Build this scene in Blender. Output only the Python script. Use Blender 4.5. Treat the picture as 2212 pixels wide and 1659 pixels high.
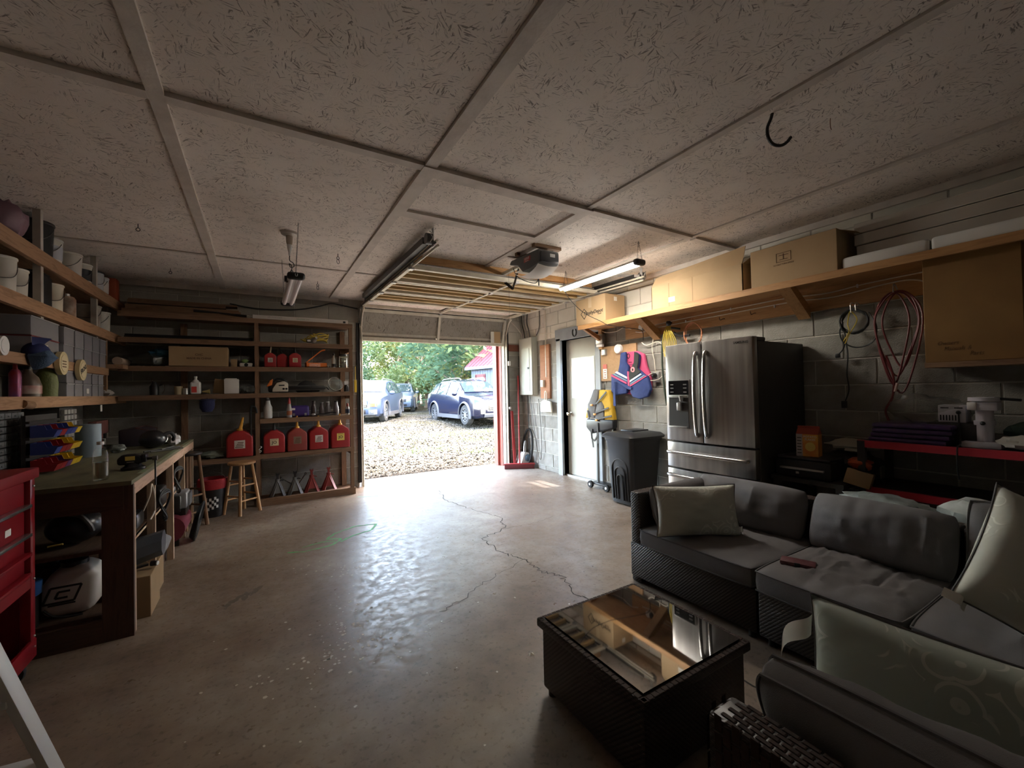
import bpy, bmesh, math, random
from mathutils import Vector, Matrix, noise
random.seed(7)
S = bpy.context.scene
for o in list(bpy.data.objects): bpy.data.objects.remove(o)
COL = S.collection
PI = math.pi
R = math.radians

# ------------------------------------------------------------------ camera
cam_d = bpy.data.cameras.new('camera'); cam = bpy.data.objects.new('camera', cam_d); COL.objects.link(cam)
yaw, pit, rol = R(31.13), R(0.793), R(-1.21)
fw = Vector((math.sin(yaw)*math.cos(pit), math.cos(yaw)*math.cos(pit), math.sin(pit)))
rt = Vector((math.cos(yaw), -math.sin(yaw), 0)); up = rt.cross(fw)
r2 = math.cos(rol)*rt + math.sin(rol)*up; u2 = -math.sin(rol)*rt + math.cos(rol)*up
cam.matrix_world = Matrix(((r2.x, u2.x, -fw.x, 0), (r2.y, u2.y, -fw.y, 0), (r2.z, u2.z, -fw.z, 1.31), (0, 0, 0, 1)))
cam_d.sensor_width = 36; cam_d.lens = 903.47/2212*36; cam_d.clip_start = 0.02; cam_d.clip_end = 500
S.camera = cam

# ------------------------------------------------------------------ light
SUN_TRAVEL = Vector((-0.70, 0.09, -1.46)).normalized()
W = bpy.data.worlds.new('sky'); S.world = W; W.use_nodes = True
nt = W.node_tree; nt.nodes.clear()
wo = nt.nodes.new('ShaderNodeOutputWorld'); bg = nt.nodes.new('ShaderNodeBackground')
sk = nt.nodes.new('ShaderNodeTexSky'); sk.sky_type = 'NISHITA'; sk.sun_disc = False
sk.sun_elevation = math.asin(-SUN_TRAVEL.z); sk.sun_rotation = math.atan2(-SUN_TRAVEL.x, -SUN_TRAVEL.y)
sk.altitude = 200; sk.air_density = 1.0; sk.dust_density = 3.5; sk.ozone_density = 1.0
wb = nt.nodes.new('ShaderNodeMix'); wb.data_type = 'RGBA'; wb.blend_type = 'MULTIPLY'; wb.inputs['Factor'].default_value = 1; wb.inputs['B'].default_value = (1.0, .90, .76, 1)   # warm haze / camera white balance
nt.links.new(sk.outputs[0], wb.inputs['A']); nt.links.new(wb.outputs['Result'], bg.inputs[0]); nt.links.new(bg.outputs[0], wo.inputs[0])
bg.inputs[1].default_value = 1.15
sun_d = bpy.data.lights.new('sun', 'SUN'); sun = bpy.data.objects.new('sun', sun_d); COL.objects.link(sun)
sun_d.energy = 3.0; sun_d.angle = R(0.6); sun_d.color = (1, 0.92, 0.80)
sun.rotation_euler = SUN_TRAVEL.to_track_quat('-Z', 'Y').to_euler(); sun.location = (12, 5, 20)
vs = S.view_settings; vs.view_transform = 'Standard'; vs.look = 'None'; vs.gamma = 1; vs.use_curve_mapping = False
vs.exposure = 3.35

# ------------------------------------------------------------------ mesh helpers
class B:
    def __init__(s): s.v = []; s.f = []
    def add(s, vs_, fs):
        n = len(s.v); s.v += [tuple(p) for p in vs_]; s.f += [tuple(i+n for i in f) for f in fs]; return s
    def box(s, x0, y0, z0, x1, y1, z1, M=None):
        c = [Vector((x, y, z)) for z in (z0, z1) for y in (y0, y1) for x in (x0, x1)]
        if M: c = [M @ p for p in c]
        return s.add(c, [(0, 2, 3, 1), (4, 5, 7, 6), (0, 1, 5, 4), (1, 3, 7, 5), (3, 2, 6, 7), (2, 0, 4, 6)])
    def bar(s, p, q, w, h, up=(0, 0, 1)):
        p = Vector(p); q = Vector(q); d = (q-p).normalized(); u = Vector(up)
        if abs(d.dot(u)) > .99: u = Vector((0, 1, 0))
        r = d.cross(u).normalized(); u = r.cross(d)
        c = [e + r*a*w/2 + u*b*h/2 for e in (p, q) for a, b in ((-1, -1), (1, -1), (1, 1), (-1, 1))]
        return s.add(c, [(0, 1, 2, 3), (7, 6, 5, 4), (0, 4, 5, 1), (1, 5, 6, 2), (2, 6, 7, 3), (3, 7, 4, 0)])
    def ring(s, c, d, r, n, ph=0):
        d = Vector(d).normalized(); a = d.orthogonal().normalized(); b = d.cross(a)
        return [Vector(c) + (a*math.cos(ph+2*PI*i/n) + b*math.sin(ph+2*PI*i/n))*r for i in range(n)]
    def cyl(s, p, q, r, r2=None, n=16, cap=True):
        r2 = r if r2 is None else r2; p = Vector(p); q = Vector(q)
        a = s.ring(p, q-p, r, n); b = s.ring(q, q-p, r2, n)
        f = [(i, (i+1) % n, n+(i+1) % n, n+i) for i in range(n)]
        if cap: f += [tuple(range(n-1, -1, -1)), tuple(range(n, 2*n))]
        return s.add(a+b, f)
    def lathe(s, prof, n=20, M=None, cap=True):
        vs_ = []; f = []
        for r, z in prof: vs_ += [Vector((r*math.cos(2*PI*i/n), r*math.sin(2*PI*i/n), z)) for i in range(n)]
        m = len(prof)
        for k in range(m-1): f += [(k*n+i, k*n+(i+1) % n, (k+1)*n+(i+1) % n, (k+1)*n+i) for i in range(n)]
        if cap: f += [tuple(range(n-1, -1, -1)), tuple(range((m-1)*n, m*n))]
        if M: vs_ = [M @ p for p in vs_]
        return s.add(vs_, f)
    def tube(s, pts, r, n=8, closed=False, sm=0, flat=1.0):
        pts = [Vector(p) for p in pts]
        if sm: pts = smooth(pts, sm, closed)
        m = len(pts); T = []
        for i in range(m):
            if closed: t = pts[(i+1) % m]-pts[i-1]
            else: t = pts[min(i+1, m-1)]-pts[max(i-1, 0)]
            T.append(t.normalized() if t.length > 1e-9 else Vector((0, 0, 1)))
        a = T[0].orthogonal().normalized(); vs_ = []
        for i in range(m):
            a = (a - T[i]*a.dot(T[i])); a = a.normalized() if a.length > 1e-6 else T[i].orthogonal().normalized()
            b = T[i].cross(a); rr = r[min(i, len(r)-1)] if isinstance(r, (list, tuple)) else r
            vs_ += [pts[i] + (a*math.cos(2*PI*k/n) + b*math.sin(2*PI*k/n)*flat)*rr for k in range(n)]
        f = []; M_ = m if closed else m-1
        for i in range(M_):
            j = (i+1) % m
            f += [(i*n+k, i*n+(k+1) % n, j*n+(k+1) % n, j*n+k) for k in range(n)]
        if not closed: f += [tuple(range(n-1, -1, -1)), tuple(range((m-1)*n, m*n))]
        return s.add(vs_, f)
    def prism(s, poly, axis, a, b):
        m = len(poly); g = {'x': lambda p, t: (t, p[0], p[1]), 'y': lambda p, t: (p[0], t, p[1]), 'z': lambda p, t: (p[0], p[1], t)}[axis]
        vs_ = [g(p, a) for p in poly] + [g(p, b) for p in poly]
        f = [(i, (i+1) % m, m+(i+1) % m, m+i) for i in range(m)] + [tuple(range(m-1, -1, -1)), tuple(range(m, 2*m))]
        return s.add(vs_, f)
    def sphere(s, c, r, n=14, m=9, sc=(1, 1, 1), nz=0, seed=0):
        vs_ = []; c = Vector(c)
        for j in range(m+1):
            th = PI*j/m
            for i in range(n):
                d = Vector((math.sin(th)*math.cos(2*PI*i/n), math.sin(th)*math.sin(2*PI*i/n), math.cos(th)))
                k = r*(1+nz*noise.noise(d*2.1+Vector((seed, seed*1.7, 0))))
                vs_.append(c+Vector((d.x*sc[0], d.y*sc[1], d.z*sc[2]))*k)
        f = []
        for j in range(m):
            for i in range(n): f.append((j*n+i, (j+1)*n+i, (j+1)*n+(i+1) % n, j*n+(i+1) % n))
        return s.add(vs_, f)
    def grid(s, fn, nu, nv, cu=False):
        vs_ = [fn(i/nu, j/nv) for j in range(nv+1) for i in range(nu+1)]
        f = [(j*(nu+1)+i, j*(nu+1)+i+1, (j+1)*(nu+1)+i+1, (j+1)*(nu+1)+i) for j in range(nv) for i in range(nu)]
        return s.add(vs_, f)
    def xf(s, M, start=0):
        s.v[start:] = [tuple(M @ Vector(p)) for p in s.v[start:]]; return s

def smooth(P, k, closed=False):
    out = []; n = len(P)
    for i in range(n if closed else n-1):
        if closed: a, b, c, d = P[i-1], P[i], P[(i+1) % n], P[(i+2) % n]
        else: a, b, c, d = P[max(i-1, 0)], P[i], P[i+1], P[min(i+2, n-1)]
        for j in range(k):
            t = j/k; out.append(.5*((2*b)+(c-a)*t+(2*a-5*b+4*c-d)*t*t+(3*b-a-3*c+d)*t**3))
    if not closed: out.append(P[-1])
    return out

def TR(loc=(0, 0, 0), rx=0, ry=0, rz=0, sc=None):
    M = Matrix.Translation(loc) @ Matrix.Rotation(R(rz), 4, 'Z') @ Matrix.Rotation(R(ry), 4, 'Y') @ Matrix.Rotation(R(rx), 4, 'X')
    if sc: M = M @ Matrix.Diagonal((sc[0], sc[1], sc[2], 1))
    return M

def mesh(name, b, mat, bev=0, seg=2, sm=None, fix=True):
    me = bpy.data.meshes.new(name); me.from_pydata(b.v, [], b.f)
    if fix or bev:
        bm = bmesh.new(); bm.from_mesh(me)
        if fix: bmesh.ops.remove_doubles(bm, verts=bm.verts, dist=1e-6); bmesh.ops.recalc_face_normals(bm, faces=bm.faces)
        if bev:
            ed = [e for e in bm.edges if len(e.link_faces) == 2 and e.calc_face_angle(0) > R(35)]
            bmesh.ops.bevel(bm, geom=ed, offset=bev, segments=seg, affect='EDGES', profile=.5, clamp_overlap=True)
        bm.to_mesh(me); bm.free()
    if mat: me.materials.append(mat)
    if sm is None: sm = 40
    if sm:
        me.polygons.foreach_set('use_smooth', [True]*len(me.polygons))
        me.set_sharp_from_angle(angle=R(sm))
    me.update(); return me

def obj(name, b, mat, parent=None, bev=0, seg=2, sm=None, loc=(0, 0, 0), rot=(0, 0, 0), label=None, fix=True):
    me = b if isinstance(b, bpy.types.Mesh) else mesh(name, b, mat, bev, seg, sm, fix)
    o = bpy.data.objects.new(name, me); COL.objects.link(o)
    o.location = loc; o.rotation_euler = [R(a) for a in rot]
    if parent: o.parent = parent
    if label: o['label'] = label
    return o
def tag(o, label, cat, group=None):
    o['label'] = label; o['category'] = cat
    if group: o['group'] = group
    return o
def thing(name, label, cat, loc=(0, 0, 0), rot=(0, 0, 0), group=None):
    o = bpy.data.objects.new(name, None); COL.objects.link(o); o.empty_display_size = .05
    o.location = loc; o.rotation_euler = [R(a) for a in rot]
    return tag(o, label, cat, group)
def one(name, b, mat, label, cat, group=None, **k): return tag(obj(name, b, mat, None, **k), label, cat, group)
def struct(name, b, mat, **k):
    o = obj(name, b, mat, **k); o['kind'] = 'structure'; return o
def dup(src, loc=None, rot=None, label=None, parent=None, group=None):
    c = src.copy(); COL.objects.link(c); c.parent = parent
    if loc is not None: c.location = loc
    if rot is not None: c.rotation_euler = [R(a) for a in rot]
    if label: c['label'] = label
    if group: c['group'] = group
    for ch in list(src.children): dup(ch, parent=c)
    return c
FACE = {'-y': (90, 0, 0), '-x': (90, 0, -90), '+x': (90, 0, 90), '+z': (0, 0, 0)}
def text(parent, s, size, mat, loc, face='-y', name='lettering', rot=None, ext=.0006, align='CENTER', shear=0, sx=1, bold=0):
    cu = bpy.data.curves.new(name, 'FONT'); cu.body = s; cu.size = size; cu.align_x = align; cu.align_y = 'CENTER'; cu.extrude = ext; cu.shear = shear; cu.offset = bold
    cu.resolution_u = 2
    to = bpy.data.objects.new(name, cu); COL.objects.link(to)
    me = bpy.data.meshes.new_from_object(to); bpy.data.objects.remove(to)
    for v in me.vertices: v.co.x *= sx
    me.materials.clear(); me.materials.append(mat)
    o = bpy.data.objects.new(name, me); COL.objects.link(o); o.parent = parent; o.location = loc
    o.rotation_euler = [R(a) for a in (rot or FACE[face])]
    return o

# ------------------------------------------------------------------ materials
def newmat(name):
    m = bpy.data.materials.new(name); m.use_nodes = True; t = m.node_tree
    p = t.nodes['Principled BSDF']; return m, t, p
def N(t, typ, **k):
    n = t.nodes.new('ShaderNode'+typ)
    for a, b in k.items():
        if a.startswith('i_'): n.inputs[a[2:].replace('_', ' ')].default_value = b
        else: setattr(n, a, b)
    return n
def ramp(t, src, stops):
    r = t.nodes.new('ShaderNodeValToRGB'); e = r.color_ramp.elements
    while len(e) < len(stops): e.new(.5)
    for i, (p, c) in enumerate(stops):
        e[i].position = p; e[i].color = (c[0], c[1], c[2], 1) if not isinstance(c, (int, float)) else (c, c, c, 1)
    t.links.new(src, r.inputs[0]); return r.outputs[0]
def L(t, a, b): t.links.new(a, b)
def coords(t, scale=(1, 1, 1), rot=(0, 0, 0), kind='Object'):
    tc = N(t, 'TexCoord'); mp = N(t, 'Mapping'); mp.inputs['Scale'].default_value = scale; mp.inputs['Rotation'].default_value = rot
    L(t, tc.outputs[kind], mp.inputs[0]); return mp.outputs[0]
def bump(t, p, src, st, dist=.01):
    b = N(t, 'Bump'); b.inputs['Strength'].default_value = st; b.inputs['Distance'].default_value = dist
    L(t, src, b.inputs['Height']); L(t, b.outputs[0], p.inputs['Normal']); return b
def M(name, c, rough=.6, metal=0, c2=None, sc=8, bs=0, bsc=60, spec=.5, rv=0, stretch=(1, 1, 1), rnd=0, coat=0, detail=5):
    m, t, p = newmat(name)
    p.inputs['Base Color'].default_value = (*c, 1); p.inputs['Roughness'].default_value = rough; p.inputs['Metallic'].default_value = metal
    p.inputs['Specular IOR Level'].default_value = spec; p.inputs['Coat Weight'].default_value = coat
    vec = coords(t, stretch)
    if c2 or rv:
        n = N(t, 'TexNoise'); n.inputs['Scale'].default_value = sc; n.inputs['Detail'].default_value = detail; L(t, vec, n.inputs['Vector'])
        if c2:
            out = ramp(t, n.outputs[0], [(.32, c), (.68, c2)])
            if rnd:
                oi = N(t, 'ObjectInfo'); hs = N(t, 'HueSaturation'); mr = N(t, 'MapRange'); mr.inputs['To Min'].default_value = 1-rnd; mr.inputs['To Max'].default_value = 1+rnd
                L(t, oi.outputs['Random'], mr.inputs[0]); L(t, mr.outputs[0], hs.inputs['Value']); L(t, out, hs.inputs['Color']); out = hs.outputs[0]
            L(t, out, p.inputs['Base Color'])
        if rv: L(t, ramp(t, n.outputs[0], [(.3, max(0, rough-rv)), (.7, min(1, rough+rv))]), p.inputs['Roughness'])
    if bs:
        n2 = N(t, 'TexNoise'); n2.inputs['Scale'].default_value = bsc; n2.inputs['Detail'].default_value = 4; L(t, vec, n2.inputs['Vector']); bump(t, p, n2.outputs[0], bs)
    return m
def wood(name, c1, c2, axis='x', rough=.65, sc=14, rnd=.12):
    st = {'x': (.6, 7, 7), 'y': (7, .6, 7), 'z': (7, 7, .6)}[axis]
    m, t, p = newmat(name); vec = coords(t, st)
    oi = N(t, 'ObjectInfo'); ad = N(t, 'VectorMath', operation='ADD'); mu = N(t, 'VectorMath', operation='SCALE'); mu.inputs['Scale'].default_value = 30
    cx = N(t, 'CombineXYZ'); L(t, oi.outputs['Random'], cx.inputs[0]); L(t, oi.outputs['Random'], cx.inputs[1]); L(t, cx.outputs[0], mu.inputs[0])
    L(t, vec, ad.inputs[0]); L(t, mu.outputs[0], ad.inputs[1])
    n = N(t, 'TexNoise'); n.inputs['Scale'].default_value = sc*.35; n.inputs['Detail'].default_value = 8; n.inputs['Distortion'].default_value = 1.2; L(t, ad.outputs[0], n.inputs['Vector'])
    col = ramp(t, n.outputs[0], [(.25, c2), (.5, c1), (.62, c2), (.8, c1)])
    hs = N(t, 'HueSaturation'); mr = N(t, 'MapRange'); mr.inputs['To Min'].default_value = 1-rnd; mr.inputs['To Max'].default_value = 1+rnd
    L(t, oi.outputs['Random'], mr.inputs[0]); L(t, mr.outputs[0], hs.inputs['Value']); L(t, col, hs.inputs['Color']); L(t, hs.outputs[0], p.inputs['Base Color'])
    p.inputs['Roughness'].default_value = rough; bump(t, p, n.outputs[0], .25, .004); return m
def emis(name, c, st):
    m, t, p = newmat(name); p.inputs['Base Color'].default_value = (*c, 1); p.inputs['Emission Color'].default_value = (*c, 1); p.inputs['Emission Strength'].default_value = st; return m
def clear(name, tint, a=.25, rough=.05, diff=0.0, dcol=(1, 1, 1)):
    m, t, p = newmat(name); t.nodes.remove(p); out = t.nodes['Material Output']
    tr = N(t, 'BsdfTransparent'); tr.inputs[0].default_value = (*tint, 1); gl = N(t, 'BsdfGlossy'); gl.inputs['Roughness'].default_value = rough
    lw = N(t, 'LayerWeight'); lw.inputs[0].default_value = .5; pw_ = N(t, 'Math', operation='POWER'); pw_.inputs[1].default_value = 3.5; L(t, lw.outputs['Facing'], pw_.inputs[0]); mx = N(t, 'MixShader'); ad = N(t, 'Math', operation='MULTIPLY_ADD'); ad.inputs[1].default_value = .6; ad.inputs[2].default_value = .04+a*.15
    L(t, pw_.outputs[0], ad.inputs[0]); L(t, ad.outputs[0], mx.inputs[0]); L(t, tr.outputs[0], mx.inputs[1]); L(t, gl.outputs[0], mx.inputs[2]); last = mx.outputs[0]
    if diff:
        df = N(t, 'BsdfDiffuse'); df.inputs[0].default_value = (*dcol, 1); tl = N(t, 'BsdfTranslucent'); tl.inputs[0].default_value = (*dcol, 1); ms = N(t, 'MixShader'); L(t, df.outputs[0], ms.inputs[1]); L(t, tl.outputs[0], ms.inputs[2])
        m2 = N(t, 'MixShader'); m2.inputs[0].default_value = diff; L(t, last, m2.inputs[1]); L(t, ms.outputs[0], m2.inputs[2]); last = m2.outputs[0]
    L(t, last, out.inputs[0]); return m

def osb(name, base, dark, paint):
    m, t, p = newmat(name); tc = coords(t, (1, 1, 1))
    layers = []
    for i, (vsc, nsc) in enumerate(((14, 11), (23, 16))):
        vo = N(t, 'TexVoronoi'); vo.inputs['Scale'].default_value = vsc; L(t, tc, vo.inputs['Vector'])
        se = N(t, 'SeparateColor'); L(t, vo.outputs['Color'], se.inputs[0])
        mu = N(t, 'Math', operation='MULTIPLY'); mu.inputs[1].default_value = 6.283; L(t, se.outputs[0], mu.inputs[0])
        vr = N(t, 'VectorRotate', rotation_type='Z_AXIS'); L(t, tc, vr.inputs['Vector']); L(t, mu.outputs[0], vr.inputs['Angle'])
        mp = N(t, 'Mapping'); mp.inputs['Scale'].default_value = (nsc, nsc*8, 1); L(t, vr.outputs[0], mp.inputs[0])
        no = N(t, 'TexNoise'); no.inputs['Scale'].default_value = 1.4; no.inputs['Detail'].default_value = 3; L(t, mp.outputs[0], no.inputs['Vector'])
        layers.append(ramp(t, no.outputs[0], [(.335, 0), (.405, 1)]))
    mul = N(t, 'Mix', data_type='RGBA', blend_type='MULTIPLY'); mul.inputs['Factor'].default_value = 1; L(t, layers[0], mul.inputs['A']); L(t, layers[1], mul.inputs['B'])
    n3 = N(t, 'TexNoise'); n3.inputs['Scale'].default_value = 1.6; n3.inputs['Detail'].default_value = 6; L(t, tc, n3.inputs['Vector'])
    c0 = ramp(t, n3.outputs[0], [(.3, base), (.7, paint)])
    n4 = N(t, 'TexNoise'); n4.inputs['Scale'].default_value = 9; n4.inputs['Detail'].default_value = 4; L(t, tc, n4.inputs['Vector'])
    f4 = ramp(t, n4.outputs[0], [(.36, 0), (.54, 1)])
    inv = N(t, 'Math', operation='SUBTRACT'); inv.inputs[0].default_value = 1; L(t, mul.outputs['Result'], inv.inputs[1])
    fm = N(t, 'Math', operation='MULTIPLY'); L(t, inv.outputs[0], fm.inputs[0]); L(t, f4, fm.inputs[1])
    fm2 = N(t, 'Math', operation='MULTIPLY'); fm2.inputs[1].default_value = .78; L(t, fm.outputs[0], fm2.inputs[0])
    mx = N(t, 'Mix', data_type='RGBA'); L(t, fm2.outputs[0], mx.inputs['Factor']); L(t, c0, mx.inputs['A']); mx.inputs['B'].default_value = (*dark, 1)
    L(t, mx.outputs['Result'], p.inputs['Base Color']); p.inputs['Roughness'].default_value = .8
    bump(t, p, mul.outputs['Result'], .35, .004); return m

m_osb = osb('osb_painted', (.76, .675, .60), (.13, .095, .07), (.88, .80, .72))
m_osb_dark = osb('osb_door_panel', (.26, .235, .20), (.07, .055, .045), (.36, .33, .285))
m_batten = M('painted_batten', (.70, .63, .56), .75, c2=(.58, .515, .455), sc=9, bs=.15)
m_mortar = M('mortar', (.60, .57, .50), .95, c2=(.48, .455, .40), sc=20, bs=.4, bsc=120)
m_block = M('concrete_block', (.25, .235, .205), .95, c2=(.335, .315, .28), sc=9, bs=.5, bsc=150, rnd=.14, spec=.2)
m_block_paint = M('painted_block', (.74, .71, .62), .8, c2=(.66, .63, .54), sc=6, bs=.3, bsc=150, rnd=.05, spec=.3)
m_block_tan = M('tan_block', (.42, .39, .33), .9, c2=(.33, .305, .26), sc=6, bs=.4, bsc=150, rnd=.1, spec=.25)

# concrete floor: brown-grey trowelled slab, semi-gloss, with stains
m_floor, t, p = newmat('concrete_floor'); v = coords(t)
n1 = N(t, 'TexNoise'); n1.inputs['Scale'].default_value = .8; n1.inputs['Detail'].default_value = 9; n1.inputs['Roughness'].default_value = .62; L(t, v, n1.inputs['Vector'])
n2 = N(t, 'TexNoise'); n2.inputs['Scale'].default_value = 5; n2.inputs['Detail'].default_value = 10; n2.inputs['Roughness'].default_value = .65; n2.inputs['Distortion'].default_value = .2; L(t, v, n2.inputs['Vector'])
n3 = N(t, 'TexNoise'); n3.inputs['Scale'].default_value = 42; n3.inputs['Detail'].default_value = 5; L(t, v, n3.inputs['Vector'])
c1 = ramp(t, n1.outputs[0], [(.32, (.15, .10, .066)), (.5, (.255, .195, .145)), (.68, (.36, .315, .26))])
c2 = ramp(t, n2.outputs[0], [(.30, (.50, .46, .42)), (.5, (.92, .90, .88)), (.72, (1.15, 1.12, 1.08))])
mx = N(t, 'Mix', data_type='RGBA', blend_type='MULTIPLY'); mx.inputs['Factor'].default_value = .62; L(t, c1, mx.inputs['A']); L(t, c2, mx.inputs['B'])
c3 = ramp(t, n3.outputs[0], [(.33, (.25, .22, .2)), (.44, (1, 1, 1))])
mx2 = N(t, 'Mix', data_type='RGBA', blend_type='MULTIPLY'); mx2.inputs['Factor'].default_value = .38; L(t, mx.outputs['Result'], mx2.inputs['A']); L(t, c3, mx2.inputs['B'])
L(t, mx2.outputs['Result'], p.inputs['Base Color'])
n5 = N(t, 'TexNoise'); n5.inputs['Scale'].default_value = 16; n5.inputs['Detail'].default_value = 8; n5.inputs['Roughness'].default_value = .7; L(t, v, n5.inputs['Vector'])
L(t, ramp(t, n5.outputs[0], [(.36, .54), (.64, .27)]), p.inputs['Roughness']); p.inputs['Specular IOR Level'].default_value = .5
mh = N(t, 'Mix', data_type='FLOAT'); mh.inputs['Factor'].default_value = .35; L(t, n2.outputs[0], mh.inputs['A']); L(t, n3.outputs[0], mh.inputs['B']); bump(t, p, mh.outputs['Result'], .16, .008)

m_red_trim = M('red_trim_paint', (.36, .075, .055), .5, c2=(.32, .065, .048), sc=6)
m_grey_paint = M('grey_door_frame', (.33, .36, .38), .55, c2=(.27, .29, .305), sc=5)
m_door = M('cream_door', (.50, .485, .41), .5, c2=(.45, .435, .37), sc=3)
m_white = M('white_paint', (.8, .8, .78), .5)
m_pane = clear('frosted_window', (.74, .81, .93), .2, .1, .03, (.55, .68, .95))
m_brush_dark = M('dark_metal', (.035, .033, .032), .45, .6)
m_galv = M('galvanised', (.55, .54, .52), .38, .85, c2=(.42, .41, .40), sc=25)
m_galv_dark = M('weathered_steel', (.16, .155, .15), .5, .7, c2=(.09, .085, .08), sc=12)
m_black = M('black_plastic', (.012, .012, .013), .42)
m_blackrub = M('black_rubber', (.018, .018, .018), .8)
m_white_pl = M('white_plastic', (.78, .77, .75), .4)
m_gold_wood = wood('door_slat_wood', (.60, .43, .20), (.46, .31, .13), 'x', .6)
m_cream_metal = M('cream_enamel', (.70, .66, .55), .45, .2, c2=(.55, .50, .40), sc=10)
m_pine = wood('pine_board', (.52, .285, .115), (.40, .205, .075), 'y', .6)
m_pine_x = wood('pine_board_x', (.52, .285, .115), (.40, .205, .075), 'x', .6)
m_pine_z = wood('pine_board_z', (.52, .285, .115), (.40, .205, .075), 'z', .6)
m_oldwood = wood('brown_stud_x', (.22, .125, .068), (.145, .08, .043), 'x', .75)
m_oldwood_y = wood('brown_stud_y', (.34, .20, .11), (.235, .13, .068), 'y', .75)
m_oldwood_z = wood('brown_stud_z', (.24, .135, .072), (.16, .085, .045), 'z', .75)
m_card = M('cardboard', (.50, .355, .205), .85, c2=(.455, .32, .18), sc=4, spec=.2, bs=.05)
m_card_dk = M('cardboard_dark', (.36, .245, .135), .85, c2=(.31, .21, .115), sc=4, spec=.2)
m_ink = M('black_ink', (.03, .026, .022), .7)
m_brownink = M('brown_ink', (.13, .07, .035), .8)
m_paper = M('paper', (.78, .76, .70), .8)
# ================================================================== THE ROOM
XL, XR, YB, YF, H = -1.62, 3.95, -2.6, 6.2, 2.63
DX0, DX1, DZ = 1.20, 3.60, 2.14                 # garage door opening
SY0, SY1, SZ = 4.28, 5.05, 2.04                 # side door opening
floor = struct('floor', B().box(XL-.2, YB-.2, -.12, XR+.2, YF+.2, 0), m_floor, sm=0)
b = B()                                          # apron lip outside the door
b.box(DX0-.05, YF+.2, -.12, DX1+.05, YF+.42, -.006)
obj('door_sill', b, m_floor, floor, sm=0)

BL, BH, BZ = .4064, .2032, .074
def blockmesh(name, l, d, mat):                  # block with its long side on local X, face towards -Y
    return mesh(name, B().box(-l/2+.005, -.004, .005, l/2-.005, d, BH-.005), mat, bev=.003, seg=1, sm=0)
BM = {}
def put_block(wall, kind, l, x, y, z, rz, h=BH):
    key = (kind, round(l, 3))
    if key not in BM: BM[key] = blockmesh('block', l, .06, {'n': m_block, 'p': m_block_paint, 't': m_block_tan}[kind])
    o = obj('block', BM[key], None, wall, loc=(x, y, z), rot=(0, 0, rz))
    if h < BH-.001: o.scale.z = h/BH
    return o
def block_wall(wall, a0, a1, place, rz, kindf, holes=()):
    k = -1
    while True:
        z0 = BZ+k*BH; k += 1
        if z0 >= H-.03: break
        zl = max(z0, 0); hh = min(z0+BH, H-.002)-zl
        if hh < .03: continue
        spans = [(a0, a1)]
        for (h0, h1, hz0, hz1) in holes:
            if z0+BH > hz0+.02 and z0 < hz1-.02:
                ns = []
                for s0, s1 in spans:
                    if h1 <= s0 or h0 >= s1: ns.append((s0, s1)); continue
                    if h0 > s0: ns.append((s0, h0))
                    if h1 < s1: ns.append((h1, s1))
                spans = ns
        off = (k % 2)*BL/2
        for s0, s1 in spans:
            i = math.floor((s0-a0-off)/BL)
            while a0+off+i*BL < s1-.02:
                c0 = max(a0+off+i*BL, s0); c1 = min(a0+off+(i+1)*BL, s1); i += 1
                if c1-c0 < .03: continue
                x, y = place((c0+c1)/2); put_block(wall, kindf((c0+c1)/2, z0), c1-c0, x, y, zl, rz, hh)

# front wall (with the garage opening)
b = B(); yo = YF+.004
b.box(XL-.2, yo, 0, DX0, YF+.2, H); b.box(DX1, yo, 0, XR+.2, YF+.2, H); b.box(DX0, yo, DZ, DX1, YF+.2, H)
wall_front = struct('wall_front', b, m_mortar, sm=0)
block_wall(wall_front, XL, XR, lambda a: (a, YF), 0, lambda a, z: 'p' if (z > 2.05 and a > 3) else ('t' if z > 1.8 else 'n'), [(DX0, DX1, 0, DZ)])
# right wall (with the side door)
b = B(); xo = XR+.004
b.box(xo, YB-.2, 0, XR+.2, SY0, H); b.box(xo, SY1, 0, XR+.2, YF+.2, H); b.box(xo, SY0, SZ, XR+.2, SY1, H)
wall_right = struct('wall_right', b, m_mortar, sm=0)
block_wall(wall_right, YB, YF, lambda a: (XR, a), -90, lambda a, z: 'p' if z > 2.05 else 'n', [(SY0, SY1, 0, SZ)])
# left and back walls
wall_left = struct('wall_left', B().box(XL-.2, YB-.2, 0, XL-.004, YF+.2, H), m_mortar, sm=0)
block_wall(wall_left, 1.8, YF, lambda a: (XL, a), 90, lambda a, z: 'n')
m_blockwall, t, p = newmat('block_wall_pattern'); v = coords(t, (1, 1, 1), (PI/2, 0, 0))
br = N(t, 'TexBrick'); br.inputs['Scale'].default_value = 1; br.inputs['Brick Width'].default_value = BL; br.inputs['Row Height'].default_value = BH; br.inputs['Mortar Size'].default_value = .006
br.inputs['Color1'].default_value = (.27, .265, .25, 1); br.inputs['Color2'].default_value = (.33, .32, .30, 1); br.inputs['Mortar'].default_value = (.47, .45, .41, 1); L(t, v, br.inputs['Vector']); L(t, br.outputs[0], p.inputs['Base Color']); p.inputs['Roughness'].default_value = .95
wall_back = struct('wall_back', B().box(XL-.2, YB-.2, 0, XR+.2, YB, H), m_blockwall, sm=0)

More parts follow.
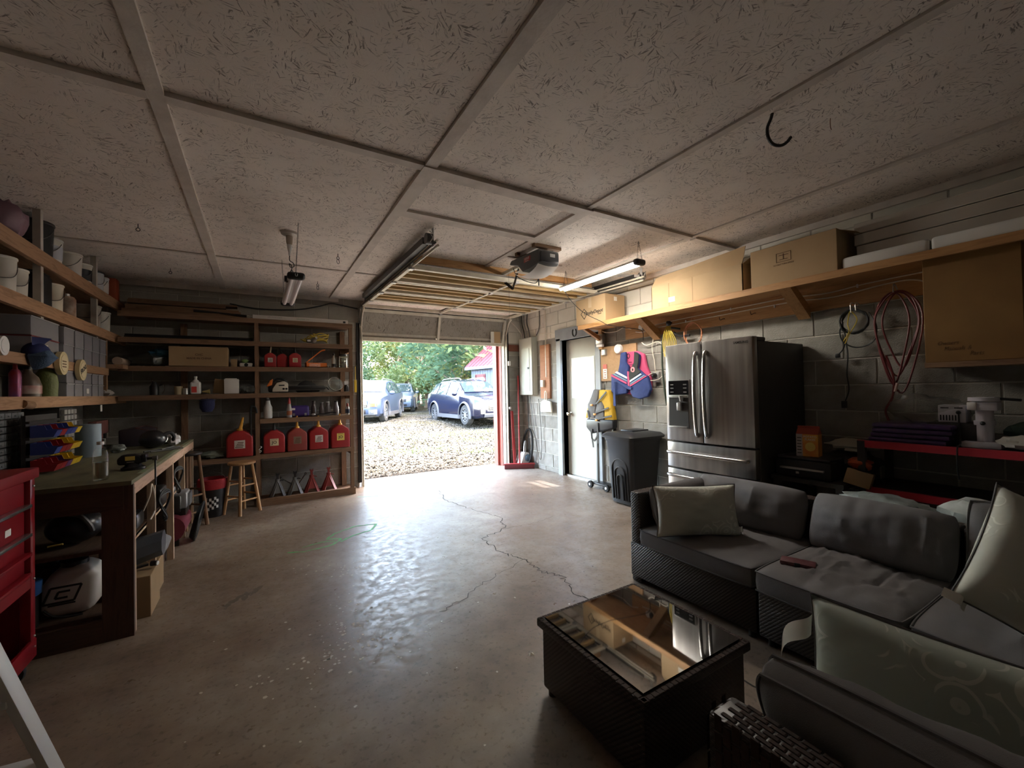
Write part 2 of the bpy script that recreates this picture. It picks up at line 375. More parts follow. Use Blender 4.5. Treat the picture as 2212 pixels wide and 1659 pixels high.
# ceiling: painted strand-board sheets with batten strips over the joints
ceiling = struct('ceiling', B().box(XL-.2, YB-.2, H+.015, XR+.2, YF+.2, H+.12), m_batten, sm=0)
gx = [XL, -.40, .83, 2.05, 3.265, XR]; gy = [YB, -.15, 2.29, 4.76, YF]
for i in range(5):
    for j in range(4):
        b = B().box(gx[i]+.002, gy[j]+.002, H, gx[i+1]-.002, gy[j+1]-.002, H+.02); obj('ceiling_panel', b, m_osb, ceiling, sm=0)
def batten(x0, y0, x1, y1, th): obj('batten', B().box(x0, y0, H-th, x1, y1, H+.001), m_batten, ceiling, sm=0)
for x, w_, th in ((-.40, .062, .018), (.83, .07, .018), (2.05, .045, .012), (3.265, .045, .010)):
    segs = [(YB, 6.2)] if x != .83 and x != 2.05 else ([(YB, 2.29), (3.03, 6.2)] if x == .83 else [(YB, 2.29), (3.03, 4.5)])
    for a, c in segs: batten(x, a, x+w_, c, th)
for j, (y, w_, th) in enumerate(((-.15, .07, .016), (2.29, .06, .021), (4.76, .04, .010))):
    for i in range(5):
        if j == 1 and i in (2,): continue
        a = gx[i]+(.062, .062, .07, .045, .045)[i]*(i > 0); batten(a, y, gx[i+1], y+w_, th)
# attic hatch
hatch = thing('attic_hatch', 'painted attic hatch with mitred trim boards set into the ceiling', 'hatch', (1.47, 2.66, H))
obj('hatch_panel', B().box(-.56, -.28, -.006, .56, .28, .004), m_osb, hatch, sm=0)
for poly in (((-.645, -.37), (.645, -.37), (.555, -.27), (-.555, -.27)), ((-.645, .37), (-.555, .27), (.555, .27), (.645, .37)), ((-.645, -.37), (-.555, -.27), (-.555, .27), (-.645, .37)), ((.645, -.37), (.645, .37), (.555, .27), (.555, -.27))):
    obj('trim_board', B().prism(poly, 'z', -.026, .001), m_batten, hatch, sm=0)
for y in (3.52, 4.02): batten(2.30 if y > 4 else 2.08, y, 2.78, y+.03, .012)
# plate along the top of walls
obj('top_plate', B().box(XL, YF-.03, H-.055, DX0-.25, YF, H), m_batten, ceiling, sm=0)
obj('top_plate', B().box(XR-.03, YB, H-.05, XR, 4.3, H), m_batten, ceiling, sm=0)

# cracks, sprayed marks and chalk on the floor
m_crack = M('crack_dirt', (.035, .028, .022), .9)
def ribbon(name, pts, w0, mat, z=.0012, jit=0, k=10, seed=1):
    rnd = random.Random(seed); P = []
    for i in range(len(pts)-1):
        for j in range(k):
            t_ = j/k; P.append(Vector((pts[i][0]*(1-t_)+pts[i+1][0]*t_+rnd.uniform(-jit, jit), pts[i][1]*(1-t_)+pts[i+1][1]*t_+rnd.uniform(-jit, jit), z)))
    P.append(Vector((*pts[-1], z))); b = B()
    vs_ = []
    for i, q in enumerate(P):
        d = P[min(i+1, len(P)-1)]-P[max(i-1, 0)]; n = Vector((-d.y, d.x, 0)).normalized(); w_ = w0*rnd.uniform(.5, 1.3)/2
        vs_ += [q-n*w_, q+n*w_]
    b.add(vs_, [(2*i, 2*i+1, 2*i+3, 2*i+2) for i in range(len(P)-1)])
    return obj(name, b, mat, floor, sm=0, fix=False)
CR = [(2.02, 5.25), (1.89, 4.77), (1.98, 4.25), (2.10, 3.75), (1.97, 3.45), (1.66, 3.33), (1.66, 2.94), (1.74, 2.74), (1.71, 2.50), (1.80, 2.36), (1.70, 2.10), (1.74, 1.86), (1.70, 1.5), (1.85, 1.0), (1.8, .3)]
ribbon('crack', CR, .009, m_crack, jit=.022, seed=3)
ribbon('crack', [(1.97, 3.45), (2.25, 3.42), (2.6, 3.5)], .005, m_crack, jit=.015, seed=4)
ribbon('crack', [(1.74, 2.74), (1.40, 2.62), (1.10, 2.45), (.9, 2.38)], .004, m_crack, jit=.018, seed=5)
m_spray = M('green_spray_paint', (.10, .55, .18), .7, c2=(.2, .42, .2), sc=30)
m_teal = M('faded_teal_spray', (.17, .38, .28), .7, c2=(.24, .3, .24), sc=14)
SP = [(.18, 3.96), (.30, 3.90), (.52, 3.93), (.62, 4.05), (.50, 4.12), (.60, 4.25), (.80, 4.35), (.98, 4.30), (.90, 4.14), (.72, 4.08), (.60, 3.98)]
ribbon('spray_mark', SP, .02, m_spray, jit=.006, seed=6, k=6)
ribbon('spray_mark', [(.30, 4.02), (.46, 4.06), (.56, 4.02)], .018, m_spray, jit=.006, seed=7, k=6)
ribbon('spray_mark', [(1.05, 5.55), (1.25, 5.45), (1.5, 5.5), (1.75, 5.62)], .03, m_teal, jit=.012, seed=8, k=6)
m_chalk = M('grey_chalk', (.12, .125, .13), .9, c2=(.2, .2, .2), sc=40)
def chalk(pts): ribbon('chalk_mark', pts, .014, m_chalk, jit=.004, k=5, seed=int(pts[0][0]*100))
for q in ([(1.72, 6.02), (1.60, 5.72), (1.95, 5.78)], [(1.95, 5.78), (2.10, 6.02), (2.2, 5.72)], [(2.22, 5.75), (2.42, 6.05), (2.55, 5.78), (2.3, 5.84)], [(2.05, 5.7), (2.5, 5.68)], [(2.85, 6.05), (2.78, 5.85), (3.05, 5.87), (3.1, 6.05), (2.85, 6.05)], [(3.2, 6.08), (3.12, 5.92), (3.32, 5.95), (3.38, 6.08), (3.2, 6.08)], [(2.9, 5.95), (3.03, 5.96)]): chalk(q)
m_spatter = M('dried_white_spatter', (.62, .57, .48), .8)
b = B(); rr = random.Random(9)
for (cx_, cy_, n_, sx_, sy_) in ((.42, 2.55, 80, .10, .22), (.33, 2.28, 60, .2, .05), (.15, 2.3, 14, .3, .2), (.55, 2.2, 14, .2, .25), (.6, 3.35, 26, .14, .07), (.35, 3.5, 12, .1, .05), (-.1, 1.75, 8, .2, .2), (.9, 2.0, 10, .4, .4), (.0, 1.4, 6, .4, .3)):
    for i in range(n_):
        x, y, r_ = rr.gauss(cx_, sx_), rr.gauss(cy_, sy_), rr.uniform(.003, .009)
        b.add([(x+r_*math.cos(a)*rr.uniform(.6, 1.4), y+r_*math.sin(a)*rr.uniform(.6, 1.4), .0014) for a in (0, 1.05, 2.1, 3.14, 4.2, 5.2)], [(0, 1, 2, 3, 4, 5)])
o = obj('paint_spatter', b, m_spatter, floor, sm=0, fix=False); o['kind'] = 'stuff'
m_stain = M('oil_stain', (.11, .085, .065), .5, c2=(.17, .135, .105), sc=12)
b = B()
for (cx_, cy_, r_, n_) in ((-.15, 3.24, .06, 18), (-.05, 3.30, .05, 18)):
    for i in range(n_):
        u_ = i/n_; x, y = cx_-.05+u_*.10+rr.gauss(0, .008), cy_-.07+u_*.14+rr.gauss(0, .008); r1 = rr.uniform(.008, .018)
        b.add([(x+r1*math.cos(a)*rr.uniform(.6, 1.3), y+r1*1.4*math.sin(a)*rr.uniform(.6, 1.3), .0008+i*1e-5) for a in (0, .8, 1.6, 2.4, 3.2, 4, 4.8, 5.6)], [tuple(range(8))])
o = obj('tyre_stain', b, m_stain, floor, sm=0, fix=False); o['kind'] = 'stuff'

# ------------------------------------------------------------------ garage opening: jambs, tracks, door
b = B().box(DX1-.012, YF+.10, 0, DX1+.06, YF+.40, DZ+.02); b.box(DX1-.05, YF+.2, 0, DX1-.01, YF+.3, DZ); struct('trim_1', b, m_red_trim, sm=0)
b = B().box(DX0-.06, YF+.10, 0, DX0+.012, YF+.40, DZ+.02); b.box(DX0+.01, YF+.2, 0, DX0+.05, YF+.3, DZ); struct('trim_2', b, m_red_trim, sm=0)
struct('trim_3', B().box(DX0-.1, YF+.2, DZ, DX1+.1, YF+.42, DZ+.2), m_red_trim, sm=0)
gd = thing('garage_door', 'raised sectional garage door with strand-board panels and slatted wooden sections under the ceiling', 'garage door', (2.4, YF, 0))
# frame: local x -1.2..1.2, y towards the street +
def sect(p0, p1, rails, nslat, panel):
    # p0,p1: (y,z) bottom/top of section in the y-z plane
    d = Vector((0, p1[0]-p0[0], p1[1]-p0[1])); Ln = d.length; d.normalize(); n = Vector((1, 0, 0)).cross(d)   # n points to inside/down
    if n.y > 0 and abs(n.y) > abs(n.z): n = -n
    if n.z > 0 and abs(n.z) > abs(n.y): n = -n
    A = Vector((0, p0[0], p0[1]))
    def pt(x, s_, o_): return Vector((x, 0, 0))+A+d*s_+n*o_
    for s_ in (.02, Ln-.02):
        b = B(); b.bar(pt(-1.17, s_, .012), pt(1.17, s_, .012), .04, .045, d); obj('rail', b, m_cream_metal, gd, sm=0)
    if panel:
        for x0, x1 in ((-1.15, -.025), (.025, 1.15)):
            b = B(); c = [pt(x0, .03, -.012), pt(x1, .03, -.012), pt(x1, Ln-.03, -.012), pt(x0, Ln-.03, -.012)]; c += [q-n*.012 for q in c]
            b.add(c, [(0, 1, 2, 3), (7, 6, 5, 4), (0, 4, 5, 1), (1, 5, 6, 2), (2, 6, 7, 3), (3, 7, 4, 0)]); obj('panel', b, panel, gd, sm=0)
    else:
        b = B(); c = [pt(-1.15, .03, -.03), pt(1.15, .03, -.03), pt(1.15, Ln-.03, -.03), pt(-1.15, Ln-.03, -.03)]; c += [q-n*.008 for q in c]
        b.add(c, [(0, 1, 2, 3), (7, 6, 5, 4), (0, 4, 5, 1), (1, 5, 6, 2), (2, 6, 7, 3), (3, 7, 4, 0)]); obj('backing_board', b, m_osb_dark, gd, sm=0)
        for i in range(nslat):
            s_ = Ln*(i+1)/(nslat+1); b = B(); b.bar(pt(-1.15, s_, .004), pt(1.15, s_, .004), .045, .04, d); obj('slat', b, m_gold_wood, gd, sm=0)
    for x in (-1.165, 0, 1.165):
        b = B(); b.bar(pt(x, 0, .022), pt(x, Ln, .022), .035, .018, n); obj('stile', b, m_cream_metal, gd, sm=0)
    for x in (-1.165, 0, 1.165):
        h = B(); c = pt(x, Ln, .034); h.box(c.x-.02, c.y-.03, c.z-.012, c.x+.02, c.y+.03, c.z+.012); h.cyl((c.x-.03, c.y, c.z), (c.x+.03, c.y, c.z), .011, n=8); obj('hinge', h, m_galv, gd)
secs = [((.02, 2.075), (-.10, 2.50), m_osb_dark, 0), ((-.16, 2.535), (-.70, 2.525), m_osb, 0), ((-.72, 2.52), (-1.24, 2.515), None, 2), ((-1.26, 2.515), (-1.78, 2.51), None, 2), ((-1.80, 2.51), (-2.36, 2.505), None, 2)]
for p0, p1, pm, ns in secs: sect(p0, p1, 2, ns, pm)
b = B().tube([(-1.15, -.06, 2.525), (-.7, -.075, 2.515), (0, -.085, 2.495), (.6, -.08, 2.50), (1.15, -.06, 2.52)], .006, 6, sm=4); obj('weather_strip', b, m_blackrub, gd)
b = B().box(.93, -.075, 2.10, 1.09, -.06, 2.29); obj('notice_card', b, m_card, gd, sm=0)
b = B().box(.905, -.082, 2.10, .965, -.073, 2.285); obj('notice_card', b, m_paper, gd, sm=0)
b = B().cyl((-1.19, 0, 2.07), (1.19, 0, 2.07), .016, n=10); obj('bottom_seal', b, m_cream_metal, gd)
# door tracks
def track(x, name, label, m):
    tk = thing(name, label, 'door track', (x, YF, 0))
    s_ = 1 if x > 2.4 else -1
    prof = [(0, -.05, 0.0), (0, -.05, 2.13), (0, -.075, 2.28), (0, -.15, 2.42), (0, -.26, 2.50), (0, -.42, 2.525), (0, -3.05, 2.50)]
    P = smooth([Vector(q) for q in prof], 6)
    for off in (-.022, .022):
        b = B().tube([q+Vector((off*s_*.2, 0, 0))+Vector((0, off*.9, 0) if q.z < 2.2 else (0, 0, off*.9)) for q in P], .011, 6); obj('track_rail', b, m, tk)
    b = B().tube([q+Vector((.016*s_, 0, 0)) for q in P], .006, 6); obj('track_web', b, m_galv_dark, tk)
    b = B(); b.bar((.03*s_, -.02, .05), (.03*s_, -.02, 2.3), .05, .03); obj('jamb_angle', b, m_brush_dark, tk, sm=0)
    b = B(); b.bar((0.02*s_, -3.0, 2.48), (0.02*s_, -3.0, H), .035, .004, (1, 0, 0)); b.bar((.02*s_, -3.0, 2.54), (.02*s_, -2.65, H), .03, .004, (1, 0, 0)); obj('hanger_strap', b, m_galv, tk, sm=0)
    b = B(); b.bar((.045*s_, -.55, 2.575), (.045*s_, -2.9, 2.555), .055, .055); obj('extension_spring_channel', b, m_brush_dark, tk, sm=0)
    b = B().cyl((.045*s_-.02*s_, -2.98, 2.545), (.045*s_+.03*s_, -2.98, 2.545), .045, n=16); obj('pulley', b, m_galv_dark, tk)
    b = B().tube([(.045*s_, -2.98, 2.59), (.05*s_, -3.03, 2.57), (.04*s_, -3.05, 2.53), (.05*s_, -3.02, 2.51), (.03*s_, -3.04, 2.56), (.06*s_, -3.03, 2.59)], .004, 5, sm=4); obj('wire_bundle', b, m_galv, tk)
    b = B(); b.bar((.02*s_, -.45, 2.53), (.02*s_, -.45, H), .04, .004, (1, 0, 0)); obj('hanger_strap', b, m_galv_dark, tk, sm=0)
    return tk
track(1.235, 'door_track', 'steel garage door track curving up beside the brown shelves', m_cream_metal)
rt_ = track(3.615, 'door_track', 'steel garage door track curving up beside the electrical panel', m_cream_metal)

obj('safety_sensor', B().box(.02, -.09, 1.72, .06, -.05, 1.80), m_white_pl, rt_, bev=.008); obj('safety_sensor', B().box(.02, -.09, .98, .05, -.06, 1.02), m_white_pl, rt_, bev=.006)
# header beam seen behind the raised door

# ------------------------------------------------------------------ side door
b = B()
b.box(XR-.035, SY1, 0, XR+.15, SY1+.10, SZ+.03); b.box(XR-.035, SY0-.09, 0, XR+.15, SY0, SZ+.03); b.box(XR-.035, SY0-.09, SZ, XR+.15, SY1+.12, SZ+.17)
b.box(XR+.12, SY1-.03, 0, XR+.15, SY1, SZ); b.box(XR+.12, SY0, 0, XR+.15, SY0+.03, SZ)
struct('trim_4', b, m_grey_paint, sm=0)
door = struct('door_1', B().box(XR+.08, SY0+.01, .02, XR+.12, SY1-.01, 1.165).box(XR+.08, SY0+.01, 1.765, XR+.12, SY1-.01, SZ).box(XR+.08, SY0+.01, 1.165, XR+.12, 4.42, 1.765).box(XR+.08, 4.92, 1.165, XR+.12, SY1-.01, 1.765), m_door, sm=0)
for z0, z1 in ((1.185, 1.455), (1.475, 1.745)): obj('pane', B().box(XR+.095, 4.44, z0, XR+.105, 4.90, z1), m_pane, door, sm=0)
for bx in ((4.42, 4.445, 1.165, 1.765), (4.895, 4.92, 1.165, 1.765), (4.445, 4.895, 1.165, 1.187), (4.445, 4.895, 1.743, 1.765), (4.445, 4.895, 1.453, 1.477)): obj('window_bar', B().box(XR+.072, bx[0], bx[2], XR+.092, bx[1], bx[3]), m_white, door, sm=0)
kn = B().lathe([(.030, 0), (.030, .008), (.012, .012), (.012, .035), (.026, .042), (.03, .058), (.022, .072), (.004, .076)], 18, TR((XR+.08, 4.965, .93), ry=-90)); obj('door_knob', kn, M('brass_knob', (.55, .5, .42), .25, 1), door)
struct('trim_5', B().box(XR+.02, SY0, 0, XR+.14, SY1, .018), m_galv, sm=0)
hs = B().tube([(0, math.sin(a)*.036, .05+math.cos(a)*-.055+(.0)) for a in [i*PI/10*1.5+PI*.25 for i in range(0, 11)]], .007, 6)
hs = B().tube([(0, -.03, .10), (0, -.042, .06), (0, -.032, .02), (0, 0, 0), (0, .032, .02), (0, .042, .06), (0, .03, .10)], .009, 6, sm=5)
one('horseshoe', hs, m_brush_dark, 'dark iron horseshoe nailed over the side door', 'horseshoe', loc=(XR-.04, 4.70, 2.065))
# ================================================================== OUTSIDE
def gz(x, y):
    t_ = min(max((y-12.3)/4.0, 0), 1); t_ = t_*t_*(3-2*t_)
    return -.012-.03*min(max((y-6.7)/2, 0), 1)*min(max((12.3-y)/3, 0), 1)+.18*t_+.015*noise.noise(Vector((x*.5, y*.5, 0)))*min(max((y-7)/2, 0), 1)
m_gravel, t, p = newmat('gravel'); v = coords(t)
n1 = N(t, 'TexVoronoi'); n1.inputs['Scale'].default_value = 22; L(t, v, n1.inputs['Vector'])
n2 = N(t, 'TexNoise'); n2.inputs['Scale'].default_value = .7; n2.inputs['Detail'].default_value = 6; L(t, v, n2.inputs['Vector'])
se = N(t, 'SeparateColor'); L(t, n1.outputs['Color'], se.inputs[0])
c1 = ramp(t, se.outputs[0], [(.1, (.012, .0115, .010)), (.5, (.040, .038, .033)), (.9, (.085, .082, .072))])
c2 = ramp(t, n2.outputs[0], [(.42, (1, 1, 1)), (.62, (.85, .82, .62))])
mx = N(t, 'Mix', data_type='RGBA', blend_type='MULTIPLY'); mx.inputs['Factor'].default_value = 1; L(t, c1, mx.inputs['A']); L(t, c2, mx.inputs['B']); L(t, mx.outputs['Result'], p.inputs['Base Color'])
p.inputs['Roughness'].default_value = 1; p.inputs['Specular IOR Level'].default_value = .0; bump(t, p, n1.outputs['Distance'], .8, .03)
b = B()
def yy(v_): return 6.58+v_*v_*70
b.grid(lambda u, v_: (-30+u*75, yy(v_), gz(-30+u*75, yy(v_))), 120, 90)
ground = struct('gravel_yard', b, m_gravel, fix=False)
# loose stones
rs = random.Random(5); b = B()
for i in range(14000):
    y = 6.68+(rs.random()**1.5)*12; x = rs.uniform(.6+.10*(y-6.6), 3.9+.62*(y-6.6)); r_ = rs.uniform(.012, .034); z = gz(x, y)
    a = rs.uniform(0, 6.28); ca, sa = math.cos(a)*r_, math.sin(a)*r_; e = rs.uniform(.6, 1)
    b.add([(x+ca, y+sa, z+r_*.2), (x-sa*e, y+ca*e, z+r_*.25), (x-ca*.9, y-sa*.9, z+r_*.2), (x+sa*e, y-ca*e, z+r_*.15), (x+ca*.2, y+sa*.2, z+r_*rs.uniform(.6, .95))], [(0, 1, 4), (1, 2, 4), (2, 3, 4), (3, 0, 4)])
m_stone = M('stone', (.012, .011, .010), 1, c2=(.095, .09, .08), sc=14, detail=1, spec=0)
o = obj('loose_stones', b, m_stone, None, sm=0, fix=False); o['kind'] = 'stuff'; o['label'] = 'loose pale gravel stones strewn over the yard'; o['category'] = 'gravel'
b = B()  # added near-black chips; their colour stands for shade between the gravel stones
for i in range(4200):
    y = 6.75+(rs.random()**1.25)*8; x = rs.uniform(.8+.10*(y-6.6), 3.8+.62*(y-6.6)); r_ = rs.uniform(.016, .05); z = gz(x, y)
    a = rs.uniform(0, 6.28); ca, sa = math.cos(a)*r_, math.sin(a)*r_; e = rs.uniform(.25, .6)
    b.add([(x+ca, y+sa, z-.002), (x-sa*e, y+ca*e, z-.002), (x-ca*.9, y-sa*.9, z-.002), (x+sa*e, y-ca*e, z-.002), (x+ca*.2, y+sa*.2, z+r_*rs.uniform(.3, .6))], [(0, 1, 4), (1, 2, 4), (2, 3, 4), (3, 0, 4)])
o = obj('shadow_chips', b, M('shadow_chip', (.003, .003, .0027), 1, c2=(.010, .009, .008), sc=9, detail=1, spec=0), None, sm=0, fix=False); o['kind'] = 'stuff'; o['label'] = 'near-black chips coloured as shadow marks among the pale gravel'; o['category'] = 'gravel'
struct('side_yard', B().box(4.2, -20, -.15, 45, 6.58, -.03), m_gravel, sm=0)
# grass tufts
m_leafy = M('grass_blade', (.06, .10, .02), .7, c2=(.11, .14, .04), sc=3)
b = B()
def tuft(cx_, cy_, sx_, sy_, n_):
    for i in range(n_):
        x, y = rs.gauss(cx_, sx_), rs.gauss(cy_, sy_)
        if y < 6.9: continue
        z = gz(x, y); h = rs.uniform(.03, .09); a = rs.uniform(0, 6.28); w_ = .006; lx, ly = rs.uniform(-.03, .03), rs.uniform(-.03, .03)
        b.add([(x-math.cos(a)*w_, y-math.sin(a)*w_, z), (x+math.cos(a)*w_, y+math.sin(a)*w_, z), (x+lx, y+ly, z+h)], [(0, 1, 2)])
for q in ((5.6, 11.9, 1.0, .22, 1500), (3.3, 9.2, .5, .25, 300), (4.2, 8.2, .25, .12, 260), (2.0, 9.6, .5, .4, 320), (2.6, 12.2, .8, .3, 400), (4.9, 10.2, .25, .15, 220), (3.0, 11.2, 1.2, .5, 350)): tuft(*q)
o = obj('grass_tufts', b, m_leafy, None, sm=0, fix=False); o['kind'] = 'stuff'; o['label'] = 'thin green grass growing through the gravel'; o['category'] = 'grass'

# ---- trees
def leafmat(name, c1, c2):
    m, t, p = newmat(name); v = coords(t); n = N(t, 'TexNoise'); n.inputs['Scale'].default_value = 1.3; n.inputs['Detail'].default_value = 3; L(t, v, n.inputs['Vector'])
    c = ramp(t, n.outputs[0], [(.35, c1), (.65, c2)]); L(t, c, p.inputs['Base Color']); p.inputs['Roughness'].default_value = .55
    out = t.nodes['Material Output']; tl = N(t, 'BsdfTranslucent'); L(t, c, tl.inputs[0]); mx = N(t, 'MixShader'); mx.inputs[0].default_value = .45; L(t, p.outputs[0], mx.inputs[1]); L(t, tl.outputs[0], mx.inputs[2]); L(t, mx.outputs[0], out.inputs[0]); return m
LM = [leafmat('leaves_yellow_green', (.15, .18, .055), (.25, .26, .09)), leafmat('leaves_mid_green', (.075, .125, .05), (.14, .19, .075)), leafmat('leaves_blue_green', (.05, .10, .06), (.095, .16, .095))]
m_bark = M('bark', (.17, .13, .10), .95, c2=(.10, .078, .06), sc=10, bs=.6, bsc=20, stretch=(3, 3, .6))
def treemesh(seed, h, cr, z0, n_leaf, ls):
    r_ = random.Random(seed); tb = B(); P = [(0, 0, -.3)]
    for i in range(1, 7): P.append((r_.gauss(0, .09)*i, r_.gauss(0, .09)*i, h*.8*i/6))
    tb.tube(P, [.17, .15, .13, .11, .08, .06, .03], 8, sm=3); cl = []
    for i in range(16):
        a = r_.uniform(0, 6.28); q = Vector(P[min(1+i//3, 5)]); e = q+Vector((math.cos(a)*cr*r_.uniform(.5, .95), math.sin(a)*cr*r_.uniform(.5, .95), r_.uniform(.3, 1.6)))
        tb.tube([q, (q+e)/2+Vector((0, 0, .2)), e], [.06, .04, .015], 5, sm=2); cl.append((e, r_.uniform(.7, 1.2)))
    for i in range(34):
        z = z0+(h-z0)*r_.random(); k = math.sin(PI*min(.97, max(.08, (z-z0)/(h-z0)*.85+.15))); a = r_.uniform(0, 6.28); rr_ = cr*k*math.sqrt(r_.random())
        cl.append((Vector((math.cos(a)*rr_, math.sin(a)*rr_, z)), r_.uniform(.6, 1.15)))
    lb = B()
    for i in range(n_leaf):
        c, s_ = cl[r_.randrange(len(cl))]
        d = Vector((r_.gauss(0, 1), r_.gauss(0, 1), r_.gauss(0, .8))).normalized()*s_*(r_.random()**.4); q = c+d
        if q.z < .15: continue
        a = Vector((r_.gauss(0, 1), r_.gauss(0, 1), r_.gauss(0, .6))).normalized(); u = a.orthogonal().normalized(); k = ls*r_.uniform(.6, 1.3)
        lb.add([q-a*k, q+u*k*.42, q+a*k, q-u*k*.42], [(0, 1, 2, 3)])
    return mesh('trunk', tb, m_bark), lb
TM = []
for i, (h, cr, z0, nl, ls) in enumerate(((9.5, 2.8, .7, 5200, .15), (11, 3.0, 1.0, 5600, .15), (8, 2.5, .4, 4800, .14))):
    tr, lb = treemesh(20+i, h, cr, z0, nl, ls); TM.append((tr, mesh('foliage', lb, LM[i], sm=0, fix=False)))
def tree(i, x, y, rz, s_, label, group='trees edging the yard', zs=None):
    z = gz(x, y); t_ = thing('tree', label, 'tree', (x, y, z), (0, 0, rz), group); t_.scale = (s_, s_, zs or s_)
    obj('trunk', TM[i][0], None, t_); f = obj('foliage', TM[i][1], None, t_); f['kind'] = 'stuff'; return t_
LBL = ['yellow-green leafy tree in the woods behind the parked cars', 'mid-green leafy tree in the woods behind the parked cars', 'blue-green bushy tree in the woods behind the parked cars']
rt_ = random.Random(3); k = 0
for row, (d0, n_) in enumerate(((29.5, 9), (33.5, 9), (38.5, 9))):
    for j in range(n_):
        lat = -14+j*2.75+row*1.2+rt_.uniform(-.6, .6); d_ = d0+rt_.uniform(-1, 1)
        x, y = d_*.517+lat*.856, d_*.856-lat*.517; i = (k*2+row+(k//3)) % 3; k += 1
        tree(i, x, y, rt_.uniform(0, 360), rt_.uniform(.85, 1.15), LBL[i], zs=rt_.uniform(.85, 1.2))
tree(1, 2.55, 26.0, 40, 1.0, 'mid-green tree whose bare trunk shows beside the left door jamb, beyond the light blue car', None)
tree(0, 12.9, 16.4, 20, 1.75, 'tall yellow-green tree overhanging the shed roof', None)
tree(1, 11.6, 20.6, 120, 1.6, 'tall mid-green tree standing behind the shed', None)
tree(2, 24.0, 3.0, 10, 1.2, 'blue-green tree far out in the side yard', None); tree(1, 26.0, 7.5, 80, 1.2, 'mid-green tree far out in the side yard', None)
tree(2, 10.0, 22.5, 200, 1.25, 'blue-green tree between the shed and the silver car', None)

# ---- shed
m_shed = M('shed_siding', (.085, .10, .145), .8, c2=(.075, .088, .125), sc=3)
m_shedred = M('shed_red_trim', (.09, .015, .018), .6)
m_roofred = M('red_metal_roof', (.16, .04, .05), .45, .2, c2=(.13, .032, .04), sc=4)
sx, sy, sz = 8.75, 18.2, .17
shed = thing('shed', 'grey board shed with a red ribbed metal roof and red window trim', 'shed', (sx, sy, sz), (0, 0, 8))
W_, D_, EV, RG = 3.2, 5.2, 2.42, 3.75
obj('wall_panel', B().box(0, -D_, 0, W_, 0, EV), m_shed, shed, sm=0)
obj('gable_wall', B().prism([(0, EV), (W_, EV), (W_/2, RG)], 'y', -D_, 0), m_shed, shed, sm=0)
for i in range(26): obj('siding_batten', B().box(-.012, -.1-i*.2, 0, .002, -.07-i*.2, EV-.02), m_shed, shed, sm=0)
for s_ in (0, 1):
    x0, x1 = (-.22, W_/2) if s_ == 0 else (W_+.22, W_/2); z0_ = EV-.22*(RG-EV)/(W_/2)
    c = [(x0, -D_-.25, z0_), (x1, -D_-.25, RG), (x1, .25, RG), (x0, .25, z0_)]
    rb = B().add(c+[(a, b_, c_+.035) for a, b_, c_ in c], [(0, 1, 2, 3), (7, 6, 5, 4), (0, 4, 5, 1), (1, 5, 6, 2), (2, 6, 7, 3), (3, 7, 4, 0)]); rf = obj('roof', rb, m_roofred, shed, sm=0)
    for i in range(20):
        yv = .2-i*.295; q = B(); q.bar((x0, yv, z0_+.045), (x1, yv, RG+.045), .05, .03, (0, 0, 1)); obj('rib', q, m_roofred, rf, sm=0)
obj('fascia', B().box(-.25, -D_-.25, EV-.30, -.21, .25, EV-.17), m_shed, shed, sm=0)
obj('corner_trim', B().box(-.015, -.07, 0, .06, .015, EV), m_shed, shed, sm=0)
wn = obj('window', B().box(-.02, -1.0, 1.0, .01, -.45, 1.75), m_white, shed, sm=0)
for zz in (1.04, 1.39): obj('pane', B().box(-.024, -.96, zz, -.018, -.49, zz+.32), M('shed_pane', (.25, .33, .45), .15) if zz < 1.1 else bpy.data.materials['shed_pane'], wn, sm=0)
for bx in ((-1.14, -1.0, .92, 1.86), (-.45, -.31, .92, 1.86), (-1.14, -.31, 1.75, 1.90)): obj('window_trim', B().box(-.03, bx[0], bx[2], .005, bx[1], bx[3]), m_shedred, shed, sm=0)
obj('shed_door', B().box(-.03, -2.65, .05, .005, -1.75, 2.05), m_shedred, shed, sm=0)

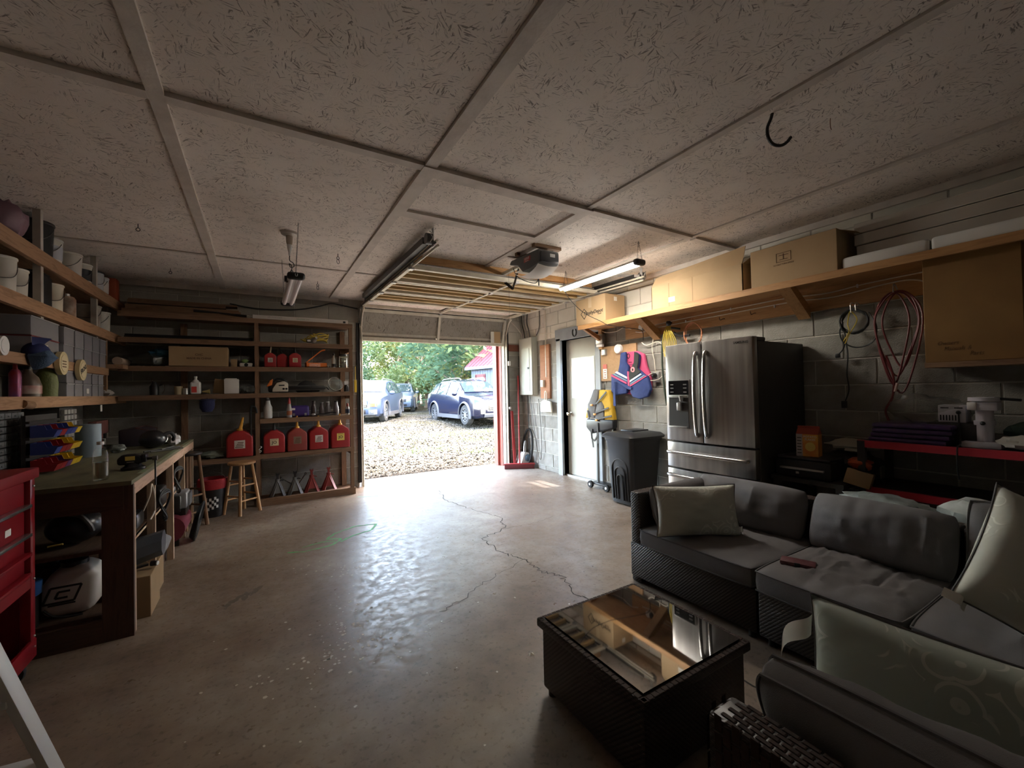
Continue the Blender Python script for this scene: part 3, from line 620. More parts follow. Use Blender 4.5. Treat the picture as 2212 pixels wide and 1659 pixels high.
# ---- cars
m_tyre = M('tyre', (.016, .016, .016), .85); m_rim = M('alloy', (.30, .31, .33), .35, .8); m_glass_car = M('car_glass', (.02, .03, .035), .04, 0, spec=.9); m_clad = M('grey_cladding', (.05, .05, .055), .7); m_chrome = M('chrome', (.42, .43, .44), .2, 1.0)
m_lamp = M('headlamp_lens', (.22, .23, .25), .15, .3); m_amber = M('amber_lens', (.10, .05, .02), .3); m_blackg = M('black_gloss', (.01, .01, .012), .15)
def lerp(a, b_, t_): return a+(b_-a)*t_
def car(name, label, loc, rz, paint, st, wb, spec):
    # st: list of (x, zlow, zbelt, ztop, wlow, wbelt, wtop); front is +x
    c = thing(name, label, 'car', loc, (0, 0, rz)); st = sorted(st)
    def sec(x):
        for i in range(len(st)-1):
            if st[i][0] <= x <= st[i+1][0]:
                t_ = (x-st[i][0])/(st[i+1][0]-st[i][0]); return [lerp(st[i][k_], st[i+1][k_], t_) for k_ in range(7)]
        return list(st[0] if x < st[0][0] else st[-1])
    def pts(x):
        _, zl, zb, zt, wl, wb_, wt = sec(x); zm = zl+(zb-zl)*.55
        return [(0, zl), (wl*.88, zl), (wl, zl+.10), (max(wl, wb_)*1.0, zm), (wb_, zb), (lerp(wb_, wt, .96), lerp(zb, zt, .92)), (wt*.86, zt), (0, zt+.015)]
    xs = []
    for i in range(len(st)-1): xs += [lerp(st[i][0], st[i+1][0], j/4) for j in range(4)]
    xs.append(st[-1][0]); b = B(); n = 14; rings = []
    for x in xs:
        h = pts(x); ring = [(x, y, z) for y, z in h]+[(x, -y, z) for y, z in reversed(h[1:-1])]; rings.append(ring)
    vs_ = [q for r_ in rings for q in r_]; f = []
    for i in range(len(rings)-1): f += [(i*n+k_, i*n+(k_+1) % n, (i+1)*n+(k_+1) % n, (i+1)*n+k_) for k_ in range(n)]
    f += [tuple(range(n)), tuple(range((len(rings)-1)*n+n-1, (len(rings)-1)*n-1, -1))]
    b.add(vs_, f); body = obj('body', b, paint, c, sm=50)
    cut = B(); R_ = spec['r']
    for x in wb:
        for s_ in (-1, 1): cut.cyl((x, s_*.62, R_), (x, s_*1.2, R_), R_+.055, n=28)
    co = obj('cutter', cut, None, c); md = body.modifiers.new('w', 'BOOLEAN'); md.object = co; md.solver = 'EXACT'
    dg = bpy.context.evaluated_depsgraph_get(); dg.update(); me = bpy.data.meshes.new_from_object(body.evaluated_get(dg)); body.modifiers.clear(); body.data = me
    me.polygons.foreach_set('use_smooth', [True]*len(me.polygons)); me.set_sharp_from_angle(angle=R(40)); bpy.data.objects.remove(co)
    Ws = spec
    # windscreen, rear glass, side windows
    def strip(nm, x0, x1, m_=10):
        def fn(u, v_):
            x = lerp(x0, x1, v_); h = pts(x); yw = h[6][0]*1.02; y = lerp(-yw, yw, u); z = h[6][1]+(h[7][1]-h[6][1])*(1-abs(2*u-1))
            nx = 1 if x0 > 0 else -1
            return (x+.012*nx, y, z+.012)
        obj(nm, B().grid(fn, 8, m_), m_glass_car, c, sm=60, fix=False)
    strip('windscreen', Ws['ws'][0], Ws['ws'][1])
    for s_ in (-1, 1):
        for (x0, x1) in Ws['sw']:
            def fn(u, v_, s_=s_):
                x = lerp(x0, x1, u); h = pts(x); y = lerp(h[4][0], h[5][0], .06+v_*.86); z = lerp(h[4][1], h[5][1], .06+v_*.86); return (x, s_*(y+.012), z+.004)
            obj('side_window', B().grid(fn, 6, 4), m_glass_car, c, sm=60, fix=False)
        k_ = B().sphere((Ws['ws'][0]-.12, s_*(sec(Ws['ws'][0])[5]+.13), sec(Ws['ws'][0])[2]+.10), .11, 10, 7, (.55, 1.0, .75)); obj('wing_mirror', k_, paint, c)
        q = B(); zr = sec(-.3)[3]; wr = sec(-.3)[6]*.80; q.tube([(.35, s_*wr, zr-.03), (.2, s_*wr, zr+.045), (-.4, s_*wr, zr+.055), (-1.2, s_*wr, zr+.035), (-1.4, s_*wr, zr-.03)], .018, 6, sm=3); obj('roof_rail', q, m_galv, c)
        q = B()
        for x in wb:
            P = [(x+math.cos(a)*(R_+.085), s_*(sec(x)[4]+.012), R_+math.sin(a)*(R_+.085)) for a in [PI*i/12 for i in range(-1, 14)]]
            q.tube(P, .045, 6, flat=.5)
        q.box(wb[1]+R_, s_*(sec(0)[4]-.03), .22, wb[0]-R_, s_*(sec(0)[4]+.02), .36); obj('cladding', q, Ws.get('clad', m_clad), c)
        for x in wb:
            w_ = thing('wheel', 'wheel', 'wheel'); bpy.data.objects.remove(w_)
            y0 = s_*(sec(x)[4]-.02); ty = B(); M_ = TR((x, y0, R_), rx=90*s_ if s_ < 0 else 90)
            ty.lathe([(R_*.66, -.11), (R_*.93, -.11), (R_, -.07), (R_, .07), (R_*.93, .11), (R_*.66, .11)], 28, TR((x, y0-s_*.09, R_), rx=90), cap=False); wh = obj('tyre', ty, m_tyre, c)
            rm = B(); rm.cyl((x, y0-s_*.02, R_), (x, y0-s_*.05, R_), R_*.2, n=14)
            for k2 in range(10):
                a = 2*PI*k2/10; rm.bar((x, y0-s_*.012, R_), (x+math.cos(a)*R_*.68, y0-s_*.006, R_+math.sin(a)*R_*.68), .035, .02, (0, 1, 0))
            rm.lathe([(R_*.62, 0), (R_*.70, 0), (R_*.70, .03), (R_*.62, .03)], 28, TR((x, y0+.015, R_), rx=90), cap=False); obj('rim', rm, m_rim, wh)
            dk = B().cyl((x, y0-s_*.10, R_), (x, y0-s_*.06, R_), R_*.68, n=20); obj('brake_disc', dk, m_blackg, wh)
    spec['front'](c, sec, pts); return c
def patch(c, nm, sec, y0, y1, z0, z1, mat, out=.02, nx=6, bev=0):
    # a plate that follows the nose: x from st front by y
    def fx(y, z): return spec_x(sec, y, z)+out
    b = B(); b.grid(lambda u, v_: (fx(lerp(y0, y1, u), lerp(z0, z1, v_)), lerp(y0, y1, u), lerp(z0, z1, v_)), nx, 3); return obj(nm, b, mat, c, sm=60, fix=False)
def spec_x(sec, y, z):
    lo, hi = .8, 2.45
    for _ in range(26):
        m_ = (lo+hi)/2; s_ = sec(m_); w_ = lerp(s_[4], s_[5], min(1, max(0, (z-s_[1])/max(.01, s_[2]-s_[1]))))
        ok = s_[0] >= m_-.01 and w_ >= abs(y) and s_[1] <= z <= s_[3]+.02 and m_ <= NOSE[0]
        lo, hi = (m_, hi) if ok else (lo, m_)
    return lo
NOSE = [2.3]
ST = [(2.30, .42, .62, .66, .55, .55, .50), (2.24, .30, .78, .88, .78, .76, .66), (2.05, .25, .88, .99, .89, .87, .76), (1.75, .24, .95, 1.05, .92, .91, .80), (1.05, .24, 1.02, 1.13, .925, .92, .80), (.30, .24, 1.04, 1.58, .925, .91, .66), (-.15, .24, 1.05, 1.66, .925, .90, .65), (-1.15, .25, 1.08, 1.64, .92, .90, .64), (-1.75, .26, 1.12, 1.55, .91, .88, .62), (-2.15, .32, 1.10, 1.18, .88, .84, .70), (-2.30, .42, .85, .90, .78, .74, .66)]
def front_navy(c, sec, pts):
    NOSE[0] = 2.28
    patch(c, 'grille_surround', sec, -.50, .50, .50, .84, m_chrome, .025); patch(c, 'grille', sec, -.45, .45, .53, .80, m_blackg, .035)
    for z in (.56, .62, .68, .74): patch(c, 'grille_bar', sec, -.44, .44, z, z+.03, m_chrome, .045)
    text(c, 'GMC', .09, M('red_badge', (.25, .02, .02), .3), (2.36, 0, .68), rot=(90, 0, 90), name='badge')
    for s_ in (-1, 1):
        patch(c, 'headlight', sec, s_*.50, s_*.84, .66, .82, m_lamp, .03); patch(c, 'fog_light_trim', sec, s_*.58, s_*.74, .42, .58, m_chrome, .03)
    patch(c, 'bumper_trim', sec, -.62, .62, .30, .42, m_clad, .035); patch(c, 'skid_plate', sec, -.6, .6, .40, .44, m_chrome, .045)
    patch(c, 'number_plate', sec, -.15, .15, .33, .47, M('navy_plate', (.2, .21, .22), .5), .06)
m_navy = M('navy_paint', (.003, .005, .018), .2, .2, coat=.5); m_sub = M('light_blue_grey_paint', (.035, .05, .09), .3, .3, coat=.3); m_ford = M('silver_blue_paint', (.06, .08, .115), .3, .4, coat=.3)
SP_ = dict(r=.365, ws=(1.0, .34), sw=((.62, -.12), (-.2, -1.05), (-1.13, -1.62)))
car('suv', 'dark navy SUV with a chrome grille and grey wheel arches parked on the gravel', (7.05, 14.95, .09), -88, m_navy, ST, (1.40, -1.33), dict(SP_, front=front_navy))
def front_sub(c, sec, pts):
    NOSE[0] = 2.28
    patch(c, 'grille', sec, -.46, .46, .60, .84, m_blackg, .03)
    for z in (.63, .69, .75, .80): patch(c, 'grille_bar', sec, -.42, .42, z, z+.022, m_chrome, .04)
    k_ = B().sphere((2.34, 0, .73), .05, 10, 6, (.2, 1.4, .8)); obj('badge', k_, m_chrome, c)
    for s_ in (-1, 1):
        patch(c, 'headlight', sec, s_*.50, s_*.86, .76, .90, m_lamp, .03); patch(c, 'turn_signal', sec, s_*.55, s_*.80, .62, .74, m_amber, .03); patch(c, 'fog_light_housing', sec, s_*.50, s_*.80, .34, .52, m_clad, .03)
        q = B().sphere((spec_x(sec, s_*.64, .43)+.03, s_*.64, .43), .05, 10, 6, (.4, 1, 1)); obj('fog_light', q, m_lamp, c)
    patch(c, 'lower_grille', sec, -.40, .40, .36, .50, m_blackg, .03); patch(c, 'bumper', sec, -.75, .75, .27, .35, m_clad, .035)
car('suv', 'light blue-grey SUV with black wheel-arch trim, parked beside the brown shelves side of the door', (4.05, 18.15, .175), -118, m_sub, ST, (1.36, -1.31), dict(SP_, front=front_sub))
def front_ford(c, sec, pts):
    NOSE[0] = 2.28
    patch(c, 'grille', sec, -.52, .52, .58, .88, m_blackg, .028)
    for z in (.60, .68, .76, .83): patch(c, 'grille_bar', sec, -.50, .50, z, z+.045, m_chrome, .04)
    k_ = B().sphere((2.36, 0, .77), .085, 14, 7, (.15, 1.5, .62)); obj('badge', k_, M('blue_oval', (.01, .02, .12), .2), c)
    for s_ in (-1, 1): patch(c, 'headlight', sec, s_*.56, s_*.88, .74, .90, m_lamp, .03)
    patch(c, 'lower_grille', sec, -.55, .55, .36, .46, m_blackg, .03); patch(c, 'number_plate', sec, -.16, .16, .52, .62, M('plate', (.4, .45, .55), .5), .06)
car('suv', 'silver-blue SUV with a wide chrome bar grille parked farthest from the garage', (7.35, 25.3, .18), -112, m_ford, ST, (1.42, -1.40), dict(SP_, front=front_ford))
# ================================================================== CEILING FIXTURES
m_tube_on = emis('lit_led_lens', (1.0, .94, .85), 13.0)
m_tube_off = M('pale_led_lens', (.86, .80, .80), .35)
def chain(parent, p, q, n_=None):
    p, q = Vector(p), Vector(q); Ln = (q-p).length; n_ = n_ or max(4, int(Ln/.014)); b = B(); d = (q-p)/n_
    s1 = d.normalized().orthogonal().normalized(); s2 = d.normalized().cross(s1)
    for i in range(n_):
        c = p+d*(i+.5); s_ = s1 if i % 2 else s2; h = d*.62; w_ = s_*.0042
        b.tube([c-h, c-h*.6+w_, c+h*.6+w_, c+h, c+h*.6-w_, c-h*.6-w_], .0013, 4, closed=True)
    return obj('chain', b, m_galv_dark, parent, fix=False)
def shoplight(label, loc, on, rz=0, tilt=0):
    t_ = thing('shop_light', label, 'light', loc, (tilt, 0, rz))
    b = B().prism([(-.055, .0), (-.045, .022), (.045, .022), (.055, 0)], 'y', -.56, .56); obj('reflector', b, m_white_pl, t_)
    for x in (-.03, .03): obj('tube', B().cyl((x, -.56, -.004), (x, .56, -.004), .017, n=14), m_tube_on if on else m_tube_off, t_)
    for s_ in (-1, 1):
        if on and s_ > 0: continue
        b = B().box(-.062, s_*.555-.03, -.026, .062, s_*.555+.03, .030); e = obj('end_cap', b, m_black, t_, bev=.022, seg=3)
    return t_
l1 = shoplight('lit LED shop light hung on chains over the wall shelf', (2.95, 3.17, 2.435), True)
chain(l1, (-.03, -.56, .03), (0, -.55, H-2.435)); chain(l1, (.03, -.56, .03), (.0, -.55, H-2.435)); chain(l1, (-.03, .5, .02), (0, .5, H-2.435)); chain(l1, (.03, .5, .02), (.0, .5, H-2.435))
l2 = shoplight('unlit twin-tube LED shop light hanging from the ceiling near the brown shelves', (.25, 4.14, 2.215), False)
chain(l2, (0, -.53, .03), (.02, -.56, H-2.215), 40); chain(l2, (-.03, .5, .02), (-.05, .5, H-2.215), 30)
text(l2, 'U', .03, m_white, (0, -.588, .002), name='logo')
bf = thing('lamp_holder', 'porcelain ceiling lamp holder with a black plug adapter', 'lamp holder', (.222, 3.83, H))
obj('base', B().lathe([(.065, 0), (.06, -.018), (.035, -.03)], 20), M('porcelain', (.62, .58, .54), .35), bf)
obj('socket', B().lathe([(.026, -.028), (.024, -.08), (.020, -.10)], 16), M('porcelain_tan', (.45, .38, .3), .4), bf)
obj('adapter', B().lathe([(.019, -.098), (.018, -.13), (.010, -.155), (.006, -.19)], 14), m_white_pl, bf)
cd = B().tube([(.222, 3.83, 2.44), (.222, 3.825, 2.40), (.245, 3.80, 2.375), (.25, 3.79, 2.345), (.225, 3.80, 2.34), (.218, 3.81, 2.37), (.235, 3.80, 2.345), (.23, 3.79, 2.31), (.20, 3.76, 2.26), (.185, 3.74, 2.22), (.20, 3.73, 2.20), (.222, 3.74, 2.28), (.235, 3.75, 2.30), (.245, 3.72, 2.26), (.26, 3.66, 2.24), (.25, 3.60, 2.235)], .0035, 6, sm=5)
cd.box(.178, 3.735, 2.205, .198, 3.755, 2.25); one('looped_lead', cd, m_black, 'black looped cord plugging the unlit shop light into the lamp holder', 'cord')
# screw eyes and rings
def eye(label, x, y, ring2):
    t_ = thing('screw_eye', label, 'hook', (x, y, H), group='screw eyes in the ceiling')
    b = B().cyl((0, 0, 0), (0, 0, -.03), .003, n=6); b.tube([(math.cos(a)*.012, 0, -.042+math.sin(a)*.012) for a in [2*PI*i/12 for i in range(12)]], .0028, 5, closed=True); obj('eye', b, m_brush_dark, t_)
    if ring2: obj('ring', B().tube([(math.cos(a)*.012, math.cos(a)*.01, -.075+math.sin(a)*.022) for a in [2*PI*i/12 for i in range(12)]], .0028, 5, closed=True), m_brush_dark, t_)
eye('dark screw eye in the ceiling over the workbench side wall shelves', -.777, 4.164, False); eye('dark screw eye in the ceiling close to the brown shelf corner', -.77, 5.465, False)
eye('dark screw eye carrying a ring, near the lamp holder', .648, 4.203, True); eye('small screw eye carrying a ring, near the raised door track', .598, 5.356, True)
one('ceiling_hook', B().tube([(0, 0, 0), (-.006, .004, -.025), (-.022, .013, -.07), (-.02, .012, -.115), (-.002, .001, -.15), (.03, -.018, -.158), (.055, -.033, -.145), (.075, -.045, -.118)], .0075, 7, sm=5), m_brush_dark, 'large dark bent hook screwed into the ceiling', 'hook', loc=(2.155, 1.06, H))
one('wire_hook', B().tube([(0, 0, 0), (-.004, 0, -.02), (-.002, 0, -.045), (.008, 0, -.055)], .002, 5, sm=4), M('rusty', (.3, .16, .1), .7, .4), 'thin rusty wire end poking from the ceiling', 'wire', loc=(2.452, .935, H))
# opener
op = thing('garage_door_opener', 'grey and white garage door opener motor hung under the ceiling', 'opener', (2.27, 3.28, 2.45))
m_opgrey = M('opener_grey', (.10, .105, .11), .45); m_opdark = M('opener_dark', (.035, .038, .045), .3)
b = B().prism([(-.22, .0), (-.22, .125), (.26, .145), (.30, .11), (.14, .06), (.06, -.02), (-.08, -.02)], 'x', -.115, .115); obj('housing', b, m_opgrey, op, bev=.015)
obj('front_panel', B().box(-.10, -.242, .005, .10, -.215, .105), m_opdark, op, bev=.014)
obj('control_plate', B().box(-.005, -.246, .055, .05, -.24, .085), m_white_pl, op, sm=0)
b = B().grid(lambda u, v_: (-.11+.22*u, -.20+.40*v_, -.005-.055*math.sin(PI*v_)**.7-.012*math.sin(PI*u)), 8, 12); b.grid(lambda u, v_: (-.11+.22*u, -.20+.40*v_, .01), 1, 1); obj('lens_cover', b, M('milky_lens', (.72, .68, .62), .35), op)
bd = obj('badge', B().box(-.118, -.09, .055, -.1148, .02, .10), M('badge_red', (.45, .06, .05), .4), op, bev=.006); text(bd, 'GENIE', .028, m_white, (-.1192, -.035, .083), face='-x', ext=.0003); text(bd, 'SilentMax', .014, m_white, (-.1192, -.035, .062), face='-x', ext=.0003)
[obj('hanger_bracket', B().box(x-.004, -.16, .145, x+.004, .12, .175), m_galv, op, sm=0) for x in (-.101, .101)]
obj('mounting_block', B().box(-.14, -.20, .15, .16, -.15, H-2.45), m_oldwood, op, sm=0); obj('mounting_block', B().box(-.14, .10, .15, .16, .14, H-2.45), m_oldwood, op, sm=0)
obj('rail', B().box(-.018, .25, .095, .018, 2.86, .125), m_cream_metal, op, sm=0)
obj('door_arm', B().bar((0, .30, .09), (.06, .52, -.06), .03, .006, (1, 0, 0)).bar((.06, .52, -.06), (.02, .62, .03), .03, .006, (1, 0, 0)), m_brush_dark, op, sm=0)
obj('release_cord', B().tube([(-.05, .32, .09), (-.03, .28, .0), (.03, .20, -.06), (.10, .14, -.08), (.12, .12, -.02), (.12, .1, .0)], .004, 6, sm=5).tube([(.12, .12, -.02), (.12, .12, -.11)], .007, 6), m_black, op)
obj('pull_string', B().tube([(0, .5, .09), (0, .5, -.45)], .0012, 4), m_black, op)
obj('header_board', B().box(DX0+.08, 3.90, 2.555, DX1-.06, 3.93, H), m_pine_x, ceiling, sm=0)

# ================================================================== RIGHT WALL
sh = thing('wall_shelf', 'long pine wall shelf on diagonal braces carrying cardboard boxes', 'shelf', (3.76, 2.1, 2.085))
obj('shelf_board', B().box(-.18, -2.7, .0, .185, 2.1, .035), m_pine, sh, sm=0)
obj('front_edge', B().box(-.205, -2.7, -.018, -.18, 2.1, .036), m_pine, sh, sm=0)
obj('ledger_board', B().box(.155, -2.7, -.18, .186, 1.62, -.001), m_pine, sh, sm=0)
for y in (1.14, -.38, -1.9): obj('brace', B().prism([(-.18, 0), (-.07, 0), (.155, -.14), (.155, -.235)], 'y', y-.045, y+.045), m_pine_x, sh, sm=0)
obj('end_brace', B().prism([(-.18, 0), (-.09, 0), (.15, -.10), (.15, -.17)], 'y', 2.03, 2.07), m_pine_x, sh, sm=0)
obj('end_post', B().box(.13, 2.02, -.26, .18, 2.08, 0), m_pine_z, sh, sm=0)
# wall boards round the service
one('plywood_patch', B().box(-.012, -.21, -.075, .012, .30, .075), m_pine, 'small plywood square screwed to the wall under the shelf end, holding a reel', 'board', loc=(3.93, 3.38, 2.0), sm=0)
def cable(name, label, pts, r, mat, cat='cord', sm=6, n=6, group=None): return one(name, B().tube(pts, r, n, sm=sm), mat, label, cat, group)
m_romex = M('cream_cable', (.72, .66, .55), .5)
cable('cable', 'upper cream cable stapled along the shelf ledger', [(3.90, 3.25, 2.02), (3.905, 2.9, 2.035), (3.905, 2.3, 2.045), (3.905, 1.85, 2.05), (3.90, 1.55, 2.03), (3.905, 1.3, 2.05), (3.905, .92, 2.06)], .005, m_romex)
cable('cable', 'lower cream cable that loops down beside the wall cabinet', [(3.90, 3.2, 1.985), (3.905, 2.8, 1.995), (3.905, 2.3, 2.005), (3.905, 1.8, 2.01), (3.895, 1.5, 1.99), (3.905, 1.2, 2.02), (3.90, 1.05, 2.02), (3.895, .96, 1.98), (3.895, .93, 1.92)], .005, m_romex)
for k_, y in enumerate((2.85, 2.35, 1.95, 1.35, .97)):
    one('cable_staple', B().box(-.004, -.006, -.014, .008, .006, .014), m_white_pl, 'white staple clipping the cream cable to the ledger', 'staple', 'cable staples on the ledger', loc=(3.903, y, 2.045 if k_ % 2 else 2.0), bev=.003)
for k_, (y, z, l_) in enumerate(((2.42, 1.955, 'bent hook holding nothing, nearer the side door'), (2.12, 1.96, 'bent hook holding nothing, close to the middle shelf brace'))):
    one('wall_hook', B().tube([(.02, 0, .01), (-.03, 0, .005), (-.07, 0, -.01), (-.085, 0, 0), (-.088, 0, .018)], .004, 6, sm=4), M('rust_steel%d' % k_, (.16, .085, .05), .55, .7), 'rusty '+l_, 'hook', loc=(3.915, y, z))
# boxes
bx = thing('cardboard_box', 'square cardboard box printed with a diamond logo on the shelf end', 'box', (3.73, 3.97, 2.121))
obj('carton', B().box(-.165, -.27, 0, .165, .27, .33), m_card, bx, bev=.004, seg=1)
obj('tape', B().box(-.166, -.03, .2, -.1652, .03, .331), M('clear_tape', (.55, .41, .25), .35), bx, sm=0)
b = B()
for a, c in (((.17, .14), (.11, .20)), ((.11, .20), (.05, .14)), ((.05, .14), (.11, .07)), ((.11, .07), (.17, .14))): b.bar((-.167, a[0], a[1]), (-.167, c[0], c[1]), .002, .008, (0, -(c[1]-a[1]), (c[0]-a[0])))
obj('logo', b, m_ink, bx, sm=0); text(bx, 'TrophyDepot', .062, m_ink, (-.168, .12, .135), face='-x', align='LEFT', shear=.25, bold=.001); text(bx, '.com', .032, m_ink, (-.168, -.17, .10), face='-x', shear=.2)
obj('label_sticker', B().box(-.02, -.2715, .25, .03, -.2705, .30), m_paper, bx, sm=0)
bx = thing('cardboard_box', 'long open cardboard box with its lid flap raised on the shelf', 'box', (3.75, 2.53, 2.121))
b = B().box(-.17, -.49, 0, .165, .49, .008); b.box(-.17, -.49, 0, -.163, .49, .24).box(.158, -.49, 0, .165, .49, .24).box(-.17, .483, 0, .165, .49, .24).box(-.17, -.49, 0, .165, -.483, .24); obj('carton', b, m_card, bx, sm=0)
c = [(-.17, .49, .24), (-.17, -.49, .24), (-.115, -.49, .40), (-.115, .47, .345)]; b = B().add(c+[(x+.006, y, z) for x, y, z in c], [(0, 1, 2, 3), (7, 6, 5, 4), (0, 4, 5, 1), (1, 5, 6, 2), (2, 6, 7, 3), (3, 7, 4, 0)]); obj('flap', b, m_card, bx, sm=0)
c = [(-.163, -.487, .24), (.15, -.487, .24), (.10, -.56, .30), (-.12, -.56, .30)]; b = B().add(c+[(x, y-.005, z) for x, y, z in c], [(0, 1, 2, 3), (7, 6, 5, 4), (0, 4, 5, 1), (1, 5, 6, 2), (2, 6, 7, 3), (3, 7, 4, 0)]); obj('flap', b, m_card_dk, bx, sm=0)
for y in (.27, .0): obj('crease', B().box(-.1712, y-.003, .0, -.1695, y+.003, .24), m_card_dk, bx, sm=0)
st_ = obj('label_sticker', B().box(-.1722, .20, .045, -.170, .275, .095), m_paper, bx, sm=0); text(st_, 'SAMSUNG', .012, m_ink, (-.1726, .237, .07), face='-x', ext=.0002)
bx = thing('cardboard_box', 'tall cardboard box printed with a handling symbol, open at one end, on the shelf', 'box', (3.75, 1.66, 2.121))
obj('carton', B().box(-.17, -.31, 0, .165, .31, .31), m_card, bx, bev=.003, seg=1)
c = [(-.16, -.312, .30), (.15, -.312, .30), (.13, -.40, .27), (-.10, -.40, .27)]; b = B().add(c+[(x, y-.004, z-.004) for x, y, z in c], [(0, 1, 2, 3), (7, 6, 5, 4), (0, 4, 5, 1), (1, 5, 6, 2), (2, 6, 7, 3), (3, 7, 4, 0)]); obj('flap', b, m_card_dk, bx, sm=0)
b = B()
for q in ((-.055, .055, .165, .168), (-.055, .055, .235, .238), (-.055, -.052, .165, .238), (.052, .055, .165, .238), (-.035, .035, .215, .219), (-.03, .03, .182, .186), (-.004, .004, .186, .228)): b.box(-.1718, q[0]+.05, q[2], -.170, q[1]+.05, q[3])
obj('handling_symbol', b, m_brownink, bx, sm=0); text(bx, 'DO NOT TURN UPSIDE', .018, m_brownink, (-.1718, .05, .145), face='-x', ext=.0003, sx=.8)
for k_, z in enumerate((2.121, 2.215, 2.305, 2.39)):
    one('flat_carton', B().box(3.73, -2.4, z, 3.925, 1.30-.012*(k_ == 1), z+(.088, .084, .079, .075)[k_]), M('grey_board%d' % k_, (.56, .52, .46), .85, c2=(.50, .46, .40), sc=3), ('lowest','second lowest','second highest','topmost')[k_]+' long flat grey-white carton of the stack on the wall shelf', 'carton', 'flat cartons stacked on the shelf', bev=.004, seg=1)
for y0, y1, l_ in ((.872, 1.33, 'short white foam-wrapped strip at the end of the shelf, beside the printed box'), (-2.2, .865, 'long white foam-wrapped strip lying on the shelf over the wall cabinet')):
    one('foam_strip', B().box(-.055, y0-1, 0, .055, y1-1, .085), M('foam_white', (.78, .78, .76), .6, bs=.2, bsc=14) if y1 > 1 else bpy.data.materials['foam_white'], l_, 'packing foam', loc=(3.648, 1, 2.121), bev=.02, seg=3)
# wall cabinet
wc = thing('wall_cabinet', 'brown hardboard wall cabinet with faint handwriting under the shelf', 'cabinet', (3.79, .71, 1.405))
m_hard = M('hardboard', (.30, .16, .045), .7, c2=(.25, .13, .036), sc=5); m_pencil = M('faded_marker', (.17, .09, .03), .8)
obj('carcass', B().box(-.15, -.20, 0, .14, .20, .66), m_hard, wc, sm=0); obj('door', B().box(-.172, -.203, .02, -.151, .203, .675), m_hard, wc, bev=.003, seg=1)
obj('bottom_lip', B().box(-.18, -.205, -.012, .14, .205, .02), m_oldwood_y, wc, sm=0)
for s_, z, y in (('Owners', .135, .10), ('Manuals &', .10, .06), ('Parts', .065, -.02)): text(wc, s_, .036, m_pencil, (-.1726, y, z), face='-x', name='handwriting', ext=.0002, shear=.3, sx=.8)
# cords on the wall
def coil(cy_, cz_, ry, rz_, turns, x0, seed, jit=.012, n_=22):
    r_ = random.Random(seed); P = []
    for i in range(int(turns*n_)):
        a = 2*PI*i/n_; k_ = 1+r_.uniform(-.03, .03)+.04*math.sin(i/n_*1.7); P.append((x0-.012*math.sin(i*.37)-.02*r_.random()*.5, cy_+math.sin(a)*ry*k_+.006*math.sin(i/n_*2.1), cz_+math.cos(a)*rz_*k_-.01*(i/n_ % 1)))
    return P
m_cordb = M('black_cord', (.02, .022, .022), .5); m_yel = M('yellow_cord', (.62, .46, .06), .5); m_org = M('orange_cord', (.62, .25, .12), .5); m_redh = M('red_hose', (.15, .02, .022), .5)
t_ = thing('extension_cord', 'coiled black extension cord with dangling plug hung on a double hook', 'cord', (3.88, 1.37, 1.78))
P = [(x-3.88, y-1.37, z-1.78) for x, y, z in coil(1.37, 1.78, .085, .088, 5.3, 3.885, 4)]
obj('coil', B().tube(P, .0055, 6, sm=2), m_cordb, t_); obj('loose_loop', B().tube([(0, .07, .0), (-.02, .085, -.08), (-.02, .06, -.16), (-.01, -.02, -.205), (-.02, -.12, -.17), (-.02, -.14, -.06), (0, -.09, .05)], .005, 6, sm=6), m_cordb, t_)
obj('lead', B().tube([(0, .06, -.08), (-.01, .055, -.15), (0, .075, -.21), (0, .105, -.245)], .0045, 6, sm=5), m_cordb, t_); obj('plug', B().box(-.012, .095, -.275, .012, .125, -.24), m_black, t_, bev=.005)
obj('lead', B().tube([(0, .06, -.12), (0, .045, -.25), (0, .055, -.40), (0, .045, -.52), (0, .07, -.61)], .0045, 6, sm=5), m_cordb, t_); obj('plug', B().box(-.012, .06, -.665, .012, .095, -.61), m_black, t_, bev=.006)
obj('hook', B().tube([(.02, .0, .13), (-.03, .0, .135), (-.05, .0, .115), (-.045, .0, .06)], .004, 6, sm=4).tube([(.02, -.03, .12), (-.03, -.03, .13), (-.05, -.03, .11), (-.045, -.03, .07)], .004, 6, sm=4), m_galv, t_)
obj('yellow_twine', B().tube([(-.04, .01, .07), (-.03, .03, -.02), (-.035, .02, -.08), (-.03, .06, -.15)], .004, 5, sm=4).tube([(-.04, .0, .07), (-.03, -.03, .0), (-.03, .02, -.1), (-.03, .05, -.17)], .004, 5, sm=4), m_yel, t_)
t_ = thing('air_hose', 'dark red air hose draped in long loops from a hook beside the wall cabinet', 'hose', (3.88, 1.12, 1.7))
for k_, (w_, dn, of) in enumerate(((.12, .30, .0), (.095, .36, .02), (.10, .24, -.03), (.13, .42, -.02))):
    obj('hose_loop', B().tube([(-.015*k_, of, .245), (-.02, of+w_*.7, .18), (-.02-.01*k_, of+w_, .02), (-.02, of+w_*.6, -dn*.7), (-.02, of, -dn-.05), (-.03, of-w_*.6, -dn*.6), (-.02-.012*k_, of-w_, .03), (-.02, of-w_*.6, .19)], .006, 7, closed=True, sm=6), m_redh, t_)
obj('hose_tail', B().tube([(-.02, .06, -.2), (-.03, .02, -.36), (-.03, .03, -.5), (-.03, .07, -.6), (-.03, .04, -.7)], .007, 6, sm=5), m_redh, t_); obj('hook', B().tube([(.03, 0, .27), (-.02, 0, .30), (-.045, 0, .29), (-.05, 0, .24)], .0045, 6, sm=4), m_galv, t_)
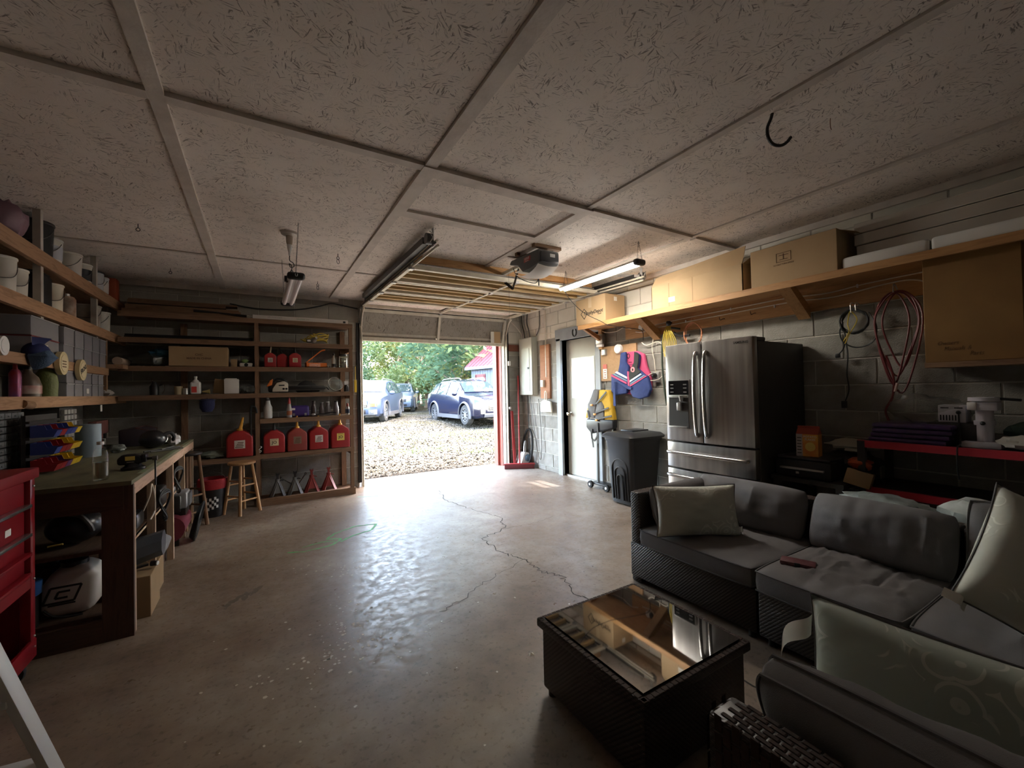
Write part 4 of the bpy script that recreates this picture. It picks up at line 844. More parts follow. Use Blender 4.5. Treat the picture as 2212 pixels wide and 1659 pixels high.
obj('coupler', B().cyl((-.03, .015, -.46), (-.03, .0, -.40), .009, n=10), M('pink_tag', (.75, .55, .48), .5), t_)
t_ = thing('extension_cord', 'bundled yellow extension cord hung over the refrigerator', 'cord', (3.86, 3.02, 1.92))
for k_ in range(9):
    s_ = -.06+k_*.014; obj('strand', B().tube([(-.01*(k_ % 3), s_*.2, .06), (-.03-.008*(k_ % 3), s_*.6, 0), (-.02, s_*1.5, -.12), (-.015, s_*1.2, -.28), (-.02, s_*.8, -.2)], .0045, 5, sm=4), m_yel, t_)
obj('hook', B().tube([(.04, 0, .09), (-.04, 0, .10), (-.05, 0, .06)], .005, 6, sm=4), m_black, t_); obj('reel_handle', B().sphere((-.04, -.02, .075), .035, 10, 7, (.6, 1, .8)), m_black, t_)
t_ = thing('cord_coil', 'thin orange cord coiled on a hook above the refrigerator', 'cord', (3.87, 2.74, 1.88))
obj('coil', B().tube([(x-3.87, y-2.74, z-1.88) for x, y, z in coil(2.74, 1.85, .10, .12, 3.4, 3.875, 8)], .004, 6, sm=2), m_org, t_); obj('hook', B().tube([(.05, 0, .12), (-.01, 0, .14), (-.02, 0, .11)], .004, 6, sm=4), m_org, t_)
cable('hose', 'dark green hose hanging beside the refrigerator top', [(3.90, 2.92, 1.93), (3.88, 3.05, 1.95), (3.87, 3.12, 1.85), (3.87, 3.14, 1.6), (3.87, 3.12, 1.3), (3.88, 3.10, 1.1)], .011, M('dark_green', (.03, .045, .03), .5))
cable('hose', 'dark hose end drooping under the yellow cord', [(3.88, 2.98, 1.90), (3.86, 2.9, 1.85), (3.87, 2.78, 1.845)], .012, m_black)
t_ = thing('cord_reel', 'black plug and tape reel on the plywood square', 'reel', (3.915, 3.45, 2.02)); obj('disc', B().cyl((0, 0, 0), (-.03, 0, 0), .035, n=16), m_white_pl, t_); obj('plug', B().sphere((-.03, -.05, -.01), .03, 10, 7, (.7, .9, 1.2)), m_black, t_)
cable('power_lead', 'black lead running from the shop light down to the plug by the shelf end', [(2.97, 3.74, 2.45), (3.15, 3.85, 2.36), (3.36, 3.85, 2.22), (3.50, 3.72, 2.11), (3.53, 3.62, 2.05), (3.68, 3.52, 2.015), (3.85, 3.44, 1.99), (3.89, 3.42, 1.95), (3.89, 3.42, 1.86)], .004, m_black)
cable('cable', 'cream cable hanging from the plywood square to the wall outlet', [(3.91, 3.55, 1.98), (3.90, 3.42, 1.96), (3.90, 3.33, 2.0), (3.91, 3.29, 1.9), (3.91, 3.31, 1.75), (3.91, 3.28, 1.6), (3.91, 3.27, 1.46)], .005, m_romex)
cable('cable', 'cream cord looping round the wall outlet to the refrigerator', [(3.90, 3.45, 1.84), (3.90, 3.38, 1.80), (3.90, 3.20, 1.82), (3.89, 3.12, 1.70), (3.89, 3.10, 1.5), (3.89, 3.2, 1.40), (3.88, 3.32, 1.385), (3.88, 3.36, 1.43), (3.89, 3.3, 1.47)], .0055, m_romex)
cable('cable', 'cream cable strung from the service panel over the side door to the shelf', [(3.93, 5.62, 2.22), (3.92, 5.4, 2.20), (3.92, 5.1, 2.16), (3.92, 4.7, 2.155), (3.92, 4.4, 2.20), (3.90, 4.2, 2.16), (3.91, 4.1, 2.05), (3.93, 3.9, 2.03), (3.92, 3.75, 2.06), (3.91, 3.62, 2.02)], .005, m_romex)
t_ = thing('wall_outlet', 'grey wall outlet box with a round plug beside the refrigerator', 'outlet', (3.94, 3.265, 1.42)); obj('plate', B().box(-.03, -.04, -.06, .005, .04, .06), m_galv, t_, bev=.005); obj('plug', B().lathe([(.028, 0), (.028, .03), (.012, .05)], 14, TR((-.03, .01, .02), ry=-90)), m_black, t_)
t_ = thing('junction_box', 'grey metal junction box beside the shelf end post', 'electrical box', (3.93, 4.15, 1.955)); obj('box', B().box(-.06, -.06, -.06, .015, .06, .07), m_galv, t_, bev=.004); obj('cover', B().box(-.065, -.055, -.10, -.02, .05, -.055), m_white_pl, t_, bev=.004)
# electrical panel & co
m_panel = M('panel_grey_green', (.50, .52, .45), .5, c2=(.46, .48, .41), sc=4)
ep = thing('electrical_panel', 'tall grey-green electrical panel on the wall beside the garage opening', 'electrical panel', (3.93, 5.91, 1.217))
obj('enclosure', B().box(-.08, -.205, 0, .015, .19, .96), m_panel, ep, bev=.004, seg=1); obj('cover', B().box(-.092, -.20, .005, -.08, .185, .955), m_panel, ep, bev=.003, seg=1)
dr = obj('panel_door', B().box(-.098, -.13, .06, -.092, .12, .78), m_panel, ep, bev=.003, seg=1); obj('latch', B().box(-.104, -.12, .43, -.098, -.075, .465), m_black, dr, sm=0)
one('service_board', B().box(-.02, -.125, 0, .015, .125, .86), M('rough_sawn', (.36, .16, .075), .8, c2=(.29, .12, .055), sc=8, stretch=(6, 1, 6)), 'tall reddish service board mounted next to the electrical panel', 'board', loc=(3.935, 5.46, 1.16), sm=0)
one('plank_scrap', B().box(-.16, -.02, -.055, .12, .012, .055), M('red_brown_wood', (.20, .075, .045), .8), 'short red-brown plank on the wall between the garage opening and the corner', 'board', loc=(3.80, 6.185, 2.03), sm=0)
t_ = thing('light_switch', 'cream duplex outlet box on the service board', 'outlet', (3.91, 5.50, 1.40)); obj('box', B().box(-.035, -.035, -.055, .01, .035, .055), m_romex, t_, bev=.004); obj('sockets', B().box(-.038, -.014, -.04, -.034, .014, .04), m_white_pl, t_, bev=.004)
for k_, (y, z1, x) in enumerate(((6.05, H, 3.92), (6.0, H, 3.92), (5.93, H, 3.92), (5.85, H, 3.925))):
    cable('conduit', 'grey cable dropping from the ceiling into the electrical panel', [(x-.02, y+.12-.02*k_, z1), (x-.01, y+.10, 2.45), (x-.02, y+.03, 2.30), (x-.04, y-.03, 2.17)], .010, m_galv_dark if k_ % 2 else m_galv, 'cable', group='cables into the electrical panel')
cable('conduit', 'bare metal conduit rising from the service board to the ceiling', [(3.925, 5.43, H), (3.925, 5.43, 2.3), (3.92, 5.43, 1.9), (3.915, 5.42, 1.5)], .011, m_cream_metal, 'conduit', sm=0)
cable('conduit', 'thin grey conduit beside the bare metal conduit', [(3.93, 5.60, H), (3.93, 5.60, 2.36), (3.93, 5.64, 2.26), (3.92, 5.68, 2.20)], .008, m_galv_dark, 'conduit', sm=2)
cable('opener_wire', 'pale wire curving from the door track to the electrical panel', [(3.62, 6.13, 2.52), (3.72, 6.14, 2.47), (3.83, 6.1, 2.35), (3.90, 6.05, 2.20)], .006, m_romex, 'cable')
t_ = thing('dustpan', 'cream plastic dustpan hung by its handle from the service board', 'dustpan', (3.90, 5.40, .945)); obj('tray', B().prism([(-.16, 0), (.15, 0), (.12, .17), (.03, .20), (-.13, .17)], 'x', -.03, .0), M('dustpan_cream', (.62, .58, .46), .5), t_, bev=.012); obj('handle', B().tube([(-.02, -.025, .18), (-.02, -.02, .30), (-.02, 0, .33), (-.02, .02, .30), (-.02, .025, .18)], .008, 6, sm=4), m_romex, t_)
cable('rope', 'thin grey cord hanging in a loop below the electrical panel', [(3.92, 5.92, 1.21), (3.91, 5.86, 1.0), (3.91, 5.78, .6), (3.91, 5.70, .25), (3.91, 5.62, .17), (3.91, 5.58, .4), (3.915, 5.62, .9), (3.92, 5.66, 1.15)], .006, m_galv_dark)
cable('ground_wire', 'dark ground wire running down the corner of the wall', [(3.93, 6.0, 1.21), (3.93, 5.99, .7), (3.93, 6.0, .02)], .006, m_cordb)
# broom, pole, pan in the corner
br_ = thing('push_broom', 'red push broom with a wide red head leaning in the corner', 'broom', (3.72, 5.90, 0))
m_redp = M('red_paint', (.36, .03, .03), .45)
b = B().bar((-.27, .13, .075), (.18, -.12, .075), .06, .03); obj('head', b, m_redp, br_, bev=.006); b = B().bar((-.26, .125, .04), (.17, -.115, .04), .07, .075); obj('bristles', b, M('bristle', (.16, .03, .035), .9, bs=.6, bsc=200), br_, bev=.008)
obj('handle', B().cyl((-.04, .0, .08), (.10, .22, 1.55), .013, n=10), m_redp, br_)
one('red_pole', B().bar((0, 0, 0), (-.01, .06, .95), .05, .03), m_redp, 'flat red bar standing upright beside the garage opening', 'bar', loc=(3.70, 6.08, 0), bev=.008)
t_ = thing('dustpan', 'grey and white lobby dustpan standing on the floor behind the push broom', 'dustpan', (3.84, 6.03, 0)); obj('pan', B().prism([(-.14, 0), (.10, 0), (.10, .05), (.06, .24), (-.04, .26)], 'y', -.10, .10), M('pan_white', (.62, .63, .62), .4), t_, bev=.02); obj('pan_insert', B().sphere((.02, -.10, .16), .06, 12, 8, (1, .5, 1)), M('pan_blue', (.12, .2, .28), .35), t_); obj('grip', B().tube([(-.02, -.05, .24), (.0, -.03, .36), (.03, -.02, .44), (.05, 0, .36), (.04, 0, .24)], .010, 6, sm=4), m_galv, t_)
one('tyre_tube', B().tube([(math.cos(a)*.03, math.sin(a)*.14, .32+math.cos(a)*.30) for a in [2*PI*i/20 for i in range(20)]], .018, 8, closed=True), m_blackrub, 'dark hose loop standing behind the push broom handle', 'hose', loc=(3.88, 5.95, .02))
# cork board
cb = thing('cork_board', 'cork board panel on the wall between the side door and the blue life vest', 'notice board', (3.935, 3.87, 1.40)); obj('panel', B().box(-.012, -.31, 0, .012, .31, .45), M('cork', (.46, .29, .155), .9, c2=(.40, .245, .125), sc=40), cb, sm=0)
one('smoke_detector', B().lathe([(.062, 0), (.062, .02), (.055, .035), (.03, .04), (.004, .04)], 24, TR((0, 0, 0), ry=-90)), m_white_pl, 'round white smoke detector on the cork board', 'smoke detector', loc=(3.923, 3.84, 1.80))
t_ = thing('thermostat', 'small silver thermostat on the cork board', 'thermostat', (3.92, 4.09, 1.78)); obj('case', B().box(-.03, -.04, -.04, .003, .04, .04), m_galv, t_, bev=.006); obj('screen', B().box(-.033, -.025, -.015, -.029, .025, .025), M('lcd', (.3, .42, .5), .2), t_, sm=0)
t_ = thing('paper_notice', 'red and white paper strip pinned to the cork board', 'notice', (3.921, 4.10, 1.43)); obj('sheet', B().box(-.004, -.035, 0, .001, .035, .13), m_paper, t_, sm=0); obj('red_header', B().box(-.005, -.034, .13, .001, .034, .19), M('notice_red', (.6, .16, .12), .7), t_, sm=0)
for i in range(4): obj('text_block', B().box(-.0052, -.022, .015+i*.03, -.0038, .02-.01*(i % 2), .027+i*.03), M('notice_ink', (.45, .25, .2), .8) if i == 0 else bpy.data.materials['notice_ink'], t_, sm=0)
# blue life vest
def plate(parent, nm, poly, x0, x1, mat, bev=.012, seg=3): return obj(nm, B().prism([(y-parent.location.y, z-parent.location.z) for y, z in poly], 'x', x0-parent.location.x, x1-parent.location.x), mat, parent, bev=bev, seg=seg)
VL = [(3.742, 1.739), (3.661, 1.748), (3.66, 1.611), (3.617, 1.571), (3.63, 1.331), (3.658, 1.234), (3.844, 1.211), (3.917, 1.258), (3.911, 1.447), (3.899, 1.478), (3.792, 1.504), (3.762, 1.603)]
VR = [(3.51, 1.734), (3.44, 1.692), (3.453, 1.598), (3.474, 1.533), (3.375, 1.456), (3.326, 1.436), (3.306, 1.361), (3.282, 1.282), (3.329, 1.197), (3.448, 1.168), (3.561, 1.189), (3.598, 1.249), (3.594, 1.376), (3.606, 1.451), (3.589, 1.51), (3.523, 1.602)]
VRd = [(3.51, 1.734), (3.44, 1.692), (3.453, 1.598), (3.469, 1.533), (3.415, 1.486), (3.593, 1.394), (3.606, 1.451), (3.589, 1.51), (3.523, 1.602)]
VBK = [(3.70, 1.748), (3.514, 1.745), (3.42, 1.70), (3.385, 1.55), (3.33, 1.45), (3.33, 1.25), (3.62, 1.22), (3.88, 1.25), (3.88, 1.46), (3.75, 1.55), (3.73, 1.72)]
m_vblue = M('vest_blue', (.020, .04, .16), .75, c2=(.03, .055, .20), sc=20, bs=.3, bsc=40); m_vpink = M('vest_pink', (.62, .085, .20), .75); m_vdk = M('vest_charcoal', (.03, .032, .03), .8); m_vgb = M('vest_greyblue', (.2, .33, .42), .75)
vt = thing('life_vest', 'blue and pink life vest with white stripes hanging on the block wall', 'life vest', (3.90, 3.62, 1.16))
plate(vt, 'back_panel', VBK, 3.885, 3.93, m_vpink); plate(vt, 'front_panel', VL, 3.835, 3.88, m_vblue, .015); plate(vt, 'front_panel', VR, 3.835, 3.88, m_vblue, .015); plate(vt, 'shoulder_panel', VRd, 3.828, 3.845, m_vdk, .004, 1)
SL = [([(3.802, 1.514), (3.634, 1.437), (3.635, 1.413), (3.834, 1.499)], m_white), ([(3.85, 1.488), (3.635, 1.398), (3.636, 1.38), (3.872, 1.479)], m_vgb), ([(3.899, 1.482), (3.641, 1.371), (3.642, 1.348), (3.9, 1.456)], m_vpink), ([(3.591, 1.394), (3.424, 1.469), (3.402, 1.458), (3.592, 1.368)], m_white), ([(3.59, 1.355), (3.375, 1.449), (3.357, 1.441), (3.589, 1.338)], m_vgb), ([(3.589, 1.334), (3.348, 1.44), (3.326, 1.434), (3.588, 1.314)], m_vpink), ([(3.627, 1.504), (3.604, 1.503), (3.594, 1.316), (3.623, 1.316)], m_vpink)]
for q, mm in SL: plate(vt, 'stripe', q, 3.829, 3.84, mm, .001, 1)
plate(vt, 'belt', [(3.837, 1.398), (3.795, 1.396), (3.557, 1.308), (3.558, 1.282), (3.607, 1.282)], 3.82, 3.835, m_vblue, .003, 1); plate(vt, 'hanging_strap', [(3.859, 1.383), (3.827, 1.382), (3.816, 1.08), (3.859, 1.079)], 3.815, 3.822, m_vblue, .001, 1)
obj('round_badge', B().cyl((-.075, -.085, .362), (-.070, -.085, .362), .032, n=18), M('badge_pink', (.75, .3, .32), .6), vt); obj('badge_drop', B().sphere((-.076, -.085, .36), .014, 8, 6, (.3, .8, 1.2)), m_vdk, vt)
obj('collar_logo', B().tube([(-.018, .03+math.cos(a)*.02, .535+math.sin(a)*.028) for a in [2*PI*i/14 for i in range(14)]], .004, 5, closed=True), m_vdk, vt)
for i, s_ in enumerate(('TYPE III', 'FLOTATION', 'AID ADULT')): text(vt, s_, .020, m_vdk, (-.0165, .01+.0*i, .455-.03*i), face='-x', ext=.0005)
# yellow life vest
yv = thing('life_vest', 'yellow and grey paddling vest with black straps hanging beside the side door', 'life vest', (3.88, 4.12, .70))
m_vgrey = M('vest_grey', (.17, .165, .16), .8, bs=.3, bsc=40); m_vyel = M('vest_yellow', (.70, .42, .03), .75, c2=(.62, .36, .02), sc=14, bs=.3, bsc=40)
plate(yv, 'shoulder_panel', [(4.208, 1.294), (4.108, 1.284), (4.124, 1.179), (4.167, 1.097), (4.191, .909), (4.324, .911), (4.33, 1.094), (4.292, 1.137)], 3.80, 3.87, m_vgrey, .015)
plate(yv, 'side_panel', [(4.108, 1.284), (3.929, 1.279), (3.905, 1.18), (3.856, .897), (4.025, .889), (4.025, 1.068), (4.073, 1.139), (4.15, 1.098), (4.124, 1.179)], 3.81, 3.88, m_vyel, .015)
plate(yv, 'chest_panel', [(4.149, 1.106), (4.073, 1.139), (4.019, 1.068), (4.018, .881), (4.195, .872), (4.176, 1.016)], 3.80, 3.87, m_vgrey, .015)
plate(yv, 'side_panel', [(4.344, 1.044), (4.301, 1.045), (4.306, .912), (4.386, .904)], 3.81, 3.87, m_vyel, .01); plate(yv, 'skirt_pocket', [(4.362, .897), (3.85, .905), (3.854, .797), (3.99, .764), (4.27, .698), (4.372, .778)], 3.80, 3.88, m_black, .02)
for nm, (a, c) in (('strap', ((4.15, 1.098), (3.951, 1.259))), ('strap', ((4.165, .983), (3.915, 1.055))), ('strap', ((4.18, .893), (3.864, .955))), ('strap', ((4.32, 1.011), (4.288, .904))), ('hanging_strap', ((4.244, .766), (4.243, .634))), ('hanging_strap', ((4.243, .634), (4.19, .611))), ('hanging_strap', ((4.19, .611), (4.129, .693))), ('hanging_strap', ((4.129, .855), (4.121, .581))), ('hanging_strap', ((4.257, .749), (4.217, .522)))):
    obj(nm, B().bar((-.09, a[0]-4.12, a[1]-.70), (-.09, c[0]-4.12, c[1]-.70), .008, .022, (0, -(c[1]-a[1]), c[0]-a[0])), m_black, yv, bev=.002, seg=1)
for y, z in ((4.227, 1.084), (4.172, .963), (4.139, .887)): obj('buckle', B().box(-.105, y-4.12-.022, z-.70-.013, -.09, y-4.12+.022, z-.70+.013), M('buckle_orange', (.75, .35, .08), .5) if z > 1 else bpy.data.materials['buckle_orange'], yv, bev=.004)
obj('hanger', B().tube([(.0, -.05, .58), (.02, -.03, .64), (.05, 0, .66)], .005, 6, sm=3), m_black, yv)
# hand truck with the pole behind the bin
ht = thing('hand_truck', 'small black folding hand truck standing behind the trash bin', 'hand truck', (3.76, 4.02, 0))
obj('pole', B().bar((.10, -.12, .08), (.10, -.12, 1.05), .05, .035), m_black, ht, bev=.008); obj('upright', B().bar((.05, .14, .06), (.05, .14, .72), .035, .03), M('grey_upright', (.30, .31, .30), .5), ht, bev=.005)
obj('base_plate', B().box(-.02, -.14, .05, .12, .22, .075), m_black, ht, bev=.008)
for y in (.2, -.1):
    wh = obj('wheel', B().lathe([(.014, -.018), (.042, -.018), (.046, -.01), (.046, .01), (.042, .018), (.014, .018)], 18, TR((-.03, y, .046), ry=90)), m_blackrub, ht); obj('hub', B().cyl((-.052, y, .046), (-.01, y, .046), .016, n=10), m_white_pl, wh)
# trash bin
tb = thing('trash_bin', 'black wheeled plastic trash bin with a domed lid beside the refrigerator', 'trash bin', (3.64, 3.385, 0))
m_bin = M('bin_plastic', (.022, .023, .025), .38, bs=.05, bsc=200)
b = B(); rings = [(.195, .165, .02), (.20, .17, .05), (.225, .19, .45), (.24, .205, .70), (.255, .22, .72), (.255, .22, .75)]
def rr_(hx, hy, z, c_=.05, n_=5):
    P = []
    for sx_, sy_, a0 in ((1, 1, 0), (-1, 1, 90), (-1, -1, 180), (1, -1, 270)):
        for i in range(n_): a = R(a0+90*i/(n_-1)); P.append((sx_*(hx-c_)+c_*math.cos(a), sy_*(hy-c_)+c_*math.sin(a), z))
    return P
vs_ = [q for r_ in rings for q in rr_(*r_)]; n_ = 20
b.add(vs_, [(k_*n_+i, k_*n_+(i+1) % n_, (k_+1)*n_+(i+1) % n_, (k_+1)*n_+i) for k_ in range(5) for i in range(n_)]+[tuple(range(n_-1, -1, -1)), tuple(range(5*n_, 6*n_))]); obj('body', b, m_bin, tb, sm=50)
b = B(); rings = [(.275, .24, .745), (.28, .245, .765), (.25, .21, .80), (.15, .12, .815)]; b.add([q for r_ in rings for q in rr_(*r_)], [(k_*n_+i, k_*n_+(i+1) % n_, (k_+1)*n_+(i+1) % n_, (k_+1)*n_+i) for k_ in range(3) for i in range(n_)]+[tuple(range(n_-1, -1, -1)), tuple(range(3*n_, 4*n_))]); ld = obj('lid', b, m_bin, tb, sm=40)
obj('lid_ridge', B().box(-.10, -.09, .812, .16, .09, .828), m_bin, ld, bev=.01)
for k_, w_ in ((0, .115), (1, .075), (2, .04)):
    P = [(-.207, -w_, .06)]+[(-.226-.000*i, -w_*math.cos(a), .40-.05*k_+w_*1.0*math.sin(a)) for i, a in enumerate([PI*i/10 for i in range(11)])]+[(-.207, w_, .06)]
    obj('arch_moulding', B().tube(P, .008, 6), m_bin, tb)
for y in (-.13, .13): obj('wheel', B().lathe([(.02, -.02), (.06, -.02), (.065, 0), (.06, .02), (.02, .02)], 16, TR((.19, y, .066), rx=90)), m_blackrub, tb)
obj('grip', B().bar((.27, -.13, .73), (.27, .13, .73), .03, .03), m_bin, tb, bev=.008)
# ================================================================== REFRIGERATOR
m_ss, t, p = newmat('stainless'); v = coords(t, (1, 9, .35)); n = N(t, 'TexNoise'); n.inputs['Scale'].default_value = 3; n.inputs['Detail'].default_value = 5; L(t, v, n.inputs['Vector'])
L(t, ramp(t, n.outputs[0], [(.3, (.33, .315, .30)), (.7, (.46, .445, .43))]), p.inputs['Base Color']); p.inputs['Metallic'].default_value = .85
v2 = coords(t, (1, 1, 1)); n2 = N(t, 'TexNoise'); n2.inputs['Scale'].default_value = 7; n2.inputs['Detail'].default_value = 6; L(t, v2, n2.inputs['Vector']); L(t, ramp(t, n2.outputs[0], [(.35, .29), (.65, .37)]), p.inputs['Roughness'])
m_fside = M('fridge_side', (.05, .048, .047), .5)
fr = thing('refrigerator', 'stainless French-door refrigerator with an ice dispenser against the block wall', 'refrigerator', (3.15, 2.13, 0))
obj('cabinet', B().box(.075, -.388, .03, .775, .385, 1.645), m_fside, fr, bev=.006, seg=1)
obj('hinge_cover', B().box(.03, -.385, 1.645, .20, .385, 1.675), m_fside, fr, bev=.006, seg=1)
def bow(y0, y1, z0, z1, mat, nm, yc0=-.393, yc1=.39):
    n_ = 8; cc = (yc0+yc1)/2; hw = (yc1-yc0)/2; P = [(-.022*(1-((lerp(y0, y1, i/n_)-cc)/hw)**2), lerp(y0, y1, i/n_)) for i in range(n_+1)]+[(.065, y1), (.065, y0)]
    return obj(nm, B().prism(P, 'z', z0, z1), mat, fr, bev=.005, seg=2)
d1 = bow(.018, .39, .835, 1.675, m_ss, 'door'); d2 = bow(-.393, .010, .835, 1.675, m_ss, 'door')
w1 = bow(-.393, .39, .60, .820, m_ss, 'drawer'); w2 = bow(-.393, .39, .05, .585, m_ss, 'drawer')
for d_, y in ((d1, .058), (d2, -.030)):
    P = [(-.02, y, 1.58), (-.055, y, 1.55), (-.075, y+.0, 1.25), (-.055, y, .93), (-.02, y, .90)]; obj('handle', B().tube(P, .015, 10, sm=6, flat=1.25), M('handle_steel', (.55, .54, .53), .25, 1.0) if y > 0 else bpy.data.materials['handle_steel'], d_)
for d_, z, y0 in ((w1, .735, .345), (w2, .535, .345)):
    obj('handle', B().tube([(-.015, y0, z), (-.055, y0-.02, z), (-.066, 0, z), (-.055, -.325, z), (-.012, -.345, z)], .014, 10, sm=5), bpy.data.materials['handle_steel'], d_)
dp = obj('dispenser_frame', B().box(-.030, .130, .945, -.006, .345, 1.365).box(-.030, .130, .945, -.006, .345, .95), M('dispenser_trim', (.40, .39, .38), .3, .8), d1, bev=.004)
obj('control_panel', B().box(-.034, .138, 1.235, -.029, .337, 1.358), m_blackg, dp, sm=0)
for z in (1.255, 1.29, 1.32):
    for y in (.155, .285): obj('button', B().box(-.0352, y, z, -.0338, y+.032, z+.008), m_galv, dp, sm=0)
obj('recess', B().box(-.0335, .142, .955, -.0295, .333, 1.21), M('recess_grey', (.045, .042, .04), .5), dp, sm=0)
obj('paddle', B().box(-.06, .20, 1.10, -.03, .24, 1.17), m_galv, dp, bev=.006); obj('nozzle', B().lathe([(.022, 0), (.014, -.05)], 12, TR((-.045, .20, 1.23))), m_galv, dp); obj('ledge', B().box(-.05, .14, 1.212, -.03, .335, 1.235), m_galv, dp, bev=.004); obj('drip_lip', B().box(-.055, .145, .95, -.03, .33, .965), m_galv, dp, bev=.003)
text(d2, 'SAMSUNG', .026, M('logo_grey', (.06, .058, .055), .4), (-.012, -.31, 1.635), face='-x', ext=.0008, bold=.0005)
for y in (-.3, .3): obj('foot', B().cyl((.15, y, 0), (.15, y, .03), .02, n=10), m_black, fr)

# ================================================================== SOFAS, TABLE
m_wick, t, p = newmat('wicker'); v = coords(t, (1, 1, 1))
wv = N(t, 'TexWave', wave_type='BANDS', bands_direction='Z'); wv.inputs['Scale'].default_value = 55; L(t, v, wv.inputs['Vector']); wv2 = N(t, 'TexWave', wave_type='BANDS', bands_direction='DIAGONAL'); wv2.inputs['Scale'].default_value = 34; L(t, v, wv2.inputs['Vector'])
mu = N(t, 'Math', operation='MULTIPLY'); L(t, wv.outputs['Fac'], mu.inputs[0]); L(t, wv2.outputs['Fac'], mu.inputs[1])
L(t, ramp(t, mu.outputs[0], [(.1, (.012, .007, .005)), (.6, (.046, .029, .022))]), p.inputs['Base Color']); p.inputs['Roughness'].default_value = .42; bump(t, p, mu.outputs[0], .5, .004)
m_strap = M('resin_strap', (.052, .030, .022), .7, c2=(.03, .017, .012), sc=30, spec=.2)
def weave(parent, nm, o_, u, v_, nu, nv, pw, ph, th=.0009):
    # basket weave of raised straps on a face at o_, spanned by u (length) and v_
    o_, u, v_ = Vector(o_), Vector(u).normalized(), Vector(v_).normalized(); n_ = u.cross(v_); b = B()
    for i in range(nu):
        for j in range(nv):
            s_ = (j % 2)*.5; c = o_+u*((i+s_)*pw)+v_*(j*ph); e = .06; a = [c+u*pw*e+v_*ph*.06, c+u*pw*(1-e)+v_*ph*.06, c+u*pw*(1-e)+v_*ph*.94, c+u*pw*e+v_*ph*.94]
            m_ = [q*.82+(a[0]+a[2])*.5*.18+n_*th for q in a]; b.add(a+m_, [(4, 5, 6, 7), (0, 1, 5, 4), (1, 2, 6, 5), (2, 3, 7, 6), (3, 0, 4, 7)])
    o = obj(nm, b, m_strap, parent, sm=0, fix=False); o['kind'] = 'stuff'; return o
m_cush = M('grey_cushion', (.165, .155, .155), .9, c2=(.14, .13, .13), sc=5, bs=.25, bsc=500, spec=.2)
m_pipe = M('grey_piping', (.095, .09, .09), .85)
def cushion(parent, nm, sx_, sy_, sz_, M_, edge=.5, seed=0, wr=.006, pipe=True, mat=None, nn=26, pw=2.6, rc=.035):
    """boxed cushion, centred, size sx*sy*sz, gently crowned with wrinkles"""
    b = B()
    def surf(sg):
        def fn(u, v_):
            a, c = 2*u-1, 2*v_-1; f = ((1-abs(a)**pw)*(1-abs(c)**pw)); f = max(f, 0)**.5
            z = sz_/2*(edge+(1-edge)*f); q = Vector((a*sx_*4, c*sy_*4, seed*3.1+sg)); w_ = wr*f*(1.2*noise.noise(q*.8)+.9*noise.noise(Vector((q.x*.9+1.5*noise.noise(q*.5), q.y*4.0, seed+9)))+.35*noise.noise(q*3))
            return (a*(1-rc*c**4)*sx_/2, c*(1-rc*a**4)*sy_/2, sg*z+w_)
        return fn
    b.grid(surf(1), nn, nn); b.grid(surf(-1), nn, nn)
    per = [(-1+2*i/nn, -1) for i in range(nn)]+[(1, -1+2*i/nn) for i in range(nn)]+[(1-2*i/nn, 1) for i in range(nn)]+[(-1, 1-2*i/nn) for i in range(nn)]
    per = [(a*(1-rc*c**4), c*(1-rc*a**4)) for a, c in per]; m_ = len(per); z0 = sz_/2*edge
    b.add([(a*sx_/2, c*sy_/2, z0) for a, c in per]+[(a*sx_/2*1.012, c*sy_/2*1.012, 0) for a, c in per]+[(a*sx_/2, c*sy_/2, -z0) for a, c in per], [(r_*m_+i, r_*m_+(i+1) % m_, (r_+1)*m_+(i+1) % m_, (r_+1)*m_+i) for r_ in (0, 1) for i in range(m_)])
    b.v = [tuple(M_ @ Vector(q)) for q in b.v]; o = obj(nm, b, mat or m_cush, parent, bev=.006, seg=2, sm=70)
    if pipe:
        P = [M_ @ Vector((a*sx_/2*1.004, c*sy_/2*1.004, z0)) for a, c in per]; obj('piping', B().tube(P, .0045, 5, closed=True), m_pipe, o)
        P = [M_ @ Vector((a*sx_/2*1.004, c*sy_/2*1.004, -z0)) for a, c in per]; obj('piping', B().tube(P, .0045, 5, closed=True), m_pipe, o)
    return o
def module(label, y0, y1, arm=False):
    t_ = thing('sofa_section', label, 'sofa', (2.55, y0, 0)); w_ = y1-y0
    obj('base', B().box(-.40, .004, .04, .42, w_-.004, .265), m_wick, t_, bev=.01); obj('back', B().box(.33, .004, .26, .43, w_-.004, .60), m_wick, t_, bev=.012)
    weave(t_, 'back_rail_weave', (.43, .006, .601), (0, 1, 0), (-1, 0, 0), int(w_/.04)-1, 5, .04, .02)
    if arm:
        obj('arm', B().box(-.39, w_-.085, .0, .43, w_-.002, .60), m_wick, t_, bev=.012); weave(t_, 'arm_rail_weave', (-.385, w_-.083, .601), (1, 0, 0), (0, 1, 0), 19, 4, .04, .02)
    for x in (-.36, .38):
        for y in (.05, w_-.05): obj('foot', B().cyl((x, y, 0), (x, y, .045), .018, n=10), m_black, t_)
    return t_
s1 = module('wicker sofa end section with an arm and grey cushions near the trash bin', 1.20, 2.05, True)
cushion(s1, 'seat_cushion', .70, .745, .135, TR((-.085, .375, .328)), .68, 1, .014)
cushion(s1, 'back_cushion', .31, .72, .21, TR((.215, .40, .52), ry=-70), .12, 2, .018, pipe=False, pw=2.2, rc=.07)
cushion(s1, 'arm_cushion', .58, .28, .16, TR((-.06, .685, .51), rx=74), .12, 3, .014, pipe=False, pw=2.2, rc=.07)
s2 = module('wicker sofa middle section with grey cushions and a wallet on the seat', .62, 1.20)
